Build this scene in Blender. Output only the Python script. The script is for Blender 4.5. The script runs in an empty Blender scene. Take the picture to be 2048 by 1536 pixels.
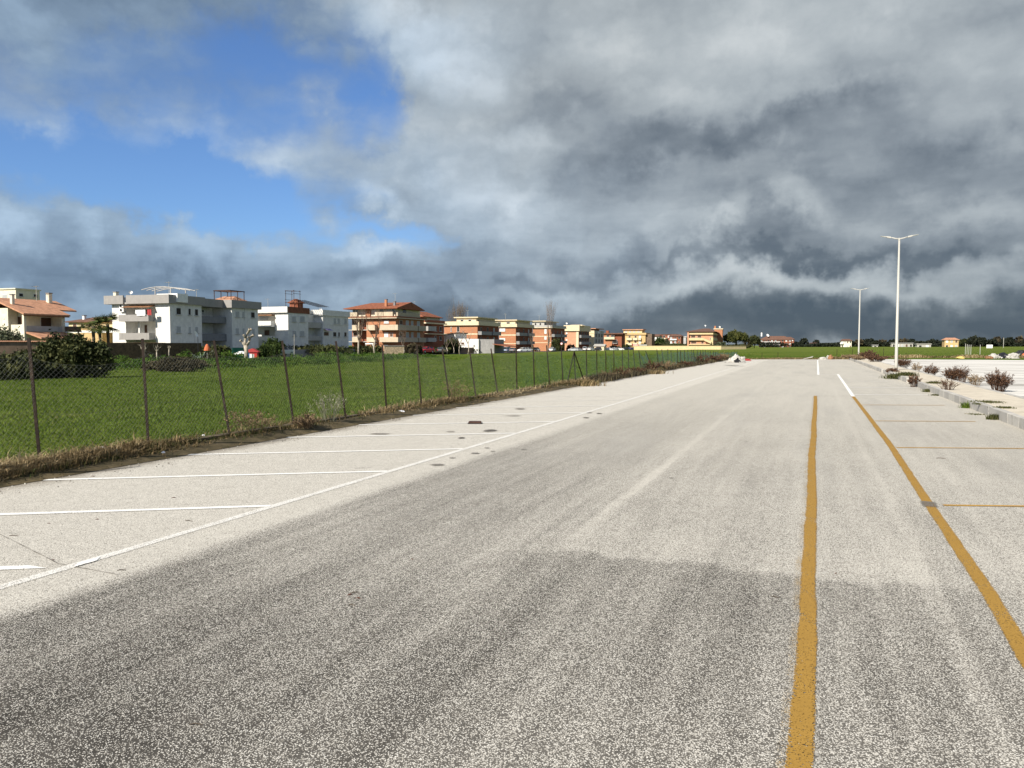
import bpy, math, random
import numpy as np
from mathutils import Matrix, Vector

S = bpy.context.scene
COL = S.collection
rng = np.random.default_rng(7)
random.seed(7)
R = math.radians

# ------------------------------------------------------------------ camera
# x = across the car park, y = along it, z = up; the photographer stands at the origin
F_PX, CAM_H = 1540.0, 1.75                      # focal length in pixels of a 2048 px wide frame
YAW = math.atan((1625 - 1024) / F_PX)           # camera turned left of the car park's long axis
PITCH = math.atan(78 / F_PX)
cam_data = bpy.data.cameras.new('camera')
cam_data.sensor_width = 36.0
cam_data.lens = 36.0 * F_PX / 2048.0
cam_data.clip_start = 0.1
cam_data.clip_end = 6000
cam = bpy.data.objects.new('camera', cam_data)
COL.objects.link(cam)
cam.location = (0, 0, CAM_H)
cam.rotation_euler = (math.pi / 2 - PITCH, 0, YAW)
S.camera = cam

# survey helpers: turn a sight line of the photograph into a direction / a point on the ground / a point at a depth
def ray(u, v):
    x, y = (u - 1024) / F_PX, -(v - 768) / F_PX
    cp, sp, c, s = math.cos(PITCH), math.sin(PITCH), math.cos(YAW), math.sin(YAW)
    fw, up = cp + y * sp, y * cp - sp
    return Vector((x * c - fw * s, x * s + fw * c, up))
def ground(u, v, z=0.0):
    d = ray(u, v)
    return Vector((0, 0, CAM_H)) + d * ((z - CAM_H) / d.z)
def at(u, v, depth):
    d = ray(u, v)
    c, s = math.cos(YAW), math.sin(YAW)
    fw = -d.x * s + d.y * c
    return Vector((0, 0, CAM_H)) + d * (depth / fw)

# ------------------------------------------------------------------ exposure
S.view_settings.view_transform = 'Standard'
S.view_settings.look = 'None'
S.view_settings.exposure = 0.68
S.view_settings.gamma = 1.0
S.view_settings.use_curve_mapping = False
EXP = 2 ** S.view_settings.exposure
S.render.film_transparent = False

# ------------------------------------------------------------------ sun
SUN_EL, SUN_AZ = R(36), R(200)                  # azimuth clockwise from +y: behind the camera, to its left
sun_dir = Vector((math.sin(SUN_AZ) * math.cos(SUN_EL), math.cos(SUN_AZ) * math.cos(SUN_EL), math.sin(SUN_EL)))
sd = bpy.data.lights.new('sun', 'SUN')
sd.energy = 4.8
sd.angle = R(0.5)
sd.color = (1.0, 0.93, 0.81)
sun = bpy.data.objects.new('sun', sd)
COL.objects.link(sun)
sun.rotation_euler = (-sun_dir).to_track_quat('-Z', 'Y').to_euler()
sun.location = (0, 0, 60)

# ------------------------------------------------------------------ world: blue sky with banks of cloud
W = bpy.data.worlds.new('World')
S.world = W
W.use_nodes = True
nt = W.node_tree
nt.nodes.clear()
def N(tree, kind, **kw):
    n = tree.nodes.new(kind)
    for k, v in kw.items():
        setattr(n, k, v)
    return n
def _in(tree, node, sock, val):
    if val is None:
        return
    if hasattr(val, 'is_output') or isinstance(val, bpy.types.NodeSocket):
        tree.links.new(val, node.inputs[sock])
    else:
        node.inputs[sock].default_value = val
def M(tree, op, a, b=None, c=None, clamp=False):
    n = N(tree, 'ShaderNodeMath', operation=op, use_clamp=clamp)
    _in(tree, n, 0, a); _in(tree, n, 1, b); _in(tree, n, 2, c)
    return n.outputs[0]
def VM(tree, op, a, b=None, scale=None):
    n = N(tree, 'ShaderNodeVectorMath', operation=op)
    _in(tree, n, 0, a); _in(tree, n, 1, b)
    if scale is not None:
        _in(tree, n, 'Scale', scale)
    return n.outputs['Value'] if op in ('LENGTH', 'DOT_PRODUCT', 'DISTANCE') else n.outputs['Vector']
def NOISE(tree, vec, scale, detail=4, rough=0.5, dist=0.0):
    n = N(tree, 'ShaderNodeTexNoise')
    n.inputs['Scale'].default_value = scale; n.inputs['Detail'].default_value = detail
    n.inputs['Roughness'].default_value = rough; n.inputs['Distortion'].default_value = dist
    tree.links.new(vec, n.inputs['Vector'])
    return n
def SMOOTH(tree, val, lo, hi, a=0.0, b=1.0):
    n = N(tree, 'ShaderNodeMapRange', interpolation_type='SMOOTHSTEP')
    _in(tree, n, 'Value', val)
    n.inputs['From Min'].default_value = lo; n.inputs['From Max'].default_value = hi
    n.inputs['To Min'].default_value = a; n.inputs['To Max'].default_value = b
    return n.outputs['Result']
def RAMP(tree, fac, stops, interp='LINEAR'):
    n = N(tree, 'ShaderNodeValToRGB')
    n.color_ramp.interpolation = interp
    el = n.color_ramp.elements
    while len(el) < len(stops):
        el.new(0.5)
    for e, (p, c) in zip(el, stops):
        e.position = p
        e.color = (*c[:3], 1)
    _in(tree, n, 'Fac', fac)
    return n.outputs['Color']
def MIX(tree, fac, a, b, blend='MIX'):
    n = N(tree, 'ShaderNodeMix', data_type='RGBA', blend_type=blend)
    _in(tree, n, 0, fac)
    for i, v in ((6, a), (7, b)):
        if isinstance(v, (tuple, list)):
            v = (*v[:3], 1)
        _in(tree, n, i, v)
    return n.outputs[2]
def srgb(r, g, b):
    f = lambda c: (c / 255) / 12.92 if c <= 10 else (((c / 255) + 0.055) / 1.055) ** 2.4
    return (f(r), f(g), f(b))

SKY_STR = 0.1
sky = N(nt, 'ShaderNodeTexSky', sky_type='NISHITA')
sky.sun_disc = False
sky.sun_elevation = SUN_EL
sky.sun_rotation = SUN_AZ
sky.altitude = 10; sky.air_density = 1.0; sky.dust_density = 0.6; sky.ozone_density = 2.0
tc = N(nt, 'ShaderNodeTexCoord')
dirv = VM(nt, 'NORMALIZE', tc.outputs['Generated'])
sep = N(nt, 'ShaderNodeSeparateXYZ'); nt.links.new(dirv, sep.inputs[0])
az = M(nt, 'MULTIPLY', M(nt, 'ARCTAN2', sep.outputs[0], sep.outputs[1]), 57.2958)
el = M(nt, 'MULTIPLY', M(nt, 'ARCSINE', sep.outputs[2]), 57.2958)
cmb = N(nt, 'ShaderNodeCombineXYZ'); nt.links.new(az, cmb.inputs[0]); nt.links.new(el, cmb.inputs[1])
# ragged edges: bend the coordinates with two noises
w1 = NOISE(nt, dirv, 5.0, 3, 0.55)
w2 = NOISE(nt, dirv, 22.0, 4, 0.6)
o1 = VM(nt, 'SCALE', VM(nt, 'SUBTRACT', w1.outputs['Color'], (0.5, 0.5, 0.5)), scale=9.0)
o2 = VM(nt, 'SCALE', VM(nt, 'SUBTRACT', w2.outputs['Color'], (0.5, 0.5, 0.5)), scale=4.0)
pw = VM(nt, 'MULTIPLY', VM(nt, 'ADD', VM(nt, 'ADD', cmb.outputs[0], o1), o2), (1, 1, 0))
# cloud deck seen in perspective
den = M(nt, 'ADD', M(nt, 'MAXIMUM', sep.outputs[2], 0.0), 0.16)
cq = N(nt, 'ShaderNodeCombineXYZ')
nt.links.new(M(nt, 'DIVIDE', sep.outputs[0], den), cq.inputs[0])
nt.links.new(M(nt, 'DIVIDE', sep.outputs[1], den), cq.inputs[1])
mp = N(nt, 'ShaderNodeMapping'); mp.inputs['Rotation'].default_value = (0, 0, R(-28)); mp.inputs['Scale'].default_value = (1.0, 1.5, 1.0)
nt.links.new(cq.outputs[0], mp.inputs['Vector'])
deck = mp.outputs[0]
n1 = NOISE(nt, deck, 1.4, 8, 0.5, 0.3).outputs['Fac']
n2 = NOISE(nt, VM(nt, 'ADD', VM(nt, 'MULTIPLY', dirv, (1.0, 1.0, 2.3)), (7.3, 2.1, 4.0)), 2.6, 8, 0.48, 0.2).outputs['Fac']
n3 = NOISE(nt, VM(nt, 'MULTIPLY', dirv, (1.0, 1.0, 1.9)), 9.0, 9, 0.6, 0.15).outputs['Fac']
n5 = NOISE(nt, VM(nt, 'MULTIPLY', dirv, (1.0, 1.0, 5.5)), 8.0, 6, 0.55, 0.2).outputs['Fac']      # layers seen edge-on, low in the sky
low = SMOOTH(nt, el, 21.0, 6.0)
# rounded, billowing tops
vb = N(nt, 'ShaderNodeTexVoronoi', feature='F1'); vb.inputs['Scale'].default_value = 7.5; vb.inputs['Detail'].default_value = 2.0; vb.inputs['Roughness'].default_value = 0.5
nt.links.new(VM(nt, 'ADD', VM(nt, 'MULTIPLY', dirv, (1.0, 1.0, 2.0)), VM(nt, 'SCALE', VM(nt, 'SUBTRACT', w2.outputs['Color'], (0.5, 0.5, 0.5)), scale=0.10)), vb.inputs['Vector'])
puff = vb.outputs['Distance']

def blob(u, v, ru, rv, rot=0.0, soft=1.0):
    d = ray(u, v)
    a = math.degrees(math.atan2(d.x, d.y)); e = math.degrees(math.asin(d.z / d.length))
    k = 57.2958 / F_PX
    m = N(nt, 'ShaderNodeMapping', vector_type='TEXTURE')
    m.inputs['Location'].default_value = (a, e, 0)
    m.inputs['Rotation'].default_value = (0, 0, R(rot))
    m.inputs['Scale'].default_value = (ru * k, rv * k, 1)
    nt.links.new(pw, m.inputs['Vector'])
    return SMOOTH(nt, VM(nt, 'LENGTH', m.outputs[0]), 1.0 + 0.55 * soft, max(0.0, 1.0 - 0.85 * soft))
# where the deck opens to blue (negative) or is thick (positive): sight line, half size, tilt, softness, amount
COVER = [(430, 250, 430, 165, 4, 1.2, -0.84), (690, 150, 120, 140, 0, 1.2, -0.7), (330, 350, 480, 80, -6, 0.9, -0.65), (800, 462, 120, 32, -8, 1.0, -0.75), (150, 330, 260, 90, 0, 1.0, -0.45),
         (560, 430, 200, 40, -8, 1.0, -0.45), (520, 110, 200, 50, 0, 1.2, -0.3), (640, 560, 120, 60, 0, 1.2, -0.25),
         (330, 0, 460, 60, -3, 1.2, 0.38), (50, 250, 100, 40, 0, 1.2, 0.55), (300, 285, 75, 38, 15, 1.2, 0.55), (500, 300, 70, 32, -10, 1.2, 0.5),
         (620, 345, 70, 60, 10, 1.2, 0.52), (640, 110, 55, 50, 0, 1.2, 0.45), (250, 510, 340, 70, -4, 0.7, 0.75), (680, 250, 50, 60, 20, 1.2, 0.4), (760, 360, 70, 60, 0, 1.2, 0.3), (880, 200, 110, 190, 0, 0.6, 0.8)]
# brighter (positive) and darker (negative) stretches of the cloud
LIGHT = [(600, 330, 110, 70, 0, 1.2, 0.06), (300, 285, 110, 60, 0, 1.2, 0.2), (500, 300, 90, 50, 0, 1.2, 0.2), (50, 250, 130, 60, 0, 1.2, 0.12), (300, 450, 420, 36, -4, 1.2, 0.12), (860, 150, 110, 110, 15, 1.2, 0.26), (800, 60, 110, 90, 0, 1.2, 0.22), (860, 300, 190, 70, -8, 1.2, 0.20), (980, 410, 280, 80, 6, 1.2, 0.18), (740, 385, 50, 30, -30, 1.2, 0.26),
         (760, 255, 70, 50, 0, 1.2, 0.14), (1200, 50, 420, 110, -10, 1.2, 0.16), (1010, 380, 200, 60, 25, 1.2, 0.08), (1600, 120, 460, 110, 5, 1.2, 0.12),
         (1615, 385, 60, 34, -30, 1.2, 0.27), (1505, 440, 46, 28, 30, 1.2, 0.22), (1440, 460, 60, 18, 5, 1.2, 0.22), (1340, 430, 200, 50, 22, 1.2, 0.12),
         (1500, 562, 220, 30, 0, 1.3, 0.18), (1330, 595, 140, 30, 3, 1.3, 0.14), (1760, 555, 180, 34, 0, 1.3, 0.18), (1975, 400, 80, 34, -8, 1.2, 0.18), (1980, 180, 140, 60, 8, 1.2, 0.12),
         (0, 450, 60, 40, 0, 1.2, 0.26), (195, 470, 28, 30, 0, 1.2, 0.16), (420, 470, 60, 40, 0, 1.2, 0.12), (740, 490, 80, 18, 4, 1.2, 0.18), (730, 580, 100, 26, 14, 1.2, 0.12), (200, 600, 190, 40, 0, 1.2, 0.10),
         (330, 40, 460, 90, -4, 1.2, -0.06), (1120, 560, 90, 30, 10, 1, 0.08),
         (1420, 292, 320, 36, 5, 1.1, -0.24), (1150, 385, 260, 26, 10, 1.1, -0.10), (1900, 320, 190, 70, -5, 1.2, -0.18), (1500, 515, 360, 20, 2, 1.0, -0.26), (1570, 435, 90, 40, 10, 1.1, -0.22),
         (1560, 655, 800, 54, 0, 1.1, -0.40), (1950, 630, 320, 60, 0, 1.2, -0.16), (1800, 480, 280, 40, 0, 1.1, -0.20), (250, 560, 400, 34, -2, 1.1, -0.20), (700, 545, 240, 30, 0, 1.2, -0.03), (1040, 245, 200, 24, 8, 1.2, -0.07),
         (1160, 510, 150, 22, 8, 1.0, -0.16), (760, 640, 560, 40, 2, 1.2, -0.14), (1250, 170, 160, 60, 15, 1.2, -0.06)]
# coverage: broken cloud all round, closed ahead and to the right
cov = M(nt, 'MULTIPLY_ADD', M(nt, 'SUBTRACT', n1, 0.5), 1.25, 0.68)
cov = M(nt, 'ADD', cov, M(nt, 'MULTIPLY', blob(1300, 300, 1700, 760, 0, 0.4), 0.5))
cov = M(nt, 'ADD', cov, M(nt, 'MULTIPLY', blob(1750, 330, 1000, 560, 0, 0.35), 0.6))
cov = M(nt, 'MULTIPLY_ADD', M(nt, 'SUBTRACT', n3, 0.5), 0.55, cov)
cov = M(nt, 'MULTIPLY_ADD', M(nt, 'SUBTRACT', 0.40, puff), 0.45, cov)
for (u, v, ru, rv, ro, so, amt) in COVER:
    cov = M(nt, 'MULTIPLY_ADD', blob(u, v, ru, rv, ro, so), amt, cov)
alpha = SMOOTH(nt, cov, -0.22, 0.98, 0.0, 0.97)
lum = M(nt, 'MULTIPLY_ADD', M(nt, 'SUBTRACT', n2, 0.5), 0.30, 0.64)
lum = M(nt, 'MULTIPLY_ADD', M(nt, 'SUBTRACT', n3, 0.5), 0.30, lum)
lum = M(nt, 'MULTIPLY_ADD', M(nt, 'SUBTRACT', 0.42, puff), 0.24, lum)
lum = M(nt, 'MULTIPLY_ADD', M(nt, 'MULTIPLY', M(nt, 'SUBTRACT', n5, 0.5), low), 0.30, lum)
for (u, v, ru, rv, ro, so, amt) in LIGHT:
    lum = M(nt, 'MULTIPLY_ADD', blob(u, v, ru, rv, ro, so), amt, lum)
K = 1.0 / (EXP * SKY_STR)
def kc(r, g, b):
    c = srgb(r, g, b)
    return tuple(x * K for x in c)
cloud = RAMP(nt, lum, [(0.0, kc(78, 90, 102)), (0.22, kc(103, 113, 122)), (0.45, kc(142, 151, 158)), (0.7, kc(178, 186, 190)), (1.0, kc(220, 225, 226))])
# clouds in the direction of the blue gap take on its colour a little
bluish = MIX(nt, M(nt, 'MULTIPLY', M(nt, 'ADD', blob(150, 500, 900, 300, 0, 0.9), blob(250, 20, 620, 120, 0, 0.9), clamp=True), 0.85), cloud, MIX(nt, 1.0, cloud, (0.74, 0.95, 1.22), 'MULTIPLY'))
skyc = MIX(nt, 1.0, sky.outputs[0], (0.50, 0.66, 0.90), 'MULTIPLY')
full = MIX(nt, alpha, skyc, bluish)
bg = N(nt, 'ShaderNodeBackground'); bg.inputs['Strength'].default_value = SKY_STR
nt.links.new(full, bg.inputs['Color'])
wo = N(nt, 'ShaderNodeOutputWorld'); nt.links.new(bg.outputs[0], wo.inputs['Surface'])
W.cycles.sampling_method = 'MANUAL'
W.cycles.sample_map_resolution = 512
S.cycles.use_adaptive_sampling = True
S.cycles.max_bounces = 6
S.cycles.transparent_max_bounces = 12

# ------------------------------------------------------------------ materials
MATS = {}
def new_mat(name):
    m = bpy.data.materials.new(name); m.use_nodes = True
    t = m.node_tree
    b = t.nodes['Principled BSDF']
    b.inputs['Specular IOR Level'].default_value = 0.25
    MATS[name] = m
    return m, t, b
def pos(t):
    return N(t, 'ShaderNodeNewGeometry').outputs['Position']
def opos(t):
    return N(t, 'ShaderNodeTexCoord').outputs['Object']
def bump(t, b, h, strength=0.3, dist=0.02):
    n = N(t, 'ShaderNodeBump'); n.inputs['Strength'].default_value = strength; n.inputs['Distance'].default_value = dist
    t.links.new(h, n.inputs['Height']); t.links.new(n.outputs[0], b.inputs['Normal'])
def plain(name, col, rough=0.8, var=0.12, scale=1.5, spec=0.25, metal=0.0, streak=False):
    """painted or plastered surface with faint blotches (and run-off streaks)"""
    m, t, b = new_mat(name)
    p = pos(t)
    n = NOISE(t, p, scale, 5, 0.6).outputs['Fac']
    c = MIX(t, SMOOTH(t, n, 0.3, 0.75), tuple(x * (1 - var) for x in col), tuple(min(1, x * (1 + var * 0.5)) for x in col))
    if streak:
        s = NOISE(t, VM(t, 'MULTIPLY', p, (2.5, 2.5, 0.18)), 1.0, 4, 0.6).outputs['Fac']
        c = MIX(t, SMOOTH(t, s, 0.56, 0.72, 0.0, 0.35), c, tuple(x * 0.55 for x in col))
    t.links.new(c, b.inputs['Base Color'])
    b.inputs['Roughness'].default_value = rough
    b.inputs['Specular IOR Level'].default_value = spec
    b.inputs['Metallic'].default_value = metal
    return m
def brickish(name, col, mortar):
    m, t, b = new_mat(name)
    p = pos(t)
    sx = N(t, 'ShaderNodeSeparateXYZ'); t.links.new(p, sx.inputs[0])
    c = N(t, 'ShaderNodeCombineXYZ')
    t.links.new(M(t, 'ADD', sx.outputs[0], sx.outputs[1]), c.inputs[0]); t.links.new(sx.outputs[2], c.inputs[1])
    br = N(t, 'ShaderNodeTexBrick')
    t.links.new(c.outputs[0], br.inputs['Vector'])
    br.inputs['Scale'].default_value = 2.0
    br.inputs['Color1'].default_value = (*col, 1); br.inputs['Color2'].default_value = (*[x * 0.78 for x in col], 1)
    br.inputs['Mortar'].default_value = (*mortar, 1)
    br.inputs['Mortar Size'].default_value = 0.018
    n = NOISE(t, p, 0.5, 5, 0.6).outputs['Fac']
    t.links.new(MIX(t, SMOOTH(t, n, 0.4, 0.75, 0, 0.35), br.outputs['Color'], tuple(x * 0.7 for x in col)), b.inputs['Base Color'])
    b.inputs['Roughness'].default_value = 0.9
    return m
def tint_mat(name, stops, rough=0.75, trans=0.0, noise_scale=0.25, noise_amt=0.35, spec=0.2):
    """leaves, blades, stems: the colour runs over a per-vertex 'tint' value plus large soft patches"""
    m, t, b = new_mat(name)
    a = N(t, 'ShaderNodeAttribute', attribute_name='tint').outputs['Fac']
    n = NOISE(t, pos(t), noise_scale, 4, 0.6).outputs['Fac']
    f = M(t, 'MULTIPLY_ADD', M(t, 'SUBTRACT', n, 0.5), noise_amt * 2, a)
    c = RAMP(t, f, stops)
    t.links.new(c, b.inputs['Base Color'])
    b.inputs['Roughness'].default_value = rough
    b.inputs['Specular IOR Level'].default_value = spec
    if trans:
        tr = N(t, 'ShaderNodeBsdfTranslucent'); t.links.new(c, tr.inputs['Color'])
        mx = N(t, 'ShaderNodeMixShader'); mx.inputs[0].default_value = trans
        t.links.new(b.outputs[0], mx.inputs[1]); t.links.new(tr.outputs[0], mx.inputs[2])
        t.links.new(mx.outputs[0], t.nodes['Material Output'].inputs['Surface'])
    return m

plain('white_plaster', (0.70, 0.685, 0.645), streak=True)
plain('white_paint', (0.80, 0.79, 0.76), 0.6)
plain('grey_render', (0.30, 0.285, 0.27), streak=True, var=0.08)
plain('dark_grey_render', (0.20, 0.20, 0.205), streak=True)
plain('warm_grey', (0.40, 0.385, 0.36), streak=True)
plain('cream_plaster', (0.72, 0.66, 0.52), streak=True)
plain('sand_plaster', (0.60, 0.50, 0.30), streak=True)
plain('yellow_plaster', (0.60, 0.48, 0.27), streak=True)
plain('pale_yellow', (0.64, 0.54, 0.375), streak=True)
plain('beige_render', (0.52, 0.43, 0.315), streak=True)
plain('shade_beige', (0.42, 0.355, 0.27), streak=True)  # darker copy of beige_render, shade painted into the side balconies
plain('pink_plaster', (0.55, 0.285, 0.175), streak=True)
plain('ochre_plaster', (0.54, 0.37, 0.18))
plain('brown_band', (0.22, 0.085, 0.045), var=0.3)
plain('brown_wall', (0.17, 0.12, 0.085), streak=True, var=0.3)
plain('concrete', (0.40, 0.38, 0.35), var=0.2, scale=3)
plain('grey_wall', (0.27, 0.265, 0.26), streak=True, var=0.2)
plain('dark_metal', (0.03, 0.03, 0.032), 0.5)
plain('rust_metal', (0.13, 0.055, 0.035), 0.8, var=0.4, scale=4)
plain('dark_rust', (0.065, 0.032, 0.024), 0.8, var=0.4, scale=4)
plain('pale_metal', (0.43, 0.42, 0.38), 0.45, var=0.06)
plain('shutter_grey', (0.40, 0.41, 0.41), 0.6)
plain('shutter_brown', (0.10, 0.055, 0.035), 0.6)
plain('shutter_white', (0.66, 0.66, 0.64), 0.6)
plain('dark_opening', (0.025, 0.022, 0.02), 0.6)
plain('wood', (0.24, 0.12, 0.06), 0.7, var=0.3)
plain('red_paint', (0.42, 0.035, 0.03), 0.5)
plain('reed', (0.10, 0.068, 0.042), streak=True, var=0.45, scale=2.5)
plain('orange_cloth', (0.50, 0.14, 0.06), 0.8)
plain('red_cloth', (0.36, 0.05, 0.05), 0.9)
plain('blue_plastic', (0.04, 0.10, 0.38), 0.4)
plain('green_net', (0.03, 0.16, 0.11), 0.8)
plain('white_cloth', (0.82, 0.82, 0.84), 0.9)
plain('violet_cloth', (0.30, 0.25, 0.42), 0.9)
plain('black_plastic', (0.015, 0.015, 0.017), 0.35, spec=0.5)
plain('yellow_sack', (0.62, 0.47, 0.16), 0.8)
plain('rubber', (0.02, 0.02, 0.02), 0.85)
plain('dirty_white', (0.44, 0.42, 0.38), 0.85, var=0.45, scale=6)
plain('stone_wall', (0.46, 0.36, 0.24), 0.9, var=0.5, scale=5)
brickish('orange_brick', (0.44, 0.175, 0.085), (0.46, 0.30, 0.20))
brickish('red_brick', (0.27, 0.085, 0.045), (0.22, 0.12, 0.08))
m, t, b = new_mat('glass')
b.inputs['Base Color'].default_value = (0.025, 0.03, 0.035, 1); b.inputs['Roughness'].default_value = 0.08; b.inputs['Specular IOR Level'].default_value = 0.6
def tiles(name, col):
    m, t, b = new_mat(name)
    p = opos(t)
    n = NOISE(t, p, 1.2, 5, 0.7).outputs['Fac']
    n2 = NOISE(t, VM(t, 'MULTIPLY', p, (3, 1.2, 1.2)), 2.5, 2).outputs['Fac']
    c = MIX(t, SMOOTH(t, n, 0.3, 0.7), tuple(x * 0.7 for x in col), tuple(x * 1.15 for x in col))
    c = MIX(t, SMOOTH(t, n2, 0.5, 0.75, 0, 0.6), c, tuple(x * 0.55 for x in col))
    w = N(t, 'ShaderNodeTexWave', wave_type='BANDS', bands_direction='X'); w.inputs['Scale'].default_value = 1.4
    t.links.new(p, w.inputs['Vector'])
    bump(t, b, w.outputs['Fac'], 0.6, 0.06)
    t.links.new(c, b.inputs['Base Color']); b.inputs['Roughness'].default_value = 0.9
    return m
tiles('terracotta', (0.52, 0.27, 0.165))
tiles('red_tiles', (0.27, 0.095, 0.05))
tiles('brown_tiles', (0.16, 0.085, 0.06))

# --- exposed-aggregate asphalt: pale stones in dark gaps, worn pale in places, laid in strips
def asphalt_nodes(t, b):
    p = pos(t)
    sx = N(t, 'ShaderNodeSeparateXYZ'); t.links.new(p, sx.inputs[0])
    X, Y = sx.outputs[0], sx.outputs[1]
    p2 = VM(t, 'MULTIPLY', p, (1, 1, 0))
    wob = M(t, 'MULTIPLY', M(t, 'SUBTRACT', NOISE(t, p2, 1.3, 5, 0.65).outputs['Fac'], 0.5), 0.9)
    big = NOISE(t, p2, 0.33, 5, 0.6).outputs['Fac']
    lanes = NOISE(t, VM(t, 'MULTIPLY', p2, (1.35, 0.05, 1)), 1.0, 5, 0.55).outputs['Fac']
    fine = NOISE(t, VM(t, 'MULTIPLY', p2, (6.0, 0.35, 1)), 1.0, 3, 0.6).outputs['Fac']
    mott = NOISE(t, p2, 5.0, 4, 0.6).outputs['Fac']
    Xw = M(t, 'ADD', X, wob)
    # paved strip of the left bays: paler, dusty
    strip = SMOOTH(t, M(t, 'MULTIPLY_ADD', wob, 0.22, X), -4.98, -4.62)          # 0 in the bays, 1 in the lane
    # near patch of darker, less worn paving, cut off along a crooked joint
    jy = M(t, 'ADD', Y, M(t, 'MULTIPLY', M(t, 'SUBTRACT', NOISE(t, VM(t, 'MULTIPLY', p2, (1.4, 0.2, 1)), 1.0, 4, 0.6).outputs['Fac'], 0.5), 1.1))
    jy = M(t, 'ADD', jy, M(t, 'MULTIPLY', M(t, 'SUBTRACT', NOISE(t, p2, 14.0, 3, 0.6).outputs['Fac'], 0.5), 0.28))
    cut = SMOOTH(t, jy, 6.08, 6.22, 1.0, 0.0)
    cutx = SMOOTH(t, Xw, -2.5, -1.9)
    cutr = SMOOTH(t, Xw, 0.75, 1.35, 1.0, 0.35)
    near = M(t, 'MAXIMUM', M(t, 'MULTIPLY', M(t, 'MULTIPLY', cut, cutx), cutr), M(t, 'MULTIPLY', SMOOTH(t, M(t, 'MULTIPLY_ADD', wob, 2.0, Y), 6.2, 3.8), 0.8))
    # wheel-path bands along the lane on the left
    left = M(t, 'MULTIPLY', SMOOTH(t, Xw, -1.8, -2.8), SMOOTH(t, Y, 8.0, 34.0, 1.0, 0.12))
    fadeY = SMOOTH(t, Y, 5.0, 30.0, 1.0, 0.0)  # dark gaps fade with distance, painting in the paleness of a grazing view
    d = M(t, 'MULTIPLY_ADD', M(t, 'SUBTRACT', lanes, 0.5), 0.62, 0.32)
    d = M(t, 'MULTIPLY_ADD', M(t, 'SUBTRACT', big, 0.5), 0.65, d)
    d = M(t, 'MULTIPLY_ADD', M(t, 'SUBTRACT', fine, 0.5), 0.55, d)
    d = M(t, 'MULTIPLY_ADD', near, 0.28, d)
    d = M(t, 'MULTIPLY_ADD', left, 0.17, d)
    d = M(t, 'MULTIPLY_ADD', M(t, 'MULTIPLY', SMOOTH(t, Y, 6.5, 3.0), SMOOTH(t, Xw, -1.0, -2.2)), 0.10, d)
    # straight pale line where two passes of the paver meet
    seam = M(t, 'ABSOLUTE', M(t, 'ADD', X, M(t, 'MULTIPLY_ADD', wob, 0.12, 1.98)))
    seam2 = M(t, 'ABSOLUTE', M(t, 'ADD', X, M(t, 'MULTIPLY_ADD', wob, 0.10, -0.82)))
    d = M(t, 'MULTIPLY_ADD', M(t, 'MULTIPLY', SMOOTH(t, seam, 0.10, 0.02), SMOOTH(t, Y, 5.5, 8.0)), -0.22, d)
    d = M(t, 'MULTIPLY_ADD', SMOOTH(t, seam2, 0.10, 0.02), -0.15, d)
    d = M(t, 'MULTIPLY', d, M(t, 'MULTIPLY_ADD', fadeY, 0.50, 0.50))
    d = M(t, 'MULTIPLY', d, M(t, 'MULTIPLY_ADD', strip, 0.86, 0.14), clamp=True)
    # the stones
    vo = N(t, 'ShaderNodeTexVoronoi'); vo.inputs['Scale'].default_value = 130
    t.links.new(p2, vo.inputs['Vector'])
    ss = N(t, 'ShaderNodeSeparateColor'); t.links.new(vo.outputs['Color'], ss.inputs[0])
    rnd, rnd2 = ss.outputs[0], ss.outputs[1]
    gapw = M(t, 'MULTIPLY_ADD', d, -0.28, 0.72)
    gap = SMOOTH(t, M(t, 'SUBTRACT', vo.outputs['Distance'], gapw), -0.14, 0.06)
    miss = SMOOTH(t, M(t, 'SUBTRACT', rnd2, M(t, 'MULTIPLY_ADD', d, -0.34, 1.02)), -0.02, 0.02)
    gap = M(t, 'MAXIMUM', gap, miss)
    stone = RAMP(t, rnd, [(0.0, (0.28, 0.26, 0.222)), (0.45, (0.49, 0.463, 0.408)), (0.8, (0.665, 0.635, 0.568)), (1.0, (0.80, 0.775, 0.71))])
    dust_and_grazing_pale = MIX(t, 0.62, stone, (0.56, 0.53, 0.468))
    base = MIX(t, d, dust_and_grazing_pale, stone)
    gcol = MIX(t, d, (0.22, 0.205, 0.18), (0.033, 0.030, 0.026))
    col = MIX(t, gap, base, gcol)
    col = MIX(t, SMOOTH(t, mott, 0.35, 0.75, 0.0, 0.16), col, (0.20, 0.18, 0.155))
    # paler further down the car park (grazing-view brightness painted in), a long dark crack, oily specks
    col = MIX(t, SMOOTH(t, M(t, 'MULTIPLY_ADD', M(t, 'SUBTRACT', big, 0.5), 20.0, Y), 8.0, 42.0, 0.0, 0.26), col, (0.62, 0.587, 0.518))
    col = MIX(t, M(t, 'MULTIPLY', strip, SMOOTH(t, Y, 7.0, 16.0, 0.0, 0.34)), col, (0.37, 0.348, 0.30))
    wet = NOISE(t, VM(t, 'MULTIPLY', p2, (0.75, 0.13, 1)), 1.0, 6, 0.65).outputs['Fac']
    col = MIX(t, M(t, 'MULTIPLY', SMOOTH(t, wet, 0.46, 0.70, 0.0, 0.5), M(t, 'MULTIPLY', strip, SMOOTH(t, Y, 7.0, 14.0))), col, (0.33, 0.315, 0.285))
    spk = NOISE(t, p2, 2.1, 3, 0.5).outputs['Fac']
    col = MIX(t, SMOOTH(t, spk, 0.70, 0.76, 0.0, 0.25), col, (0.09, 0.08, 0.07))
    # dirt washed up against the grass verge
    vd = M(t, 'MULTIPLY_ADD', wob, 0.9, X)
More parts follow.
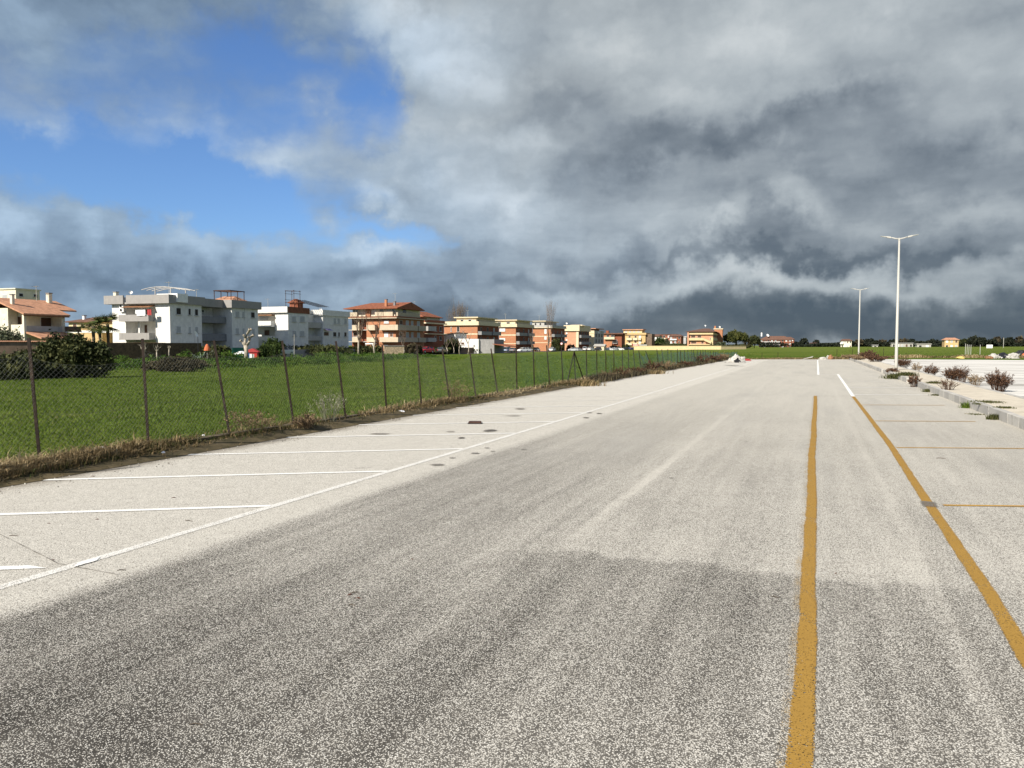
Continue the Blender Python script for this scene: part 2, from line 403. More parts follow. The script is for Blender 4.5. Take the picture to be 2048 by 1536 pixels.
    col = MIX(t, SMOOTH(t, vd, -8.75, -9.35, 0.0, 0.75), col, (0.13, 0.105, 0.075))
    t.links.new(col, b.inputs['Base Color'])
    b.inputs['Roughness'].default_value = 0.95
    b.inputs['Specular IOR Level'].default_value = 0.15
    h = M(t, 'MULTIPLY', M(t, 'SUBTRACT', 1.0, gap), M(t, 'MULTIPLY_ADD', d, 0.9, 0.1))
    bump(t, b, h, 0.55, 0.006)
m, t, b = new_mat('asphalt'); asphalt_nodes(t, b)

# --- road paint, worn through to the stones
def paint(name, col, wear, edge_axis_noise=1.0):
    m, t, b = new_mat(name)
    p = VM(t, 'MULTIPLY', pos(t), (1, 1, 0))
    vo = N(t, 'ShaderNodeTexVoronoi'); vo.inputs['Scale'].default_value = 130; t.links.new(p, vo.inputs['Vector'])
    n1 = NOISE(t, p, 3.0, 5, 0.6).outputs['Fac']; n2 = NOISE(t, p, 60.0, 2, 0.6).outputs['Fac']
    e = N(t, 'ShaderNodeAttribute', attribute_name='edge').outputs['Fac']           # 0 in the middle of the stroke, 1 at its edge
    k = M(t, 'MULTIPLY_ADD', vo.outputs['Distance'], 0.75, M(t, 'MULTIPLY_ADD', n2, 0.5, M(t, 'MULTIPLY_ADD', n1, 0.8, M(t, 'MULTIPLY', M(t, 'POWER', e, 3.0), 0.75))))
    hole = SMOOTH(t, k, wear, wear + 0.22)
    c = MIX(t, SMOOTH(t, n1, 0.3, 0.7), tuple(x * 0.86 for x in col), col)
    c = MIX(t, SMOOTH(t, vo.outputs['Distance'], 0.35, 0.7, 0, 0.35), c, tuple(x * 0.6 for x in col))
    t.links.new(c, b.inputs['Base Color']); b.inputs['Roughness'].default_value = 0.8
    tr = N(t, 'ShaderNodeBsdfTransparent'); mx = N(t, 'ShaderNodeMixShader')
    t.links.new(hole, mx.inputs[0]); t.links.new(b.outputs[0], mx.inputs[1]); t.links.new(tr.outputs[0], mx.inputs[2])
    t.links.new(mx.outputs[0], t.nodes['Material Output'].inputs['Surface'])
    return m
paint('yellow_road_paint', (0.365, 0.21, 0.042), 1.16)
paint('faded_yellow_paint', (0.44, 0.32, 0.16), 0.74)
paint('thin_yellow_paint', (0.48, 0.27, 0.055), 1.4)
paint('white_road_paint', (0.84, 0.83, 0.79), 1.30)
paint('worn_white_paint', (0.76, 0.74, 0.69), 1.10)
paint('ghost_paint', (0.60, 0.57, 0.51), 0.80)
paint('oil_stain', (0.10, 0.088, 0.075), 0.98)
paint('soft_stain', (0.20, 0.18, 0.155), 0.98)

# --- the second car park: bleached concrete-grey surface with dark streaks
m, t, b = new_mat('pale_paving')
p = VM(t, 'MULTIPLY', pos(t), (1, 1, 0))
n = NOISE(t, VM(t, 'MULTIPLY', p, (0.08, 0.35, 1)), 1.0, 6, 0.65).outputs['Fac']
c = MIX(t, SMOOTH(t, n, 0.46, 0.66), (0.62, 0.60, 0.555), (0.30, 0.285, 0.255))
g = NOISE(t, p, 60, 2).outputs['Fac']
t.links.new(MIX(t, SMOOTH(t, g, 0.45, 0.65, 0, 0.15), c, (0.3, 0.28, 0.25)), b.inputs['Base Color']); b.inputs['Roughness'].default_value = 0.95
# --- pavement of the island, kerb stones
m, t, b = new_mat('pavement')
p = pos(t)
n = NOISE(t, p, 2.2, 6, 0.7).outputs['Fac']; n2 = NOISE(t, p, 50, 3, 0.6).outputs['Fac']; n3 = NOISE(t, p, 0.6, 4, 0.6).outputs['Fac']
c = MIX(t, SMOOTH(t, n, 0.35, 0.7), (0.58, 0.52, 0.42), (0.46, 0.41, 0.33))
c = MIX(t, SMOOTH(t, n2, 0.5, 0.75, 0, 0.4), c, (0.26, 0.23, 0.18))
c = MIX(t, SMOOTH(t, n3, 0.58, 0.72, 0, 0.5), c, (0.30, 0.27, 0.19))
t.links.new(c, b.inputs['Base Color']); b.inputs['Roughness'].default_value = 0.95
bump(t, b, n2, 0.3, 0.01)
m, t, b = new_mat('kerb_concrete')
p = pos(t)
oi = N(t, 'ShaderNodeObjectInfo').outputs['Random']
n = NOISE(t, p, 4, 6, 0.7).outputs['Fac']; n2 = NOISE(t, p, 90, 2).outputs['Fac']
c = MIX(t, oi, (0.36, 0.345, 0.32), (0.47, 0.45, 0.41))
c = MIX(t, SMOOTH(t, n, 0.5, 0.75, 0, 0.55), c, (0.20, 0.185, 0.15))
t.links.new(MIX(t, SMOOTH(t, n2, 0.55, 0.7, 0, 0.3), c, (0.2, 0.19, 0.17)), b.inputs['Base Color']); b.inputs['Roughness'].default_value = 0.9
bump(t, b, n2, 0.3, 0.004)
# --- field soil and sward under the blades
m, t, b = new_mat('sward')
p = pos(t)
sx = N(t, 'ShaderNodeSeparateXYZ'); t.links.new(p, sx.inputs[0])
n1 = NOISE(t, p, 0.045, 5, 0.6).outputs['Fac']; n2 = NOISE(t, p, 0.9, 6, 0.7).outputs['Fac']; n3 = NOISE(t, p, 9, 4, 0.7).outputs['Fac']
c = MIX(t, SMOOTH(t, n1, 0.35, 0.68), (0.078, 0.122, 0.014), (0.118, 0.148, 0.024))
c = MIX(t, SMOOTH(t, n2, 0.45, 0.75, 0, 0.6), c, (0.036, 0.062, 0.009))
c = MIX(t, SMOOTH(t, n3, 0.55, 0.8, 0, 0.5), c, (0.085, 0.11, 0.022))
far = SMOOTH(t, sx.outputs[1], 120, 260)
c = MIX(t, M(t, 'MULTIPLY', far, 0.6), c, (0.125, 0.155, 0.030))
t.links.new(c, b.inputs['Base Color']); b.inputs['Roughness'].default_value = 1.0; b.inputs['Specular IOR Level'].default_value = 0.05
hh = M(t, 'MULTIPLY_ADD', n3, 0.4, n2)
bump(t, b, hh, 1.0, 0.35)
# --- dry earth with stubble at the edges
m, t, b = new_mat('verge_soil')
n = NOISE(t, pos(t), 3, 6, 0.7).outputs['Fac']
t.links.new(RAMP(t, n, [(0.3, (0.045, 0.04, 0.018)), (0.55, (0.11, 0.085, 0.045)), (0.8, (0.19, 0.15, 0.09))]), b.inputs['Base Color']); b.inputs['Roughness'].default_value = 1.0
m, t, b = new_mat('street_tarmac')
n = NOISE(t, pos(t), 0.7, 5, 0.6).outputs['Fac']
t.links.new(RAMP(t, n, [(0.3, (0.10, 0.10, 0.10)), (0.7, (0.17, 0.165, 0.16))]), b.inputs['Base Color']); b.inputs['Roughness'].default_value = 0.95
# --- chain-link wire, bark, vegetation
plain('wire', (0.22, 0.23, 0.20), 0.5, metal=0.3)
plain('mossy_concrete', (0.13, 0.10, 0.06), var=0.6, scale=5)
plain('green_wire', (0.09, 0.16, 0.14), 0.5)
m, t, b = new_mat('post_steel')
n = NOISE(t, pos(t), 6, 6, 0.7).outputs['Fac']
t.links.new(RAMP(t, n, [(0.3, (0.012, 0.008, 0.006)), (0.55, (0.026, 0.017, 0.012)), (0.8, (0.08, 0.058, 0.042))]), b.inputs['Base Color']); b.inputs['Roughness'].default_value = 0.85
plain('bark', (0.12, 0.095, 0.07), 0.95, var=0.5, scale=6)
plain('pale_bark', (0.40, 0.35, 0.28), 0.95, var=0.5, scale=3)
plain('twig', (0.19, 0.145, 0.11), 0.95, var=0.3)
GREEN = [(0.0, (0.012, 0.024, 0.006)), (0.4, (0.028, 0.050, 0.012)), (0.75, (0.055, 0.085, 0.020)), (1.0, (0.095, 0.125, 0.034))]
tint_mat('leaf_green', GREEN, trans=0.25)
tint_mat('leaf_dark', [(0.0, (0.016, 0.022, 0.007)), (0.5, (0.044, 0.054, 0.018)), (1.0, (0.11, 0.11, 0.038))], trans=0.15)
tint_mat('leaf_far_shade', [(0.0, (0.008, 0.011, 0.007)), (0.5, (0.020, 0.026, 0.016)), (1.0, (0.042, 0.046, 0.028))], trans=0.1)  # leaf colour darkened to hold the cloud shade and haze of the far trees
tint_mat('leaf_olive', [(0.0, (0.03, 0.036, 0.02)), (0.5, (0.085, 0.10, 0.055)), (1.0, (0.16, 0.175, 0.105))], trans=0.15)
tint_mat('leaf_pine', [(0.0, (0.020, 0.028, 0.007)), (0.5, (0.062, 0.072, 0.018)), (1.0, (0.13, 0.125, 0.036))], trans=0.1)
tint_mat('palm_frond', [(0.0, (0.03, 0.05, 0.012)), (0.6, (0.075, 0.10, 0.022)), (1.0, (0.15, 0.16, 0.04))], trans=0.2)
tint_mat('leaf_brown', [(0.0, (0.022, 0.018, 0.011)), (0.5, (0.055, 0.046, 0.026)), (1.0, (0.115, 0.095, 0.05))])
tint_mat('grass_blade', [(0.0, (0.046, 0.076, 0.008)), (0.35, (0.084, 0.134, 0.014)), (0.7, (0.128, 0.182, 0.025)), (0.95, (0.185, 0.215, 0.044)), (1.0, (0.20, 0.18, 0.08))], trans=0.3, noise_amt=0.45, noise_scale=0.14)
tint_mat('bank_blade', [(0.0, (0.012, 0.03, 0.004)), (0.4, (0.058, 0.120, 0.014)), (0.8, (0.115, 0.185, 0.028)), (1.0, (0.13, 0.15, 0.045))], trans=0.3, noise_amt=0.4, noise_scale=0.3)
tint_mat('dry_blade', [(0.0, (0.045, 0.075, 0.014)), (0.2, (0.08, 0.075, 0.026)), (0.45, (0.19, 0.135, 0.065)), (0.8, (0.33, 0.245, 0.13)), (1.0, (0.46, 0.37, 0.22))], trans=0.2, noise_amt=0.45, noise_scale=0.8)
tint_mat('weed_red', [(0.0, (0.022, 0.012, 0.008)), (0.5, (0.075, 0.038, 0.022)), (1.0, (0.18, 0.10, 0.055))], noise_amt=0.1)
tint_mat('weed_pale', [(0.0, (0.12, 0.12, 0.07)), (1.0, (0.42, 0.40, 0.30))], noise_amt=0.1)
tint_mat('weed_tan', [(0.0, (0.10, 0.07, 0.04)), (1.0, (0.30, 0.21, 0.12))], noise_amt=0.1)
tint_mat('agave_leaf', [(0.0, (0.05, 0.075, 0.055)), (1.0, (0.16, 0.20, 0.15))])
tint_mat('grit_stone', [(0.0, (0.05, 0.045, 0.035)), (0.5, (0.22, 0.2, 0.17)), (1.0, (0.55, 0.52, 0.46))], noise_amt=0.05)
tint_mat('moss', [(0.0, (0.02, 0.028, 0.008)), (0.6, (0.06, 0.065, 0.02)), (1.0, (0.14, 0.12, 0.05))])
for nm, cc in (('car_silver', (0.50, 0.52, 0.53)), ('car_blue', (0.02, 0.05, 0.22)), ('car_red', (0.48, 0.015, 0.035)), ('car_white', (0.78, 0.78, 0.77)), ('car_grey', (0.16, 0.17, 0.18)), ('car_black', (0.02, 0.02, 0.022)), ('car_cream', (0.66, 0.60, 0.44)), ('car_lightblue', (0.25, 0.34, 0.44))):
    m, t, b = new_mat(nm)
    b.inputs['Base Color'].default_value = (*cc, 1); b.inputs['Roughness'].default_value = 0.35; b.inputs['Specular IOR Level'].default_value = 0.5
    b.inputs['Coat Weight'].default_value = 0.5; b.inputs['Coat Roughness'].default_value = 0.1
plain('headlight_glass', (0.7, 0.72, 0.75), 0.1, spec=0.6); plain('tail_lens', (0.35, 0.01, 0.01), 0.2, spec=0.5); plain('alloy', (0.45, 0.46, 0.47), 0.4, metal=0.6)

# ------------------------------------------------------------------ object helpers
def tag(o, label=None, cat=None, group=None, kind=None):
    for k, v in (('label', label), ('category', cat), ('group', group), ('kind', kind)):
        if v:
            o[k] = v
    return o
def empty(name, loc=(0, 0, 0), rz=0.0, parent=None, **kw):
    o = bpy.data.objects.new(name, None)
    o.empty_display_size = 0.3
    COL.objects.link(o)
    o.location = loc; o.rotation_euler = (0, 0, rz)
    if parent:
        o.parent = parent
    return tag(o, **kw)
def link(name, me, parent=None, loc=(0, 0, 0), rot=(0, 0, 0), **kw):
    o = bpy.data.objects.new(name, me)
    COL.objects.link(o)
    o.location = loc; o.rotation_euler = rot
    if parent:
        o.parent = parent
    return tag(o, **kw)
def poly_mesh(name, V, Fc, mat, smooth=False, attrs=None):
    """mesh from arrays; Fc is (n,k) with one polygon size, or a list of tuples"""
    me = bpy.data.meshes.new(name)
    V = np.asarray(V, dtype=np.float32).reshape(-1, 3)
    if isinstance(Fc, np.ndarray):
        n, k = Fc.shape
        me.vertices.add(len(V)); me.vertices.foreach_set('co', V.ravel())
        me.loops.add(n * k); me.loops.foreach_set('vertex_index', Fc.astype(np.int32).ravel())
        me.polygons.add(n); me.polygons.foreach_set('loop_start', np.arange(0, n * k, k, dtype=np.int32))
        if smooth:
            me.polygons.foreach_set('use_smooth', np.ones(n, dtype=bool))
        me.update(calc_edges=True)
    else:
        me.from_pydata(V.tolist(), [], [tuple(int(i) for i in f) for f in Fc])
        if smooth:
            for p in me.polygons:
                p.use_smooth = True
        me.update()
    for nm, arr in (attrs or {}).items():
        a = me.attributes.new(nm, 'FLOAT', 'POINT')
        a.data.foreach_set('value', np.asarray(arr, dtype=np.float32))
    me.materials.append(MATS[mat])
    return me
class Geo:
    """collects boxes, tubes and polygons into one mesh"""
    def __init__(s):
        s.v = []; s.f = []
    def add(s, V, Fc):
        o = len(s.v)
        s.v += [tuple(p) for p in V]; s.f += [tuple(i + o for i in f) for f in Fc]
        return s
    def box(s, x0, x1, y0, y1, z0, z1):
        return s.add([(x0, y0, z0), (x1, y0, z0), (x1, y1, z0), (x0, y1, z0), (x0, y0, z1), (x1, y0, z1), (x1, y1, z1), (x0, y1, z1)],
                     [(0, 3, 2, 1), (4, 5, 6, 7), (0, 1, 5, 4), (1, 2, 6, 5), (2, 3, 7, 6), (3, 0, 4, 7)])
    def tube(s, pts, rad, n=6, caps=True):
        pts = [Vector(p) for p in pts]
        rad = rad if isinstance(rad, (list, tuple)) else [rad] * len(pts)
        V = []
        for i, p in enumerate(pts):
            d = (pts[min(i + 1, len(pts) - 1)] - pts[max(i - 1, 0)]).normalized()
            a = d.orthogonal().normalized() if abs(d.z) < 0.9 else d.cross(Vector((0, 1, 0))).normalized()
            b = d.cross(a)
            for k in range(n):
                t = 2 * math.pi * k / n
                V.append(p + (a * math.cos(t) + b * math.sin(t)) * rad[i])
        Fc = [(i * n + k, i * n + (k + 1) % n, (i + 1) * n + (k + 1) % n, (i + 1) * n + k) for i in range(len(pts) - 1) for k in range(n)]
        if caps:
            Fc += [tuple(reversed(range(n))), tuple(range((len(pts) - 1) * n, len(pts) * n))]
        return s.add(V, Fc)
    def prism(s, outline, axis, lo, hi):
        """extrude a closed 2-D outline; axis 'x': outline in (y,z), 'y': (x,z), 'z': (x,y)"""
        def P(a, b, c):
            return {'x': (c, a, b), 'y': (a, c, b), 'z': (a, b, c)}[axis]
        n = len(outline)
        V = [P(a, b, lo) for a, b in outline] + [P(a, b, hi) for a, b in outline]
        Fc = [tuple(range(n)), tuple(range(2 * n - 1, n - 1, -1))] + [(k, (k + 1) % n, n + (k + 1) % n, n + k) for k in range(n)]
        return s.add(V, Fc)
    def obj(s, name, mat, parent=None, loc=(0, 0, 0), rot=(0, 0, 0), smooth=False, bevel=0.0, **kw):
        me = bpy.data.meshes.new(name)
        me.from_pydata(s.v, [], s.f)
        bm_fix(me, bevel)
        if smooth:
            for p in me.polygons:
                p.use_smooth = True
        me.materials.append(MATS[mat])
        return link(name, me, parent, loc, rot, **kw)
import bmesh
def bm_fix(me, bevel=0.0):
    bm = bmesh.new(); bm.from_mesh(me)
    bmesh.ops.recalc_face_normals(bm, faces=bm.faces)
    if bevel:
        bmesh.ops.bevel(bm, geom=list(bm.edges), offset=bevel, segments=1, affect='EDGES', clamp_overlap=True)
    bm.to_mesh(me); bm.free()
_cache = {}
def box_part(name, dx, dy, dz, mat, parent, loc, rot=(0, 0, 0), **kw):
    """a box resting on loc (centre of its base); equal boxes share one mesh"""
    key = (round(dx, 2), round(dy, 2), round(dz, 2), mat, name)
    if key not in _cache:
        g = Geo().box(-dx / 2, dx / 2, -dy / 2, dy / 2, 0, dz)
        me = bpy.data.meshes.new(name); me.from_pydata(g.v, [], g.f); me.materials.append(MATS[mat])
        _cache[key] = me
    return link(name, _cache[key], parent, loc, rot, **kw)
def copy_tree(o, parent=None):
    c = o.copy(); COL.objects.link(c)
    if parent:
        c.parent = parent
    for ch in list(o.children):
        copy_tree(ch, c)
    return c

# ------------------------------------------------------------------ lie of the land
FENCE_X, VERGE_X, KERB_X, ISLE_X = -9.86, -9.30, 4.08, 5.78
BANK = [(at(40, 715, 60), 1.55), (at(210, 712, 63), 1.5), (at(400, 711, 66), 1.45), (at(540, 711, 72), 1.32), (at(640, 713, 80), 1.12), (at(740, 713, 103), 0.95), (at(800, 712, 122), 0.65), (at(880, 711, 146), 0.2)]
BANK = [(p.x, p.y, h * 0.55) for p, h in BANK]
BANK = [(BANK[0][0] - 14, BANK[0][1] - 34, 1.5)] + BANK
def seg_dist(X, Y):
    best = np.full(np.shape(X), 1e9); hh = np.zeros(np.shape(X)); side = np.zeros(np.shape(X))
    for (x0, y0, h0), (x1, y1, h1) in zip(BANK[:-1], BANK[1:]):
        dx, dy = x1 - x0, y1 - y0
        L2 = dx * dx + dy * dy
        t = np.clip(((X - x0) * dx + (Y - y0) * dy) / L2, 0, 1)
        d = np.hypot(X - x0 - t * dx, Y - y0 - t * dy)
        s = np.sign((X - x0) * dy - (Y - y0) * dx)      # >0 on the car park side
        m = d < best
        best = np.where(m, d, best); hh = np.where(m, h0 + t * (h1 - h0), hh); side = np.where(m, s, side)
    return best, hh, side
_wr = np.random.default_rng(3)
_waves = [(_wr.uniform(0, 6.28), 2 * math.pi / _wr.uniform(3, 40), _wr.uniform(0, 6.28)) for _ in range(14)]
def rough(X, Y):
    r = np.zeros(np.shape(X))
    for a, k, ph in _waves:
        r = r + np.sin((X * math.cos(a) + Y * math.sin(a)) * k + ph) * min(0.05, 0.09 / k ** 0.5 * 0.25)
    return r * 0.35
def smooth01(x):
    x = np.clip(x, 0, 1)
    return x * x * (3 - 2 * x)
def height(X, Y):
    X = np.asarray(X, float); Y = np.asarray(Y, float)
    left = np.maximum(0, FENCE_X - 0.6 - X)
    z = 0.10 - np.minimum(left * 0.0105, 0.92) + rough(X, Y) * smooth01(left / 3)
    d, h, side = seg_dist(X, Y)
    wid = np.where(side > 0, 2.6, 5.0)
    z = z + (h + 0.15 * rough(X * 3, Y * 3)) * np.exp(-(d / wid) ** 2)
    z = z - 0.10 * smooth01((X + 9.75) / 0.5) - 0.12 * smooth01((X + 9.5) / 0.3) * (1 - smooth01((Y - 100) / 6))
    # beyond the car park the fields lie level and swell slightly to the right
    far = smooth01((Y - 125) / 200)
    z = z + far * smooth01((X + 25) / 70) * (0.25 + 1.4 * smooth01((X - 120) / 220) * smooth01((Y - 220) / 300) + 0.5 * rough(X * 0.25, Y * 0.25) * 3)
    z = np.where((X > 12) & (Y > 100), np.minimum(z, 0.1 + far * 3), z)
    return z
def hz(x, y):
    return float(height(np.array([x]), np.array([y]))[0])

def axis(*segs):
    out = []
    for a, b, st in segs:
        out += list(np.arange(a, b, st))
    return np.array(out + [segs[-1][1]])
xs = axis((-2400, -400, 200), (-400, -130, 15), (-130, -34, 1.4), (-34, -11, 0.9), (-11, -9, 0.12), (-9, 40, 3.5), (40, 400, 18), (400, 3000, 200))
ys = axis((-300, -20, 20), (-20, 0, 2.0), (0, 150, 1.3), (150, 420, 6), (420, 1000, 40), (1000, 3600, 200))
GX, GY = np.meshgrid(xs, ys)
GZ = height(GX, GY)
nx, ny = len(xs), len(ys)
idx = np.arange(nx * ny).reshape(ny, nx)
Fq = np.stack([idx[:-1, :-1], idx[:-1, 1:], idx[1:, 1:], idx[1:, :-1]], -1).reshape(-1, 4)
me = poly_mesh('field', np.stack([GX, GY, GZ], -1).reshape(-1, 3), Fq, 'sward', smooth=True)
link('field', me, kind='structure')

# ------------------------------------------------------------------ the car park
END_Y = 101.0
cp = link('car_park', poly_mesh('car_park', [(-9.5, -12, 0), (KERB_X + 0.4, -12, 0), (KERB_X + 0.4, END_Y + 2, 0), (-3.0, END_Y - 1, 0), (-9.5, END_Y - 5, 0)], [(0, 1, 2, 3, 4)], 'asphalt'), kind='structure')
link('second_car_park', poly_mesh('second_car_park', [(ISLE_X - 0.2, -12, -0.004), (120, -12, -0.004), (120, 158, -0.004), (26, 121.5, -0.004), (11, 116, -0.004), (ISLE_X - 0.2, 112, -0.004)], [(0, 1, 2, 3, 4, 5)], 'pale_paving'), kind='structure')
link('service_road', poly_mesh('service_road', [(ISLE_X + 0.01, -12, 0.001), (7.3, -12, 0.001), (7.1, 20, 0.001), (6.9, 30.5, 0.001), (ISLE_X + 0.01, 31.5, 0.001)], [(0, 1, 2, 3, 4)], 'street_tarmac'), kind='structure')
link('street', poly_mesh('street', [(-96.5, -60, -0.70), (-89, -60, -0.70), (-89, 420, -0.60), (-96.5, 420, -0.60)], [(0, 1, 2, 3)], 'street_tarmac'), kind='structure')

def stroke(name, pts, width, mat, z=0.004, label=None, jitter=0.0, skew=(0, 0), step=0.5):
    """a painted line along pts with an 'edge' attribute across it"""
    P = [Vector((p[0], p[1], 0)) for p in pts]
    V, A, Fc = [], [], []
    line = [P[0]]
    for a, b in zip(P[:-1], P[1:]):
        n = max(1, int((b - a).length / step))
        for i in range(1, n + 1):
            line.append(a.lerp(b, i / n))
    r = random.Random(name + str(pts[0]))
    wv = 0.0
    for i, p in enumerate(line):
        d = (line[min(i + 1, len(line) - 1)] - line[max(i - 1, 0)]).normalized()
        nrm = Vector((-d.y, d.x, 0))
        w = width / 2 * (1 + r.uniform(-1, 1) * jitter)
        wv = 0.85 * wv + r.uniform(-1, 1) * jitter * width * 0.3
        sh = skew[0] if i == 0 else (skew[1] if i == len(line) - 1 else 0)
        for k, e in ((-1, 1), (-0.45, 0), (0.45, 0), (1, 1)):
            q = p + nrm * (k * w + wv) + d * sh * k
            V.append((q.x, q.y, z)); A.append(e)
    for i in range(len(line) - 1):
        for k in range(3):
            a = i * 4 + k
            Fc.append((a, a + 1, a + 5, a + 4))
    me = poly_mesh(name, V, Fc, mat, attrs={'edge': A})
    return link(name, me, cp, label=label)
# long white line that closes the slanted bays, and the bay lines
stroke('edge_line', [(-5.46, -2), (-5.43, 5), (-5.43, 12), (-5.45, 20), (-5.46, 30), (-5.6, 42), (-5.66, 70), (-5.75, 92)], 0.13, 'worn_white_paint', jitter=0.06)
for k in range(36):
    y = 4.30 + 2.47 * k if k else 4.30
    if y > 90:
        break
    far = y > 21
    x0 = -5.66 if k == 0 else -5.46
    stroke('bay_line', [(x0, y - (0.08 if k == 0 else 0)), (-9.25, y - (3.79 if k else 3.6) * 0.585)], 0.115 if not far else 0.10, 'white_road_paint' if k < 8 else 'worn_white_paint', z=0.006, jitter=0.07, skew=(-0.10 if k == 0 else 0.0, 0))
stroke('touch_up', [(-5.415, 4.36), (-5.405, 4.56)], 0.10, 'white_road_paint', z=0.008, jitter=0.12, skew=(0.06, 0.06), step=0.08)
# yellow lines of the reserved lane on the right
wob_pts = [(-0.06, -8.0), (-0.02, 1.0), (-0.02, 3.3), (0.0, 4.7), (0.0, 6.1), (0.02, 9.3), (0.015, 11.5), (0.015, 13.0), (0.05, 16.0), (0.055, 18.5), (0.095, 23.0), (0.115, 28.4)]
stroke('middle_line', wob_pts, 0.125, 'yellow_road_paint', z=0.006, jitter=0.05, step=0.25)
stroke('old_line', [(x - 0.03, y) for x, y in wob_pts], 0.19, 'faded_yellow_paint', z=0.003, jitter=0.05)
stroke('old_line', [(x + 0.03, y) for x, y in wob_pts], 0.15, 'ghost_paint', z=0.0045, jitter=0.05)
stroke('lane_line', [(1.02, -8.0), (1.12, 1.5), (1.15, 5), (1.19, 6.2), (1.22, 9.6), (1.29, 14.5), (1.30, 20), (1.31, 28.55)], 0.125, 'yellow_road_paint', z=0.006, jitter=0.04, step=0.3)
stroke('lane_line', [(1.31, 28.55), (1.42, 49.8)], 0.14, 'white_road_paint', z=0.006, jitter=0.03)
stroke('far_line', [(0.33, 48.6), (0.55, 96.5)], 0.15, 'white_road_paint', z=0.006, jitter=0.03)
stroke('cross_line', [(0.33, 48.9), (1.42, 49.9)], 0.22, 'worn_white_paint', z=0.008, jitter=0.1)
stroke('cross_line', [(0.15, 28.3), (1.3, 28.75)], 0.10, 'soft_stain', z=0.008, jitter=0.1)
for y0, mt, x1 in ((4.4, 'thin_yellow_paint', 3.9), (9.47, 'thin_yellow_paint', 3.95), (14.55, 'thin_yellow_paint', 3.95), (19.5, 'thin_yellow_paint', 3.5), (24.6, 'thin_yellow_paint', 3.6), (29.6, 'white_road_paint', 3.85), (34.6, 'white_road_paint', 4.0), (40.2, 'worn_white_paint', 3.4), (47.0, 'worn_white_paint', 3.4), (56, 'worn_white_paint', 3.3), (65, 'worn_white_paint', 3.3)):
    stroke('bay_line', [(1.36, y0), (x1, y0 + (x1 - 1.36) * 0.325)], 0.07 if y0 < 19 else (0.075 if y0 < 29 else 0.15), mt, z=0.006, jitter=0.08)
stroke('tar_patch', [(1.21, 9.30), (1.22, 9.62)], 0.19, 'soft_stain', z=0.009, jitter=0.1, step=0.05)
stroke('crack', [(-8.2, 5.35), (-7.0, 4.85), (-5.6, 4.35), (-4.9, 4.3)], 0.014, 'soft_stain', z=0.003, jitter=0.5, step=0.1)
# oil and water stains where cars have stood
def stain(u, v, ru, rv, mat='oil_stain'):
    c = ground(u, v)
    a = ground(u + ru, v); d = ground(u, v + rv)
    rx = (a - c).length; ry = (d - c).length
    hd = YAW
    r = random.Random(u * 7 + v)
    V, A = [(0, 0, 0)], [0]
    n = 18
    for ring, e in ((0.6, 0.3), (1.0, 1.0)):
        for k in range(n):
            t = 2 * math.pi * k / n
            q = ring * r.uniform(0.86, 1.12)
            V.append((math.cos(t) * rx * q, math.sin(t) * ry * q, 0)); A.append(e)
    Fc = [(0, 1 + k, 1 + (k + 1) % n) for k in range(n)] + [(1 + k, 1 + n + k, 1 + n + (k + 1) % n, 1 + (k + 1) % n) for k in range(n)]
    link('stain', poly_mesh('stain', V, Fc, mat, attrs={'edge': A}), cp, (c.x, c.y, 0.0095 if mat == 'oil_stain' else 0.0035), (0, 0, hd))
for s in ((980, 862, 19, 3.5), (875, 930.5, 19, 3.2), (923, 876.5, 9, 2.0), (905, 916.5, 9, 1.8), (951, 907.5, 12, 2.0), (974, 896.5, 7, 1.5), (986, 903.5, 8, 1.2), (1172, 836, 8, 1.8), (1199, 827.5, 8, 1.6), (1048, 900, 8, 1.0), (1342, 957, 6, 1.4)):
    stain(*s)
for s in ((901, 863.5, 11, 2.5), (1176, 825.5, 11, 1.6), (1468, 731.5, 17, 1.8), (1040, 818, 14, 2.2), (1025, 832, 24, 1.5), (760, 868, 30, 2), (1850, 752, 40, 1.5)):
    stain(*s, mat='soft_stain')

# ------------------------------------------------------------------ traffic island: pavement between two rows of kerb stones
ISL0, ISL1 = -6.0, 101.0
isl = link('traffic_island', Geo().box(KERB_X + 0.155, ISLE_X - 0.155, ISL0, ISL1, -0.05, 0.215).obj('traffic_island', 'pavement').data)
bpy.data.objects.remove(bpy.data.objects['traffic_island'], do_unlink=True) if 'traffic_island.001' in bpy.data.objects else None
isl.name = 'traffic_island'
tag(isl, kind='structure')
ks = [Geo().box(-0.075, 0.075, -0.49 + e, 0.49 - e * 0.5, -0.05, 0.228) for e in (-0.009, -0.008, -0.006)]
kmesh = []
for g in ks:
    me = bpy.data.meshes.new('kerb_stone'); me.from_pydata(g.v, [], g.f); bm_fix(me, 0.006); me.materials.append(MATS['kerb_concrete']); kmesh.append(me)
for side, x in ((0, KERB_X + 0.078), (1, ISLE_X - 0.078)):
    for k in range(int(ISL1 - ISL0)):
        r = random.Random(k * 3 + side * 77)
        if side == 0 and k in (45, 59):                 # broken away and overgrown
            continue
        o = link('kerb_stone', kmesh[r.randrange(3)], isl, (x + r.uniform(-0.005, 0.005), ISL0 + 0.5 + k, r.uniform(-0.006, 0.004)), (r.uniform(-0.003, 0.003), r.uniform(-0.012, 0.012), r.uniform(-0.003, 0.003)))
# low footing wall that carries the fence
wall_pieces = empty('fence_footing', (FENCE_X, 0, 0), label='low crumbling concrete footing under the rusty fence posts', cat='wall')
for k in range(24):
    y0 = 1.0 + k * 4.0
    r = random.Random(k)
    box_part('concrete_block', 0.20, 3.97, 0.27, 'mossy_concrete', wall_pieces, (r.uniform(-0.01, 0.01), y0 + 2, -0.14 + r.uniform(-0.02, 0.02)), (0, 0, r.uniform(-0.004, 0.004)))

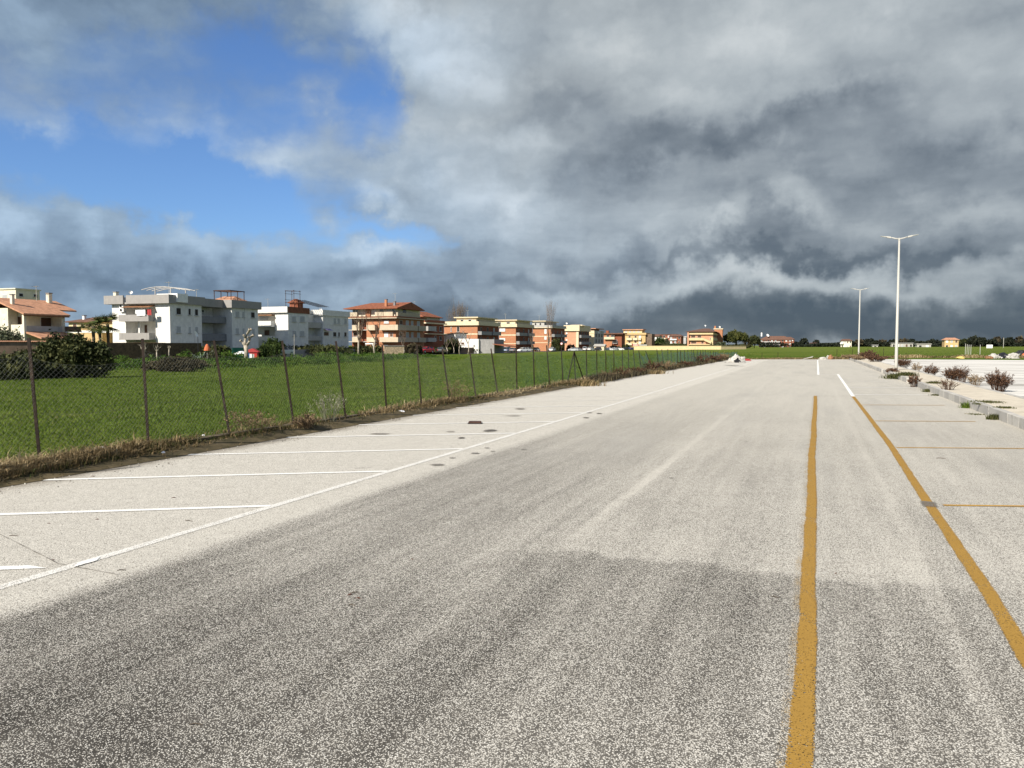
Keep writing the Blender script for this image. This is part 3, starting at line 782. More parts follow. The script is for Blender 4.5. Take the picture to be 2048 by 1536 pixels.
# ------------------------------------------------------------------ buildings
class Bld:
    """a building on the street grid: local y = 0 is its sunny front, local x = 0 its side towards the car park"""
    def __init__(s, name, label, u, depth, rot=0.0, zg=-0.7, crop=None, cat='building', group=None):
        p = at(u, 690, depth)
        s.o = empty(name, (p.x, p.y, zg), R(rot), label=label, cat=cat, group=group)
        s.loc = Vector((p.x, p.y, zg)); s.rot = R(rot)
        s.cr = crop or (0, 0, 1)
    def local(s, a, b):
        u, v = s.cr[0] + a * s.cr[2], s.cr[1] + b * s.cr[2]
        d = ray(u, v); o = Vector((0, 0, CAM_H)) - s.loc
        m = Matrix.Rotation(-s.rot, 3, 'Z')
        return m @ o, m @ d
    def F(s, a, b, y=0.0):
        o, d = s.local(a, b); t = (y - o.y) / d.y
        return o.x + d.x * t, o.z + d.z * t
    def S(s, a, b, x=0.0):
        o, d = s.local(a, b); t = (x - o.x) / d.x
        return o.y + d.y * t, o.z + d.z * t
    def box(s, part, mat, x0, x1, y0, y1, z0, z1, parent=None, label=None):
        x0, x1 = min(x0, x1), max(x0, x1); y0, y1 = min(y0, y1), max(y0, y1); z0, z1 = min(z0, z1), max(z0, z1)
        return box_part(part, x1 - x0, y1 - y0, z1 - z0, mat, parent or s.o, ((x0 + x1) / 2, (y0 + y1) / 2, z0), label=label)
    def geo(s, part, mat, g, parent=None, smooth=False, label=None, bevel=0.0):
        return g.obj(part, mat, parent or s.o, smooth=smooth, label=label, bevel=bevel)
    def win(s, face, t0, t1, z0, z1, style='glass', at=0.0, frame='shutter_white', sill=True):
        """frame > pane or shutter, sill; t runs along the face"""
        w, h = abs(t1 - t0), abs(z1 - z0); tc = (t0 + t1) / 2; z0 = min(z0, z1)
        inner = {'glass': ('pane', 'glass'), 'shut': ('shutter', 'shutter_grey'), 'white': ('shutter', 'shutter_white'), 'brown': ('shutter', 'shutter_brown'), 'dark': ('pane', 'dark_opening')}[style]
        rz = 0 if face == 'F' else math.pi / 2
        loc = (tc, at - 0.03, z0) if face == 'F' else (at + 0.03, tc, z0)
        f = box_part('window', w, 0.06, h, frame, s.o, loc, (0, 0, rz))
        box_part(inner[0], w - 0.14, 0.05, h - 0.14, inner[1], f, (0, -0.018, 0.07))
        if sill:
            box_part('sill', w + 0.24, 0.20, 0.07, 'warm_grey', f, (0, -0.06, -0.075))
        return f
    def winpx(s, face, a0, b0, a1, b1, style='glass', at=0.0, **kw):
        fn = s.F if face == 'F' else s.S
        t0, z0 = fn(a0, b1, at); t1, z1 = fn(a1, b0, at)
        zm = fn(a1, b1, at)[1]
        return s.win(face, t0, t1, (z0 + zm) / 2, (z1 + fn(a0, b0, at)[1]) / 2, style, at, **kw)
    def balcony(s, face, t0, t1, z0, z1, proj, mat, part='balcony', at=0.0, thick=0.12, floor_mat=None):
        g = Geo()
        t0, t1 = min(t0, t1), max(t0, t1)
        zf = z0 + 0.2
        if face == 'F':
            g.box(t0, t1, at - proj, at, z0, zf).box(t0, t1, at - proj, at - proj + thick, zf, z1)
            g.box(t0, t0 + thick, at - proj + thick, at, zf, z1).box(t1 - thick, t1, at - proj + thick, at, zf, z1)
        else:
            g.box(at, at + proj, t0, t1, z0, zf).box(at + proj - thick, at + proj, t0, t1, zf, z1)
            g.box(at, at + proj - thick, t0, t0 + thick, zf, z1).box(at, at + proj - thick, t1 - thick, t1, zf, z1)
        return s.geo(part, mat, g)
    def railing(s, face, t0, t1, z0, z1, proj, mat='dark_metal', at=0.0):
        g = Geo()
        t0, t1 = min(t0, t1), max(t0, t1)
        n = max(2, int((t1 - t0) / 0.35))
        for k in range(n + 1):
            t = t0 + (t1 - t0) * k / n
            if face == 'F':
                g.box(t - 0.025, t + 0.025, at - proj, at - proj + 0.05, z0, z1)
            else:
                g.box(at + proj - 0.05, at + proj, t - 0.025, t + 0.025, z0, z1)
        for z in (z0, z1):
            if face == 'F':
                g.box(t0, t1, at - proj - 0.01, at - proj + 0.06, z, z + 0.06)
            else:
                g.box(at + proj - 0.06, at + proj + 0.01, t0, t1, z, z + 0.06)
        return s.geo('railing', mat, g)
    def hip_roof(s, x0, x1, y0, y1, ze, zr, mat, along='x', h0=0.0, h1=0.0, part='roof', th=0.18):
        """pitched roof; h0, h1 = how far the ridge ends lie inside (0 = gable)"""
        if along == 'x':
            ym = (y0 + y1) / 2
            rA, rB = (x0 + h0, ym), (x1 - h1, ym)
            ends = ((0, 3, 4), (2, 1, 5)); sl = ((0, 4, 5, 1), (2, 5, 4, 3))
        else:
            xm = (x0 + x1) / 2
            rA, rB = (xm, y0 + h0), (xm, y1 - h1)
            ends = ((1, 0, 4), (3, 2, 5)); sl = ((0, 3, 5, 4), (2, 1, 4, 5))
        V = [(x0, y0, ze), (x1, y0, ze), (x1, y1, ze), (x0, y1, ze), (*rA, zr), (*rB, zr)]
        V2 = [(a, b, c - th) for a, b, c in V[:4]]
        Fc = list(ends) + list(sl) + [(6, 9, 8, 7), (0, 1, 7, 6), (1, 2, 8, 7), (2, 3, 9, 8), (3, 0, 6, 9)]
        return s.geo(part, mat, Geo().add(V + V2, Fc))
    def antenna(s, x, y, z, h=2.0, dish=False):
        g = Geo().tube([(x, y, z), (x, y, z + h)], 0.035, 5)
        for k in range(5):
            w = 0.45 - 0.05 * k
            g.tube([(x - 0.6 + 0.25 * k, y - w, z + h - 0.1), (x - 0.6 + 0.25 * k, y + w, z + h - 0.1)], 0.02, 4)
        g.tube([(x - 0.65, y, z + h - 0.1), (x + 0.5, y, z + h - 0.1)], 0.025, 4)
        return s.geo('antenna', 'pale_metal', g)
    def dish(s, x, y, z, r=0.5, mat='white_paint'):
        g = Geo().tube([(x, y, z), (x, y, z + 0.7)], 0.04, 5)
        c = Vector((x, y, z + 0.9)); d = Vector((0.55, -0.65, 0.5)).normalized()
        a = d.orthogonal().normalized(); b = d.cross(a)
        V = [c - d * 0.12]; n = 14
        for ring, off in ((0.6, -0.07), (1.0, 0.06)):
            for k in range(n):
                t = 2 * math.pi * k / n
                V.append(c + (a * math.cos(t) + b * math.sin(t)) * r * ring + d * off)
        g.add(V, [(0, 1 + k, 1 + (k + 1) % n) for k in range(n)] + [(1 + k, 1 + n + k, 1 + n + (k + 1) % n, 1 + (k + 1) % n) for k in range(n)])
        return s.geo('satellite_dish', mat, g)
    def chimney(s, x, y, z0, z1, mat='concrete', w=0.5):
        c = s.box('chimney', mat, x - w / 2, x + w / 2, y - w / 2, y + w / 2, z0, z1)
        box_part('chimney_cap', w + 0.16, w + 0.16, 0.12, 'dark_grey_render', c, (0, 0, z1 - z0))
        return c
    def ac(s, face, t, z, at=0.0):
        loc = (t, at - 0.18, z) if face == 'F' else (at + 0.18, t, z)
        a = box_part('air_conditioner', 0.85, 0.34, 0.62, 'white_paint', s.o, loc, (0, 0, 0 if face == 'F' else math.pi / 2))
        g = Geo().tube([(-0.12, -0.175, 0.31), (-0.12, -0.19, 0.31)], 0.24, 14)
        g.obj('fan_grille', 'dark_metal', a)
        return a

K2 = 220 / 2048
K3 = 200 / 2048

# --- white block with two grey-parapeted wings and a recess of balconies between
b = Bld('apartment_block', 'white two-wing apartment block with broad grey parapet and stacked grey balconies', 341, 128, 4.0, crop=(200, 550, K2))
xl = b.F(228, 800)[0]; zp0 = b.F(1310, 527)[1]; zp1 = b.F(1310, 365)[1]
b.cr = (400, 550, K2)
y1 = b.S(30, 700)[0]; y2 = b.S(592, 700)[0]; y3 = b.S(1078, 700)[0]
b.cr = (200, 550, K2)
xa, xb = b.F(478, 800)[0], b.F(1032, 800)[0]
zt = zp1
DEP = 12.0
b.box('wall', 'white_plaster', xl, xa, 0, y1, 0, zp0)
b.box('wall', 'white_plaster', xb, 0, 0, y1, 0, zp0)
b.box('wall', 'white_plaster', xa, xb, 2.3, y1, 0, zp0)
b.box('wall', 'white_plaster', xl, -4.2, y1, y2, 0, zp0, label='back wall of the shaded recess')
b.box('wall', 'white_plaster', xl, 0, y2, y3, 0, zp0)
b.box('wall', 'white_plaster', -0.22, 0.06, -0.06, 0.22, 0, zp0, label='yellowish corner strip')
zf1, zf2 = b.F(700, 862)[1], b.F(700, 1205)[1]
for z in (zf1, zf2):
    b.box('floor_slab', 'white_plaster', xa, xb, -0.02, 2.3, z, z + 0.22)
# parapet band
ov = 0.75
def band(x0, x1, ya, yb, mat='grey_render'):
    return b.box('parapet', mat, x0, x1, ya, yb, zp0, zt)
xe = b.F(135, 470)[0]
gx0, gx1 = b.F(490, 450)[0], b.F(545, 450)[0]
band(xe, gx0, -ov, -ov + 0.25); band(gx1, 0.5, -ov, -ov + 0.25); band(gx0, gx1, 0.0, 0.2, 'dark_grey_render')
band(0.25, 0.5, -ov + 0.25, y1 + 0.35)
band(-1.6, 0.25, y1 + 0.1, y1 + 0.35)
band(-1.6, -1.35, y1 + 0.35, y2 - 0.4)
band(-1.6, 0.5, y2 - 0.65, y2 - 0.4)
band(0.25, 0.5, y2 - 0.4, y3 + 0.5)
band(xl, 0.25, y3 + 0.25, y3 + 0.5); band(xe, xe + 0.25, -ov + 0.25, y3 + 0.5)
b.box('roof', 'warm_grey', xe + 0.25, 0.25, -ov + 0.25, y1 + 0.1, zp0 - 0.02, zp0 + 0.25)
b.box('roof', 'warm_grey', xe + 0.25, -1.6, y1 + 0.1, y2 - 0.65, zp0 - 0.02, zp0 + 0.25)
b.box('roof', 'warm_grey', xe + 0.25, 0.25, y2 - 0.4, y3 + 0.25, zp0 - 0.02, zp0 + 0.25)
# front balconies
bx0, bx1 = b.F(352, 800, -1.3)[0], b.F(905, 800, -1.3)[0]
b.balcony('F', bx0, bx1, b.F(700, 862, -1.3)[1], b.F(700, 738, -1.3)[1], 1.35, 'grey_render')
b.balcony('F', bx0, bx1 + 0.05, b.F(700, 1205, -1.3)[1], b.F(700, 1080, -1.3)[1], 1.35, 'grey_render')
b.box('column', 'white_paint', xa + 2.6, xa + 2.85, 0.0, 0.25, zf2, zf1)
for (a0, a1, b0, b1, stl) in ((560, 640, 600, 730, 'brown'), (860, 960, 640, 740, 'brown')):
    b.winpx('F', a0, b0, a1, b1, stl, at=2.3, sill=False)
b.win('F', b.F(830, 1000, 2.3)[0], b.F(890, 1000, 2.3)[0], zf2 + 0.22, zf2 + 2.6, 'brown', at=2.3, sill=False)
b.win('F', b.F(600, 1000, 2.3)[0], b.F(690, 1000, 2.3)[0], zf2 + 0.22, zf2 + 2.5, 'white', at=2.3, sill=False)
aw = b.geo('awning', 'wood', Geo().add([(xa + 0.3, -1.2, zf1 + 2.35), (xb - 0.1, -1.2, zf1 + 2.3), (xb - 0.1, 0.6, zf1 + 2.75), (xa + 0.3, 0.6, zf1 + 2.75), (xa + 0.3, -1.2, zf1 + 2.28), (xb - 0.1, -1.2, zf1 + 2.23), (xb - 0.1, 0.6, zf1 + 2.68), (xa + 0.3, 0.6, zf1 + 2.68)], [(0, 1, 2, 3), (7, 6, 5, 4), (0, 4, 5, 1), (1, 5, 6, 2), (2, 6, 7, 3), (3, 7, 4, 0)]))
b.ac('F', b.F(425, 590)[0], b.F(425, 612)[1]); b.ac('F', b.F(430, 660)[0], b.F(430, 690)[1])
# side windows (shaded wall): open above, shuttered below
for w in ((1415, 610, 1502, 738, 'dark'), (1640, 622, 1685, 748, 'dark'), (1762, 632, 1820, 758, 'dark'), (1418, 952, 1502, 1078, 'shut'), (1650, 958, 1688, 1084, 'shut'), (1770, 962, 1824, 1088, 'shut')):
    b.winpx('S', *w[:4], w[4])
b.cr = (400, 550, K2)
for w in ((655, 672, 730, 785, 'shut'), (785, 680, 822, 790, 'shut'), (945, 690, 1015, 800, 'dark'), (660, 988, 722, 1098, 'shut'), (790, 990, 824, 1100, 'shut'), (965, 995, 1015, 1105, 'shut')):
    b.winpx('S', *w[:4], w[4])
b.box('pilaster', 'white_plaster', 0.0, 0.12, b.S(830, 700)[0], b.S(862, 700)[0], 0, zp0)
# recess balconies
for (b0, b1) in ((770, 890), (1095, 1225)):
    z1 = b.S(200, b0, -1.0)[1]; z0 = b.S(200, b1, -1.0)[1]
    b.balcony('S', y1 + 0.05, y2 - 0.05, z0, z1, 3.0, 'dark_grey_render', at=-4.2)
b.ac('S', y1 + 3.9, zf1 + 2.0, at=-4.2); b.ac('S', y1 + 5.2, zf1 + 1.9, at=-4.2)
b.win('S', y1 + 1.2, y1 + 2.4, zf1 + 0.3, zf1 + 2.4, 'glass', at=-4.2, sill=False)
b.win('S', y1 + 1.2, y1 + 2.4, zf2 + 0.3, zf2 + 2.4, 'glass', at=-4.2, sill=False)
# roof clutter: chimney, curved pergola, brown pergola with a terracotta lean-to, antennas
b.cr = (200, 550, K2)
zr = zp0 + 0.25
b.chimney(b.F(245, 350)[0], 0.6, zr, b.F(245, 318)[1], 'cream_plaster', 0.6)
g = Geo()
for k in range(4):
    yy = 1.5 + 1.2 * k
    pts = [(b.F(640 + t * 730, 0)[0], yy, zt + 0.75 + 0.75 * math.sin(math.pi * (0.12 + 0.8 * t)) ) for t in (0, 0.2, 0.4, 0.6, 0.8, 1.0)]
    g.tube(pts, 0.07, 5)
for t in (0.35, 0.75):
    for yy in (1.5, 5.1):
        xx = b.F(640 + t * 730, 0)[0]
        g.box(xx - 0.06, xx + 0.06, yy - 0.06, yy + 0.06, zr, zt + 1.35)
b.geo('pergola', 'warm_grey', g)
b.box('stair_cabin', 'white_paint', b.F(980, 300)[0], b.F(1460, 300)[0] - 1.0, 0.9, 3.4, zr, zt + 0.25)
b.dish(b.F(540, 340)[0], 0.4, zt - 0.35, 0.3)
b.antenna(b.F(1040, 200)[0], 3.0, zr, 3.6); b.antenna(-0.6, y1 - 0.5, zr, 2.6)
b.cr = (400, 550, K2)
ya, yb = b.S(590, 400)[0] + 0.2, b.S(845, 400)[0]
g = Geo()
ztop = b.S(590, 292)[1]
for xx in (-0.3, -4.0):
    for yy in (ya, (ya + yb) / 2, yb):
        g.box(xx - 0.05, xx + 0.05, yy - 0.05, yy + 0.05, zr, ztop)
    g.box(xx - 0.06, xx + 0.06, ya - 0.2, yb + 0.2, ztop, ztop + 0.14)
for yy in (ya, (ya + yb) / 2, yb):
    g.box(-3.91, -0.39, yy - 0.06, yy + 0.06, ztop + 0.01, ztop + 0.18)
b.geo('pergola', 'dark_rust', g)
b.box('stair_cabin', 'cream_plaster', -5.2, -1.0, ya + 1.2, yb + 1.5, zr, zt + 0.15)
b.hip_roof(-5.4, -0.8, ya + 1.0, yb + 1.7, zt + 0.15, zt + 0.95, 'terracotta', 'x', 1.0, 1.0)
# washing on the top balcony (things of their own)
b.cr = (200, 550, K2)
wx0, wx1 = b.F(700, 680, -1.25)[0], b.F(865, 680, -1.25)[0]
def hanging(name, x0, x1, z0, z1, mat, label, cat, y=-1.5):
    g = Geo()
    n = 8
    V = []
    for i in range(n + 1):
        t = i / n
        for z in (z1, (z0 + z1) / 2, z0):
            V.append((x0 + (x1 - x0) * t, 0.05 * math.sin(t * 9 + z) , z))
    V2 = [(a, bb + 0.03, c) for a, bb, c in V]
    m = len(V)
    Fc = [(i * 3 + k, i * 3 + k + 1, (i + 1) * 3 + k + 1, (i + 1) * 3 + k) for i in range(n) for k in range(2)]
    Fc += [tuple(q + m for q in reversed(f)) for f in Fc]
    g.add(V + V2, Fc)
    p = b.o.matrix_basis @ Vector((0, y, 0))
    o = g.obj(name, mat, None, tuple(Vector((b.loc.x, b.loc.y, b.loc.z)) + Matrix.Rotation(b.rot, 3, 'Z') @ Vector((0, y, 0))), (0, 0, b.rot))
    return tag(o, label, cat)
b.cr = (200, 550, K2)
z_hi = b.F(700, 650, -1.5)[1]
hanging('bed_sheet', wx0, wx1, z_hi - 0.95, z_hi, 'white_cloth', 'white bed sheet hung over the upper grey balcony of the white block', 'laundry')
hanging('towel', b.F(650, 680, -1.5)[0], b.F(690, 680, -1.5)[0], z_hi - 0.65, z_hi, 'white_cloth', 'small white towel drying beside the big sheet on the balcony', 'laundry', -1.46)
hanging('blanket', b.F(875, 680, -1.5)[0], b.F(955, 680, -1.5)[0], z_hi - 0.9, z_hi + 0.05, 'red_cloth', 'dark red blanket hung at the end of the upper grey balcony', 'laundry', -1.47)

# --- second white block: white parapet on one wing, brown band on the other
b = Bld('apartment_block', 'white apartment block with brown parapet band and red scaffold on its roof', 577, 157, 3.0, crop=(400, 550, K2))
xl = b.F(1085, 900)[0]; zp0, zp1 = b.F(1640, 700)[1], b.F(1640, 588)[1]
b.cr = (560, 560, K2)
y1 = b.S(525, 800)[0]; y2 = b.S(800, 800)[0]; y3 = b.S(1272, 800)[0]
b.cr = (400, 550, K2)
xb = b.F(1400, 900)[0]
b.box('wall', 'white_plaster', xb, 0, 0, y1, 0, zp0)
b.box('wall', 'white_plaster', xl - 2.5, xb, 2.0, y1, 0, zp0)
b.box('wall', 'white_plaster', xl - 2.5, -2.2, y1, y2, 0, zp0)
b.box('wall', 'white_plaster', xl - 2.5, 0, y2, y3, 0, zp0)
b.box('parapet', 'white_plaster', xl - 2.5, 0.15, -0.5, -0.25, zp0, zp1)
b.box('parapet', 'brown_band', -0.1, 0.15, -0.25, y1 + 0.4, zp0, zp1, label='brown band on the shaded side')
b.box('parapet', 'white_plaster', -0.1, 0.3, y2 - 0.5, y3 + 0.3, zp0 - 0.1, zp1 - 0.1)
b.box('parapet', 'white_plaster', -2.6, -0.1, y2 - 0.5, y2 - 0.25, zp0 - 0.1, zp1 - 0.1)
b.box('parapet', 'white_plaster', -2.6, -2.35, y1 + 0.4, y2 - 0.5, zp0, zp1 - 0.2)
b.box('roof', 'warm_grey', xl - 2.5, -0.1, -0.25, y1, zp0 - 0.02, zp0 + 0.2)
b.box('roof', 'warm_grey', xl - 2.5, -2.35, y1, y2 - 0.25, zp0 - 0.02, zp0 + 0.2)
b.box('roof', 'warm_grey', xl - 2.5, -0.1, y2 - 0.25, y3, zp0 - 0.02, zp0 + 0.2)
for (b0, b1) in ((858, 965), (1140, 1225)):
    b.balcony('F', b.F(1085, 900, -1.2)[0] - 2.5, b.F(1325, 900, -1.2)[0], b.F(1300, b1, -1.2)[1], b.F(1300, b0, -1.2)[1], 1.25, 'white_plaster')
zf = b.F(1300, 965)[1]
b.box('floor_slab', 'white_plaster', xl - 2.5, xb, 0, 2.0, zf, zf + 0.2)
b.geo('awning', 'wood', Geo().box(xl, xb - 0.2, -0.9, 1.0, b.F(1200, 760)[1], b.F(1200, 740)[1]))
b.winpx('F', 1110, 770, 1280, 850, 'shut', at=2.0, sill=False); b.winpx('F', 1200, 1020, 1300, 1130, 'brown', at=2.0, sill=False)
b.cr = (560, 560, K2)
for w in ((220, 672, 295, 775), (372, 672, 455, 780), (228, 942, 298, 1045), (368, 945, 452, 1048)):
    b.winpx('S', *w, 'shut')
for w in ((1000, 712, 1040, 812, 'shut'), (1072, 712, 1110, 812, 'shut'), (1192, 722, 1240, 815, 'shut'), (985, 968, 1045, 1055, 'dark'), (1080, 970, 1110, 1058, 'dark'), (1192, 970, 1236, 1056, 'dark')):
    b.winpx('S', *w[:4], w[4])
b.box('belt', 'white_plaster', 0, 0.08, y2, y3, b.S(1000, 830)[1] - 0.1, b.S(1000, 815)[1])
for (b0, b1) in ((790, 895), (1045, 1128)):
    b.balcony('S', y1 + 0.05, y2 - 0.05, b.S(660, b1, -0.5)[1], b.S(660, b0, -0.5)[1], 1.9, 'warm_grey', at=-2.2)
b.geo('awning', 'violet_cloth', Geo().add([(0.1, y2 + 0.1, b.S(850, 905)[1]), (1.0, y2 + 0.1, b.S(850, 940)[1]), (1.0, y2 + 2.6, b.S(850, 940)[1]), (0.1, y2 + 2.6, b.S(850, 905)[1])], [(0, 1, 2, 3)]))
b.win('S', y2 + 0.2, y2 + 2.2, b.S(850, 1040)[1], b.S(850, 965)[1], 'brown', sill=False)
# red scaffold and roof shed
zr = zp0 + 0.2
g = Geo()
yA, yB = y1 - 2.0, y1 + 6.0
zs = b.S(400, 300, -1.5)[1]
for xx in (-3.4, -1.4):
    for yy in (yA - 1.0, yA + 1.2):
        g.box(xx - 0.035, xx + 0.035, yy - 0.035, yy + 0.035, zr, zs + 1.1)
    for zz in (zs - 1.5, zs - 0.9, zs + 0.9, zs + 0.35):
        g.box(xx - 0.04, xx + 0.04, yA - 1.3, yA + 1.5, zz, zz + 0.06)
for yy in (yA - 1.0, yA + 1.2):
    for zz in (zs - 1.42, zs + 0.97):
        g.box(-3.36, -1.44, yy - 0.04, yy + 0.04, zz, zz + 0.06)
for k in range(6):
    g.tube([(-3.0 + 0.5 * k, yA + 1.4, zs - 0.9), (-3.0 + 0.5 * k, yB + 3.0, zs - 1.9)], 0.05, 4)
b.geo('scaffold', 'dark_rust', g)
b.box('stair_cabin', 'red_brick', -4.4, -2.4, y1 - 0.2, y1 + 1.8, zr, zs - 1.3)
b.hip_roof(-4.7, -2.1, y1 - 0.5, y1 + 2.1, zs - 1.3, zs - 0.5, 'red_tiles', 'y', 0.8, 0.8)
b.antenna(-5.5, 1.0, zr, 2.8); b.dish(-1.0, y2 + 0.6, zr, 0.4)

# --- villa with terracotta roofs and a verandah, at the left edge
b = Bld('villa', 'cream villa with sloping terracotta roof above an open verandah', 49.4, 112, 3.0, crop=(0, 550, K2))
ze = b.S(470, 712, 0.5)[1]
L = b.S(1195, 800)[0]; zfl = b.S(520, 1045)[1]
sl = 0.37
WID = 15.0
Lw = b.S(1285, 800)[0]; Lr = b.S(1425, 615, -1.7)[0]
b.box('wall', 'cream_plaster', -WID, b.F(150, 800)[0], 0, Lw, 0, ze + sl * 2.2)
b.box('wall', 'cream_plaster', b.F(150, 800)[0], -2.6, 1.6, Lw, 0, ze + 0.2)
b.box('wall', 'cream_plaster', -2.6, 0, 0, L, 0, zfl, label='base under the verandah')
b.box('wall', 'cream_plaster', -2.6, -2.0, L, Lw, 0, ze + 0.6)
b.box('wall', 'cream_plaster', -2.0, -0.2, L, L + 0.3, 0, ze - 0.2)
b.box('column', 'cream_plaster', -0.35, 0.0, 0.0, 0.4, zfl, ze - 0.15)
b.box('column', 'cream_plaster', -0.3, 0.0, L - 0.35, L, zfl, ze - 0.15)
b.balcony('S', 0.4, L - 0.35, zfl - 0.05, b.S(520, 945)[1], 0.14, 'warm_grey', at=-0.14)
b.balcony('F', b.F(205, 900)[0], -0.35, zfl, b.F(300, 925)[1], 0.14, 'cream_plaster', at=0.14)
b.balcony('S', L + 0.1, b.S(1490, 950, 1.0)[0], b.S(1250, 1058, 1.0)[1], b.S(1250, 955, 1.0)[1], 1.2, 'brown_wall')
b.win('S', b.S(750, 850, -2.6)[0], b.S(950, 850, -2.6)[0], zfl + 0.1, zfl + 2.2, 'brown', at=-2.6, sill=False)
b.win('F', b.F(300, 850, 1.6)[0], b.F(440, 850, 1.6)[0], b.F(300, 925, 1.6)[1], b.F(300, 768, 1.6)[1], 'brown', at=1.6)
# roof: one long slope to the verandah, the other side falls away behind
def shed(name, x0, x1, y0, y1, z0, z1, mat, th=0.22):
    g = Geo().add([(x0, y0, z0), (x1, y0, z1), (x1, y1, z1), (x0, y1, z0), (x0, y0, z0 - th), (x1, y0, z1 - th), (x1, y1, z1 - th), (x0, y1, z0 - th)],
                  [(0, 1, 2, 3), (7, 6, 5, 4), (0, 4, 5, 1), (1, 5, 6, 2), (2, 6, 7, 3), (3, 7, 4, 0)])
    return b.geo(name, mat, g)
XR = -6.0
shed('roof', XR, 0.6, -0.5, L + 0.6, ze + sl * (0.6 - XR), ze, 'terracotta')
shed('roof', -WID - 1, XR, -0.5, L + 0.6, ze + sl * (0.6 - XR) - 3.0, ze + sl * (0.6 - XR), 'terracotta')
g = Geo().add([(XR - 6, 0.05, ze - 0.3), (-0.1, 0.05, ze - 0.3), (XR, 0.05, ze + sl * (0.6 - XR) - 0.25)], [(0, 1, 2)]).add([(XR - 6, 0.3, ze - 0.3), (-0.1, 0.3, ze - 0.3), (XR, 0.3, ze + sl * (0.6 - XR) - 0.25)], [(2, 1, 0)])
shed('roof', XR, -1.7, L + 0.6, Lr, ze + sl * (0.6 - XR), ze + sl * 2.3, 'terracotta')
b.box('fascia', 'wood', 0.42, 0.5, -0.4, L + 0.5, ze - 0.38, ze - 0.2)
# porch roof below
g = Geo()
z0 = b.S(500, 1052)[1]; z1 = b.S(720, 1160, 3.0)[1]
shed('porch_roof', 0.02, 3.0, 0.2, L + 1.0, z0, z1, 'terracotta', 0.25)
for yy in (0.8, L * 0.5, L + 0.4):
    b.box('porch_post', 'wood', 2.6, 2.75, yy, yy + 0.15, 0, z1)
b.chimney(b.F(140, 500)[0] - 0.3, 1.0, ze + 1.2, b.F(150, 385, 1.0)[1] + 0.1, 'cream_plaster', 0.42)
b.chimney(XR + 1.0, L + 1.8, ze + 2.0, b.S(980, 350, XR + 1)[1], 'cream_plaster', 0.6)
b.antenna(XR + 0.5, L, ze + 2.2, 2.4)

# --- cream block peeping over the villa
b = Bld('apartment_block', 'flat-roofed cream block rising behind the terracotta villa roof', 0 + 325 * K2, 165, 3.0, crop=(0, 550, K2))
zt = b.F(325, 262)[1]; L = b.S(738, 300)[0]
b.box('wall', 'cream_plaster', -16, 0, 0, L, 0, zt)
b.box('parapet', 'cream_plaster', -16.2, 0.2, -0.25, L + 0.25, zt, b.F(325, 240)[1])
b.winpx('S', 350, 340, 428, 402, 'dark'); b.winpx('S', 622, 355, 692, 410, 'dark')
for k in range(3):
    b.win('F', -2.5 - 3.5 * k, -3.9 - 3.5 * k, zt - 2.4, zt - 1.1, 'shut')

# --- low yellow house behind the palms
b = Bld('house', 'low ochre house with flat terracotta eaves behind the palm tree', 1290 * K2, 150, 2.0, crop=(0, 550, K2))
zt = b.F(1300, 868)[1]; W_ = abs(b.F(1290, 900)[0] - b.F(2200, 900)[0])
b.box('wall', 'sand_plaster', 0, 24, 0.0, 9, 0, zt - 0.1)
b.hip_roof(-0.5, 24.5, -0.6, 9.6, zt, b.F(1300, 832)[1] + 0.6, 'brown_tiles', 'x', 2, 2)
b.chimney(b.F(1570, 800, 2)[0], 2.0, zt, b.F(1570, 760, 2)[1], 'white_paint', 0.5)
for (a0, a1) in ((1360, 1430), (1510, 1560), (1660, 1700)):
    b.winpx('F', a0, 905, a1, 1000, 'brown')
b.box('terrace', 'ochre_plaster', b.F(1640, 900)[0], b.F(2090, 900)[0], -2.4, 0, 0, b.F(1700, 965, -2.4)[1])
b.box('belt', 'white_plaster', b.F(1480, 900)[0], 24, -2.5, -2.4, b.F(1700, 1045, -2.5)[1] - 0.3, b.F(1700, 1030, -2.5)[1])

# --- orange brick block with yellow balconies and a red pitched roof
b = Bld('apartment_block', 'orange brick apartment block with pale balconies under a red tiled roof', 690 + 948 * K2, 190, 2.0, crop=(690, 560, K2))
xl = b.F(68, 900)[0]; L = b.S(1470, 900)[0]
zc = b.F(940, 715)[1]; zc1 = b.F(940, 672)[1]
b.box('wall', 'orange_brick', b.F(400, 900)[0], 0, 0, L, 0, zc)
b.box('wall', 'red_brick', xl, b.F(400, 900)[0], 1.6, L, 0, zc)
b.box('cornice', 'brown_band', xl - 0.6, 0.7, -0.9, L + 0.4, zc, zc1)
b.box('belt', 'beige_render', xl - 0.65, 0.75, -0.95, L + 0.45, zc, zc + 0.22)
zr0 = b.F(900, 520)[1]
b.box('wall', 'cream_plaster', xl + 0.8, -0.6, 0.9, L - 1.0, zc1, zr0, label='set-back top storey')
b.box('wall', 'orange_brick', b.F(360, 600)[0], b.F(445, 600)[0], 0.55, 1.0, zc1, zr0)
for (t0, t1) in ((110, 255), (585, 735), (745, 915)):
    b.balcony('F', b.F(t0, 640)[0], b.F(t1, 640)[0], zc1, b.F(500, 600)[1], 0.8, 'beige_render', at=0.0)
b.balcony('S', 0.2, L * 0.78, zc1, b.S(1000, 605)[1], 0.5, 'shade_beige')
for (a0, a1, st) in ((145, 195, 'glass'), (200, 245, 'glass'), (500, 580, 'white'), (640, 720, 'glass'), (760, 860, 'white'), (875, 930, 'glass')):
    b.win('F', b.F(a0, 560, 0.9)[0], b.F(a1, 560, 0.9)[0], b.F(600, 605)[1], b.F(600, 540)[1], st, at=0.9, sill=False)
ridge = b.F(900, 438)[1] + 0.25
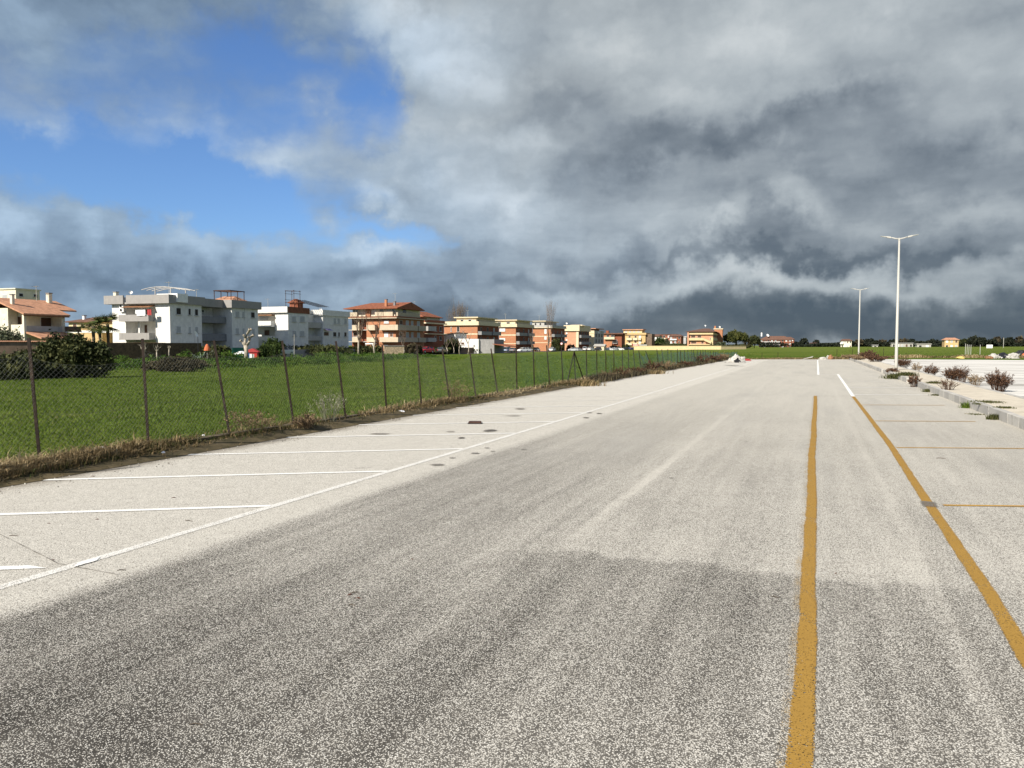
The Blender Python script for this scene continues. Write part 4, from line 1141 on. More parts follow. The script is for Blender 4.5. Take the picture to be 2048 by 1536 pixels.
b.hip_roof(xl - 1.0, 0.9, -0.9, L * 0.92, zr0, ridge + 0.4, 'red_tiles', 'x', 3.6, 0.0)
b.geo('gable', 'cream_plaster', Geo().add([(-0.6, -0.2, zr0), (-0.6, L * 0.9, zr0), (-0.6, L * 0.46, ridge)], [(0, 1, 2)]))
b.win('S', L * 0.30, L * 0.42, zc1 + 0.2, zr0 + 0.9, 'glass', at=-0.58, sill=False)
b.chimney(b.F(765, 450, 1.5)[0], 1.5, zr0 + 0.2, b.F(765, 365, 1.5)[1], 'orange_brick', 0.55)
b.chimney(b.F(925, 450, 2.5)[0], 2.5, zr0 + 0.6, b.F(925, 405, 2.5)[1], 'dark_grey_render', 0.5)
b.antenna(b.F(935, 450, 3)[0], 3.0, zr0 + 1.2, 2.6)
for (p0, p1, s0, s1) in ((832, 932, 838, 938), (1065, 1155, 1070, 1155)):
    zb0, zb1 = b.F(900, p1, -1.2)[1], b.F(900, p0, -1.2)[1]
    b.balcony('F', b.F(640, 900, -1.2)[0], 1.2, zb0, zb1, 1.2, 'beige_render')
    b.balcony('F', b.F(400, 900, -1.2)[0], b.F(555, 900, -1.2)[0], zb0, zb1, 1.2, 'beige_render')
    b.balcony('F', b.F(130, 900, -1.2)[0], b.F(262, 900, -1.2)[0], zb0, zb1, 1.2, 'beige_render')
    b.balcony('S', 0.0, L * 0.62, zb0, zb1, 1.2, 'shade_beige')
    b.balcony('S', L * 0.68, L * 0.95, zb0, zb1, 1.0, 'shade_beige')
    b.box('floor_slab', 'warm_grey', xl, b.F(400, 900)[0], 0, 1.6, zb0, zb0 + 0.2)
    b.railing('F', b.F(555, 900, -1.2)[0], b.F(640, 900, -1.2)[0], zb0 + 0.2, zb1, 1.15)
for (a, st) in ((250, 0), (480, 0)):
    x = b.F(a, 900)[0]
    b.box('column', 'beige_render', x - 0.14, x + 0.14, 0.1, 0.38, 0, zc)
b.winpx('F', 728, 755, 815, 808, 'white'); b.winpx('F', 732, 978, 808, 1062, 'white'); b.winpx('F', 725, 1205, 800, 1262, 'white')
b.winpx('F', 835, 985, 895, 1060, 'brown')
for (s0, s1) in ((0.12, 0.22), (0.34, 0.44), (0.52, 0.60), (0.74, 0.84)):
    for (q0, q1) in ((740, 830), (965, 1060)):
        b.win('S', L * s0, L * s1, b.F(940, q1)[1], b.F(940, q0)[1], 'brown' if s0 < 0.3 else 'shut')
b.win('F', b.F(150, 1000, 1.6)[0], b.F(230, 1000, 1.6)[0], b.F(300, 830)[1], b.F(300, 745)[1], 'brown', at=1.6)
b.win('F', b.F(150, 1000, 1.6)[0], b.F(230, 1000, 1.6)[0], b.F(300, 1060)[1], b.F(300, 965)[1], 'brown', at=1.6)
b.geo('pergola', 'white_paint', Geo().box(b.F(415, 1180, -2)[0], b.F(560, 1180, -2)[0], -3.0, -1.3, b.F(415, 1195, -2)[1], b.F(415, 1175, -2)[1]).box(b.F(425, 1180, -2)[0] - 0.1, b.F(425, 1180, -2)[0] + 0.1, -2.9, -2.7, 0, b.F(415, 1195, -2)[1]).box(b.F(545, 1180, -2)[0] - 0.1, b.F(545, 1180, -2)[0] + 0.1, -2.9, -2.7, 0, b.F(415, 1195, -2)[1]))

# --- dark brick block joined to its shaded end
b = Bld('apartment_block', 'dark red brick block with small hipped roof in shade behind the orange one', 690 + 1475 * K2, 212, 2.0, crop=(690, 560, K2))
L = b.S(1840, 900)[0]
zc = b.S(1500, 812)[1]
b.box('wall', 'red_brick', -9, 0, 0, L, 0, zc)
b.box('cornice', 'pale_yellow', -9.3, 0.8, -0.4, L + 0.6, zc, zc + 0.35)
b.box('parapet', 'red_brick', -9, 0.3, -0.1, L + 0.2, zc + 0.35, b.S(1500, 740)[1])
b.box('wall', 'cream_plaster', -8, -1.0, 2.5, L - 0.5, zc + 0.35, b.S(1600, 690, -1)[1])
b.hip_roof(-8.8, -0.2, 0.0, L, b.S(1600, 690, -1)[1], b.S(1600, 615, -3)[1] + 0.3, 'red_tiles', 'y', 2.0, 2.0)
for (p0, p1) in ((860, 945), (1075, 1150)):
    b.balcony('S', 0.3, L * 0.42, b.S(1550, p1, 1.0)[1], b.S(1550, p0, 1.0)[1], 1.1, 'warm_grey')
b.box('belt', 'pale_yellow', 0, 0.9, 0.2, L + 0.5, b.S(1600, 1012)[1], b.S(1600, 998)[1])
for (s0, s1) in ((0.5, 0.62), (0.76, 0.88)):
    for (q0, q1) in ((860, 950), (1040, 1120)):
        b.win('S', L * s0, L * s1, b.S(1600, q1)[1], b.S(1600, q0)[1], 'dark')
b.antenna(-4, 2, zc + 3.0, 3.2)

def orange_block(label, u, depth, crop, xl_px, side_px, roof_b, para, belts, mat, top_mat, pent=None, rot=2.0, balc=True, bands='pale_yellow', nwin=3, side_mat='red_brick', front_windows=()):
    """brick block with yellow parapet, floor bands on its front, balconies along its shaded side, and a set-back top storey"""
    b = Bld('apartment_block', label, crop[0] + u * crop[2], depth, rot, crop=crop)
    xl = b.F(xl_px, roof_b + 80)[0]; L = b.S(side_px, roof_b + 60)[0]
    z0, z1 = b.F(u, para[1])[1], b.F(u, para[0])[1]
    b.box('wall', mat, xl, 0, 0, L, 0, z0)
    b.box('side_shade_slab', side_mat, 0, 0.05, 0.12, L - 0.1, 0, z0 - 0.02)  # thin slab of darker brick, painting shade onto the side face
    b.box('parapet', top_mat, xl - 0.4, 0.6, -0.6, L + 0.4, z0 + 0.22, z1)
    b.box('cornice', 'pale_yellow', xl - 0.5, 0.7, -0.7, L + 0.5, z0, z0 + 0.22)
    for (p0, p1) in belts:
        b.box('belt', bands, xl - 0.06, 0.06, -0.06, L + 0.06, b.F(u, p1)[1], b.F(u, p0)[1])
    if pent:
        pa, pb, ptop, pbot = pent
        zt = b.F(pb, ptop, 1.2)[1]
        px0, px1 = b.F(pa, roof_b, 1.2)[0], min(-0.6, b.F(pb, roof_b, 1.2)[0])
        b.box('wall', top_mat, px0, px1, 1.2, L - 1.0, z1 - 0.5, zt, label='set-back top storey')
        b.box('roof', 'pale_yellow', px0 - 0.7, px1 + 0.9, 0.5, L - 0.4, zt, zt + 0.32)
        w = (px1 - px0) / 5
        for k in range(2):
            b.win('F', px0 + w * (1 + 2 * k), px0 + w * (1.8 + 2 * k), z1 - 0.2, zt - 0.5, 'dark', at=1.2, sill=False)
        b.win('S', 2.4, 3.8, z1 - 0.2, zt - 0.5, 'dark', at=px1, sill=False)
        b.antenna((px0 + px1) / 2, 2.5, zt + 0.3, 2.2)
    if balc:
        zs = [b.F(u, (p0 + p1) / 2)[1] for p0, p1 in belts]
        for z in zs:
            b.balcony('S', 0.25, L * 0.48, z - 0.25, z + 0.85, 1.3, 'grey_wall')  # darker grey here puts the shade of this side into the balconies
            b.balcony('S', L * 0.55, L * 0.95, z - 0.25, z + 0.85, 1.3, 'grey_wall')
        for z in [q + 0.1 for q in zs]:
            for k in range(nwin):
                t = L * (0.12 + 0.30 * k)
                b.win('S', t, t + min(1.4, L * 0.12), z, z + 2.1, ('brown', 'dark', 'shut')[k % 3], at=0.05, frame='shutter_grey', sill=False)
    for w in front_windows:
        b.winpx('F', *w[:4], w[4])
    return b
c6 = (880, 580, K3)
b1 = orange_block('orange block with a lemon yellow penthouse, low white house at its foot', 768, 242, c6, 85, 1200, 730, (640, 722), ((888, 915), (1090, 1115)), 'orange_brick', 'pale_yellow', (340, 740, 570, 640), front_windows=((215, 760, 240, 850, 'brown'), (345, 745, 400, 860, 'dark')))
orange_block('orange block whose front has two pale bands and a stepped flat roof', 1552, 272, c6, 1210, 1890, 760, (690, 758), ((910, 935), (1090, 1105)), 'orange_brick', 'pale_yellow', (1090, 1610, 625, 690), front_windows=((1220, 780, 1335, 850, 'white'), (1220, 985, 1335, 1040, 'white')))
c7 = (1040, 600, K3)
orange_block('orange red block half hidden by a tall bare poplar', 640, 308, c7, 262, 915, 560, (515, 572), ((735, 750), (868, 880)), 'orange_brick', 'warm_grey', (250, 495, 440, 515), front_windows=((500, 590, 545, 690, 'white'), (500, 740, 545, 810, 'white')))
bI = orange_block('narrow block with salmon front and tall yellow corner strip', 1195, 342, c7, 918, 1415, 640, (515, 635), (), 'pink_plaster', 'pale_yellow', None, balc=False)
bI.box('pilaster', 'pale_yellow', bI.F(1150, 800)[0], 0.12, -0.14, 0.0, 0, bI.F(1195, 575)[1])
L = bI.S(1415, 700)[0]
for (p0, p1) in ((720, 775), (860, 910)):
    bI.balcony('S', 0.5, L - 0.5, bI.S(1300, p1, 1.1)[1], bI.S(1300, p0, 1.1)[1], 1.2, 'grey_wall')  # side balconies in darker grey, their shade painted in
for k in range(4):
    for (q0, q1) in ((650, 715), (785, 855)):
        bI.win('S', L * (0.1 + 0.22 * k), L * (0.25 + 0.22 * k), bI.S(1300, q1)[1], bI.S(1300, q0)[1], 'dark', sill=False)
for q in (680, 820):
    bI.winpx('F', 942, q - 18, 972, q + 18, 'white')
bI.hip_roof(bI.F(960, 500)[0], 1.5, 1.0, L * 0.4, bI.F(1150, 520)[1], bI.F(1150, 500)[1], 'pale_yellow', 'x', 1, 1, part='roof')
bI.dish(bI.F(940, 500)[0], 1.0, bI.F(940, 520)[1], 0.45)
bJ = Bld('apartment_block', 'slim pale green block with an open roof terrace', 1040 + 1520 * K3, 367, 2.0, crop=c7)
zt = bJ.F(1520, 625)[1]; L = bJ.S(1715, 700)[0]; xl = bJ.F(1420, 700)[0]
bJ.box('wall', 'pale_yellow', xl, 0, 0, 0.5, 0, zt); bJ.box('wall', 'warm_grey', xl, 0, 0.5, L, 0, zt)
bJ.box('belt', 'sand_plaster', xl - 0.1, 0.1, -0.1, 0.6, bJ.F(1520, 690)[1], bJ.F(1520, 676)[1])
bJ.box('wall', 'orange_brick', xl + 0.5, -2, 1.2, L - 2, zt, bJ.F(1500, 590)[1]); bJ.box('roof', 'terracotta', xl, 0.6, 0.6, L - 1.4, bJ.F(1500, 590)[1], bJ.F(1500, 575)[1])
for k in range(3):
    for (q0, q1) in ((690, 760), (800, 880)):
        bJ.win('S', L * (0.12 + 0.3 * k), L * (0.24 + 0.3 * k), bJ.S(1600, q1)[1], bJ.S(1600, q0)[1], 'dark')
bJ.winpx('S', 1590, 645, 1640, 685, 'white')
bK = Bld('apartment_block', 'low orange block with white balcony strip between yellow blocks', 1040 + 1885 * K3, 410, 2.0, crop=c7)
xl = bK.F(1715, 800)[0]; zt = bK.F(1800, 700)[1]
bK.box('wall', 'orange_brick', xl, 0, 0, 10, 0, zt); bK.box('roof', 'brown_tiles', xl - 1, 6, -0.8, 11, zt, zt + 0.6)
bK.box('wall', 'red_brick', 0, 5, 0.8, 10, 0, zt)
bK.balcony('F', xl + 0.5, bK.F(1945, 800)[0], bK.F(1800, 806)[1], bK.F(1800, 760)[1], 1.4, 'pale_yellow')
bK.winpx('F', 1770, 720, 1830, 758, 'dark'); bK.winpx('F', 1860, 720, 1930, 758, 'dark'); bK.winpx('F', 1900, 815, 1990, 890, 'dark')
bK.box('chimney', 'red_brick', bK.F(1735, 650)[0], bK.F(1790, 650)[0], 3, 5, zt, bK.F(1760, 625)[1])
c8 = (1200, 600, K3)
bL = Bld('apartment_block', 'honey yellow block with four balconies facing the sun, cars parked in front', 1200 + 930 * K3, 450, 1.0, crop=c8)
xl = bL.F(395, 800)[0]; zp0, zp1 = bL.F(930, 712)[1], bL.F(930, 672)[1]
bL.box('wall', 'ochre_plaster', xl, 0, 0, 12, 0, zp0); bL.box('parapet', 'ochre_plaster', xl - 0.5, 0.5, -0.6, 12.4, zp0, zp1)
bL.box('wall', 'yellow_plaster', bL.F(470, 640)[0], bL.F(850, 640)[0], 1.5, 10, zp1, bL.F(700, 615)[1]); bL.box('roof', 'terracotta', bL.F(455, 640)[0], bL.F(880, 640)[0], 0.6, 10.6, bL.F(700, 615)[1], bL.F(700, 598)[1])
for k in range(4):
    a = 500 + 85 * k
    bL.win('F', bL.F(a, 640)[0], bL.F(a + 45, 640)[0], zp1 + 0.2, bL.F(700, 632)[1], 'shut', at=1.5, sill=False)
for (a0, a1) in ((405, 468), (550, 660), (680, 775), (790, 845)):
    for (p0, p1) in ((775, 822), (880, 925)):
        bL.balcony('F', bL.F(a0, 800)[0], bL.F(a1, 800)[0], bL.F(a0, p1, -1.2)[1], bL.F(a0, p0, -1.2)[1], 1.2, 'pale_yellow')
        am = (a0 + a1) / 2
        bL.win('F', bL.F(am - 22, 800)[0], bL.F(am + 22, 800)[0], bL.F(am, p1 - 12)[1], bL.F(am, p0 - 45)[1], 'white' if a0 < 500 or a0 > 780 else 'brown', sill=False)
bL.box('wall', 'brown_wall', 0, 3.5, 1.0, 11, 0, zp0 + 0.5)

# --- pink and yellow house with an outside stair, at the end of the fence
bN = Bld('house', 'salmon house with yellow bands, outside stair and brick stair tower', 1340 + 875 * K3, 400, 4.0, crop=(1340, 620, K3))
xl = bN.F(370, 560)[0]; L = bN.S(1030, 560)[0]
ze = bN.F(800, 440)[1]
bN.box('wall', 'pink_plaster', xl, 0, 0, L, 0, ze)
for (p0, p1, pr) in ((470, 502, 0.9), (572, 622, 1.2), (698, 715, 1.2)):
    z0, z1 = bN.F(600, p1, -pr)[1], bN.F(600, p0, -pr)[1]
    bN.balcony('F', xl, 0.2 if p0 != 572 else bN.F(700, 600)[0], z0, z1, pr, 'yellow_plaster')
    bN.box('belt', 'sand_plaster', 0, 0.5, 0, L, z0, z1)
bN.box('column', 'pink_plaster', xl - 0.3, xl + 0.5, -1.3, 0, 0, ze)
bN.hip_roof(xl - 1.2, 1.5, -1.6, L + 1.0, ze, bN.F(640, 362, 3)[1] + 0.5, 'brown_tiles', 'x', 6.0, 6.0)
g = Geo()
xs0, xs1 = bN.F(700, 600, -1.3)[0], bN.F(845, 600, -1.3)[0]
zs0, zs1 = bN.F(845, 680, -1.3)[1], bN.F(700, 600, -1.3)[1]
g.add([(xs0, -2.3, zs1 - 0.7), (xs0, -2.3, zs1 + 0.5), (xs1, -2.3, zs0 + 0.9), (xs1, -2.3, zs0 - 0.3), (xs0, -1.25, zs1 - 0.7), (xs0, -1.25, zs1 + 0.5), (xs1, -1.25, zs0 + 0.9), (xs1, -1.25, zs0 - 0.3)],
      [(0, 1, 2, 3), (7, 6, 5, 4), (0, 4, 5, 1), (1, 5, 6, 2), (2, 6, 7, 3), (3, 7, 4, 0)])
bN.geo('outside_stair', 'yellow_plaster', g)
bN.balcony('F', bN.F(835, 600, -1.3)[0], 0.2, bN.F(860, 690, -1.3)[1], bN.F(860, 560, -1.3)[1], 1.3, 'yellow_plaster')
for (a0, b0, a1, b1) in ((430, 520, 520, 568), (560, 520, 640, 568), (430, 640, 540, 690), (815, 560, 835, 622), (440, 452, 520, 470), (640, 640, 690, 690)):
    bN.winpx('F', a0, b0, a1, b1, 'brown', sill=False)
for k in range(3):
    bN.win('S', L * (0.15 + 0.27 * k), L * (0.32 + 0.27 * k), bN.S(950, 560)[1], bN.S(950, 500)[1], 'dark')
yt0 = bN.S(1030, 500, 2.0)[0]
tz = bN.S(1040, 400, 2.0)[1]
bN.box('stair_tower', 'orange_brick', -1.5, 3.2, yt0, yt0 + 9, 0, tz)
bN.box('roof', 'pale_yellow', -1.8, 3.5, yt0 - 0.3, yt0 + 9.3, tz, tz + 0.5)
bN.chimney(-1.0, yt0 + 0.6, tz + 0.5, bN.S(1040, 330, 2.0)[1], 'orange_brick', 0.9)
bN.dish(1.5, yt0 + 2, tz + 0.5, 0.6); bN.dish(bN.F(720, 300, 3)[0], 3.0, bN.F(720, 355, 3)[1], 0.5)

# --- far roofs beyond, small in the photograph
def far_block(name, label, u0, u1, v0, v1, depth, wall, roof, floors=3, nw=4, cat='building', pitched=True, group=None, rot=0.0, dep=12, balc=None):
    b = Bld(name, label, u1, depth, rot, zg=-1.0)
    xl = b.F(u0, 690)[0]; zt = b.F(u1, v0)[1]
    b.box('wall', wall, xl, 0, 0, dep, 0, zt * 0.98)
    if pitched:
        b.hip_roof(xl - 0.7, 0.7, -0.7, dep + 0.7, zt * 0.98, zt * 0.98 + abs(xl) * 0.10 + 0.6, roof, 'x', abs(xl) * 0.25, abs(xl) * 0.25)
    else:
        b.box('roof', roof, xl - 0.5, 0.5, -0.5, dep + 0.5, zt * 0.98, zt * 0.98 + 0.5)
    fh = zt / floors
    for f in range(floors):
        for k in range(nw):
            x = xl + abs(xl) * (k + 0.28) / nw
            w = min(1.8, abs(xl) / nw * 0.5)
            b.win('F', x, x + w, f * fh + fh * 0.3, f * fh + fh * 0.8, ('dark', 'white', 'shut', 'brown')[(f + k) % 4], sill=False)
        if balc and f:
            b.balcony('F', xl * 0.92, xl * 0.35, f * fh, f * fh + 1.0, 1.3, balc)
    return b
far_block('house', 'far white house with brown roof just right of the honey yellow block', 1297, 1318, 672, 690, 560, 'white_plaster', 'brown_tiles', 3, 3)
far_block('apartment_block', 'far brick block behind the round green tree', 1304, 1352, 669, 690, 640, 'red_brick', 'brown_tiles', 3, 5, balc='pale_yellow', pitched=False)
far_block('apartment_block', 'far brick and white block left of the salmon house', 1338, 1362, 672, 690, 600, 'red_brick', 'brown_tiles', 3, 3, balc='white_plaster')
far_block('house', 'far grey white house beside the salmon house', 1356, 1372, 674, 690, 620, 'warm_grey', 'white_plaster', 2, 2, pitched=False)
b = far_block('apartment_block', 'long far terrace of dull red flats with pale balconies', 1519, 1583, 679, 691, 640, 'red_brick', 'brown_tiles', 3, 9, balc='warm_grey')  # brown tiles instead of red: shade on this roof put into its colour
b.chimney(-24, 3, 10, 13.2, 'white_paint', 1.0); b.dish(-19, 2, 10, 1.3)
far_block('apartment_block', 'brick end house closing the long far terrace', 1552, 1588, 678, 691, 660, 'red_brick', 'brown_tiles', 3, 4)
b = far_block('house', 'lone pale house with four white shutters on the far field', 1682, 1703, 681, 692, 600, 'cream_plaster', 'brown_tiles', 2, 4)
b.balcony('F', b.F(1680, 690)[0], b.F(1686, 690)[0], 3.5, 4.7, 1.5, 'white_plaster')
b = far_block('farmhouse', 'orange farmhouse with hipped tile roof on the far field', 1889, 1917, 679, 690, 560, 'ochre_plaster', 'terracotta', 2, 3)
far_block('shed', 'long low white shed behind the near lamp post', 1783, 1826, 686.5, 690, 620, 'dirty_white', 'grey_wall', 1, 5, pitched=False)
far_block('greenhouse', 'low white polytunnel on the field edge left of the farmhouse', 1834, 1862, 688.5, 691, 560, 'dirty_white', 'dirty_white', 1, 2, pitched=False)
far_block('shed', 'faint pinkish shed among the dark far trees', 1617, 1638, 688.5, 692, 650, 'red_brick', 'brown_tiles', 1, 3)
far_block('shed', 'small white hut below the far dark trees', 1745, 1756, 690.5, 692, 600, 'dirty_white', 'grey_wall', 1, 1, pitched=False)

# --- white single-storey house at the foot of the yellow-topped block
b = Bld('house', 'low white house with a sloping roof before the orange blocks', 880 + 790 * K3, 222, 2.0, crop=c6)
xl = b.F(50, 1000)[0]
zr1 = b.F(520, 900)[1]
b.box('wall', 'white_plaster', b.F(540, 1000)[0], 0, 0, 9, 0, b.F(700, 1003)[1])
b.geo('wall', 'white_plaster', Geo().prism([(xl, 0), (b.F(300, 1000)[0], 0), (b.F(300, 1000)[0], b.F(300, 885)[1]), (xl, b.F(50, 925)[1])], 'y', 0.5, 9))
b.geo('roof', 'brown_tiles', Geo().prism([(xl - 0.4, b.F(50, 928)[1]), (b.F(300, 1000)[0] + 0.3, b.F(300, 888)[1]), (b.F(300, 1000)[0] + 0.3, b.F(300, 868)[1]), (xl - 0.4, b.F(50, 908)[1])], 'y', 0.2, 9.5))
b.box('wall', 'white_plaster', b.F(300, 1000)[0], b.F(540, 1000)[0], 1.5, 9, 0, b.F(400, 995)[1])
b.box('wall', 'grey_wall', 0.0, 4.5, 0.8, 9, 0, b.F(790, 1010)[1])
b.winpx('F', 685, 1120, 715, 1155, 'dark'); b.winpx('F', 430, 1070, 500, 1120, 'brown', at=1.5)
b.geo('porch_roof', 'red_tiles', Geo().add([(4.6, -1, b.S(950, 1100, 5)[1]), (9.5, -1, b.S(950, 1150, 5)[1]), (9.5, 7, b.S(950, 1150, 5)[1]), (4.6, 7, b.S(950, 1100, 5)[1]), (4.6, -1, b.S(950, 1112, 5)[1]), (9.5, -1, b.S(950, 1162, 5)[1]), (9.5, 7, b.S(950, 1162, 5)[1]), (4.6, 7, b.S(950, 1112, 5)[1])], [(0, 1, 2, 3), (7, 6, 5, 4), (0, 4, 5, 1), (1, 5, 6, 2), (2, 6, 7, 3), (3, 7, 4, 0)]))

# ------------------------------------------------------------------ garden walls and hedges along the street
def wall_run(name, label, pts, z0, z1, mat, th=0.25, cap=None, cat='wall', n=1):
    """a wall along world points, one part per straight run"""
    e = empty(name, (pts[0][0], pts[0][1], 0), label=label, cat=cat)
    for (x0, y0), (x1, y1) in zip(pts[:-1], pts[1:]):
        L_ = math.hypot(x1 - x0, y1 - y0); a = math.atan2(y1 - y0, x1 - x0)
        loc = ((x0 + x1) / 2 - pts[0][0], (y0 + y1) / 2 - pts[0][1], z0)
        box_part('wall_section', L_, th, z1 - z0, mat, e, loc, (0, 0, a))
        if cap:
            c = box_part('coping', L_ + 0.05, th + 0.2, 0.10, cap, e, (loc[0], loc[1], z1), (0, 0, a))
    return e
def P(u, depth):
    p = at(u, 690, depth); return (p.x, p.y)
w = wall_run('garden_wall', 'brown garden wall topped with a row of curved tiles before the villa', [P(-60, 92), P(185, 99)], -0.8, 2.15, 'brown_wall')
(x0, y0), (x1, y1) = P(-60, 92), P(185, 99)
n = 64
tile = None
for k in range(n):
    t = (k + 0.5) / n
    if tile is None:
        g = Geo()
        r = 0.13
        pts = [(-r * math.cos(math.pi * i / 5), r * 0.8 * math.sin(math.pi * i / 5)) for i in range(6)]
        pts2 = [(p_[0] * 0.85, p_[1] * 0.85 - 0.015) for p_ in reversed(pts)]
        g.prism(pts + pts2, 'y', -0.3, 0.3)
        me = bpy.data.meshes.new('roof_tile'); me.from_pydata(g.v, [], g.f); bm_fix(me); me.materials.append(MATS['terracotta']); tile = me
    link('roof_tile', tile, w, (t * (x1 - x0), t * (y1 - y0), 2.14), (R(8), 0, math.atan2(y1 - y0, x1 - x0)))
wall_run('reed_fence', 'tall dark brown reed fence along the front of the white block', [P(172, 101), P(300, 107), P(402, 116)], -0.8, 2.05, 'reed', cat='fence')
wall_run('garden_wall', 'long low grey wall behind the parked silver and blue cars', [P(425, 121), P(560, 141), P(640, 160), P(760, 186)], -0.75, 0.85, 'grey_wall')
wall_run('garden_wall', 'honey-coloured rubble wall in front of the orange brick block', [P(768, 174), P(808, 176)], -0.75, 1.5, 'stone_wall', cap='warm_grey')
wall_run('garden_wall', 'long pale yellow wall in front of the salmon house', [P(1268, 345), P(1442, 330), P(1492, 338)], -1.2, 1.3, 'yellow_plaster', cap='yellow_plaster')
wall_run('garden_wall', 'dark fence wall in front of the low white house', [P(895, 214), P(1000, 232)], -0.8, 1.0, 'brown_wall')
wall_run('board_fence', 'small weathered board fence beside the honey yellow block', [P(1278, 420), P(1294, 420)], -0.9, 2.1, 'warm_grey', cat='fence')
wall_run('net_fence', 'dark green net screen behind the pollarded plane tree', [P(464, 116), P(492, 118)], -0.75, 1.35, 'green_net', th=0.05, cat='fence')

# ------------------------------------------------------------------ vegetation
def blades(n, x, y, z, h, w, lean, tint, rs, curl=0.5, seg=2):
    """n bent blades; arrays in, (verts, tris, tint) out"""
    a = rs.uniform(0, 2 * np.pi, n); b = rs.uniform(0, 2 * np.pi, n)
    dx, dy = np.cos(a) * lean * h, np.sin(a) * lean * h
    wx, wy = np.cos(b) * w * 0.5, np.sin(b) * w * 0.5
    P0 = np.stack([x, y, z], -1)
    Wv = np.stack([wx, wy, np.zeros(n)], -1)
    T = np.stack([x + dx, y + dy, z + h * (1 - 0.25 * lean)], -1)
    if seg == 1:
        V = np.stack([P0 - Wv, P0 + Wv, T], 1).reshape(-1, 3)
        Fc = np.arange(n * 3).reshape(n, 3)
        return V, Fc, np.repeat(tint, 3)
    Mp = np.stack([x + dx * (0.5 - curl * 0.4), y + dy * (0.5 - curl * 0.4), z + h * 0.6], -1)
    V = np.stack([P0 - Wv, P0 + Wv, Mp - Wv * 0.7, Mp + Wv * 0.7, T], 1).reshape(-1, 3)
    o = np.arange(n)[:, None] * 5
    Fc = np.concatenate([o + np.array([[0, 1, 3]]), o + np.array([[0, 3, 2]]), o + np.array([[2, 3, 4]])], 0)
    return V, Fc, np.repeat(tint, 5)
def blade_obj(name, mat, parts, label=None, kind='stuff', parent=None, loc=(0, 0, 0), **kw):
    V = []; Fc = []; T = []; o = 0
    for v, f, t in parts:
        V.append(v); Fc.append(f + o); T.append(t); o += len(v)
    me = poly_mesh(name, np.concatenate(V), np.concatenate(Fc), mat, attrs={'tint': np.concatenate(T)})
    return link(name, me, parent, loc, kind=kind, label=label, **kw)
def lumps(x, y, k, seed):
    r = np.random.default_rng(seed)
    s = np.zeros_like(x)
    for _ in range(7):
        a = r.uniform(0, 6.28); f = k * r.uniform(0.5, 2.0)
        s += np.sin((x * np.cos(a) + y * np.sin(a)) * f + r.uniform(0, 6.28))
    return s / 7 * 1.6

# grass of the field: denser near the photographer
rs = np.random.default_rng(11)
n = 520000
u = rs.uniform(0, 1, n)
dist = 12 * (150 / 12) ** (u ** 0.86)
ang = rs.uniform(R(21.3 - 4 - 21.3 - 42), R(8), n) - 0.0
ang = rs.uniform(R(-62), R(-3), n)
gx, gy = dist * np.sin(ang), dist * np.cos(ang)
lim = (gx < FENCE_X - 0.25) & (gy > 2)
d_, h_, side_ = seg_dist(gx, gy)
keep = lim & ~((side_ < 0) & (d_ > 3.5) & (gy < 125)) & (gx > -97)
gx, gy, dist, d_, h_, side_ = gx[keep], gy[keep], dist[keep], d_[keep], h_[keep], side_[keep]
on_bank = (h_ > 0.3) & (d_ < 3.2)
q = ~on_bank
lm = lumps(gx, gy, 0.55, 5); lm2 = lumps(gx, gy, 2.2, 9)
m = q & ((lm + lm2 * 0.8) > -0.95)
k = int(m.sum())
hh = np.clip(0.045 + 0.025 * lm[m] + 0.02 * lm2[m] + rs.normal(0, 0.018, k), 0.02, 0.16) * (1 + dist[m] / 140)
tt = np.clip(0.42 + 0.16 * lm2[m] + rs.normal(0, 0.17, k), 0, 0.94)
tt = np.where(rs.uniform(0, 1, k) < 0.012, 1.0, tt)
blade_obj('grass', 'grass_blade', [blades(k, gx[m], gy[m], height(gx[m], gy[m]) - 0.01, hh, 0.009 + dist[m] * 0.0009, rs.uniform(0.3, 1.1, k), tt, rs, seg=1)], 'short bright green grass of the field behind the fence')
# coarser weed clumps dotted through the sward
nk = 420
ca = rs.uniform(R(-58), R(-6), nk); cd = rs.uniform(13, 90, nk)
cx_, cy_ = cd * np.sin(ca), cd * np.cos(ca)
kk = (cx_ < FENCE_X - 0.5) & (cx_ > -44) & (cy_ > 5)
cx_, cy_ = cx_[kk], cy_[kk]
who = rs.integers(0, len(cx_), 42000)
wr_ = rs.uniform(0.12, 0.55, len(cx_))[who]
gx2 = cx_[who] + rs.normal(0, 1, len(who)) * wr_; gy2 = cy_[who] + rs.normal(0, 1, len(who)) * wr_ * 1.6
kk = gx2 < FENCE_X - 0.3
gx2, gy2, who = gx2[kk], gy2[kk], who[kk]
ct = rs.uniform(0.05, 0.95, len(cx_))[who]
blade_obj('field_weeds', 'grass_blade', [blades(len(gx2), gx2, gy2, height(gx2, gy2) - 0.01, rs.uniform(0.03, 0.10, len(gx2)), np.full(len(gx2), 0.028), rs.uniform(0.4, 1.3, len(gx2)), np.clip(ct + rs.normal(0, 0.1, len(gx2)), 0, 0.97), rs, seg=1)], 'coarser weed clumps dotted through the grass of the field')
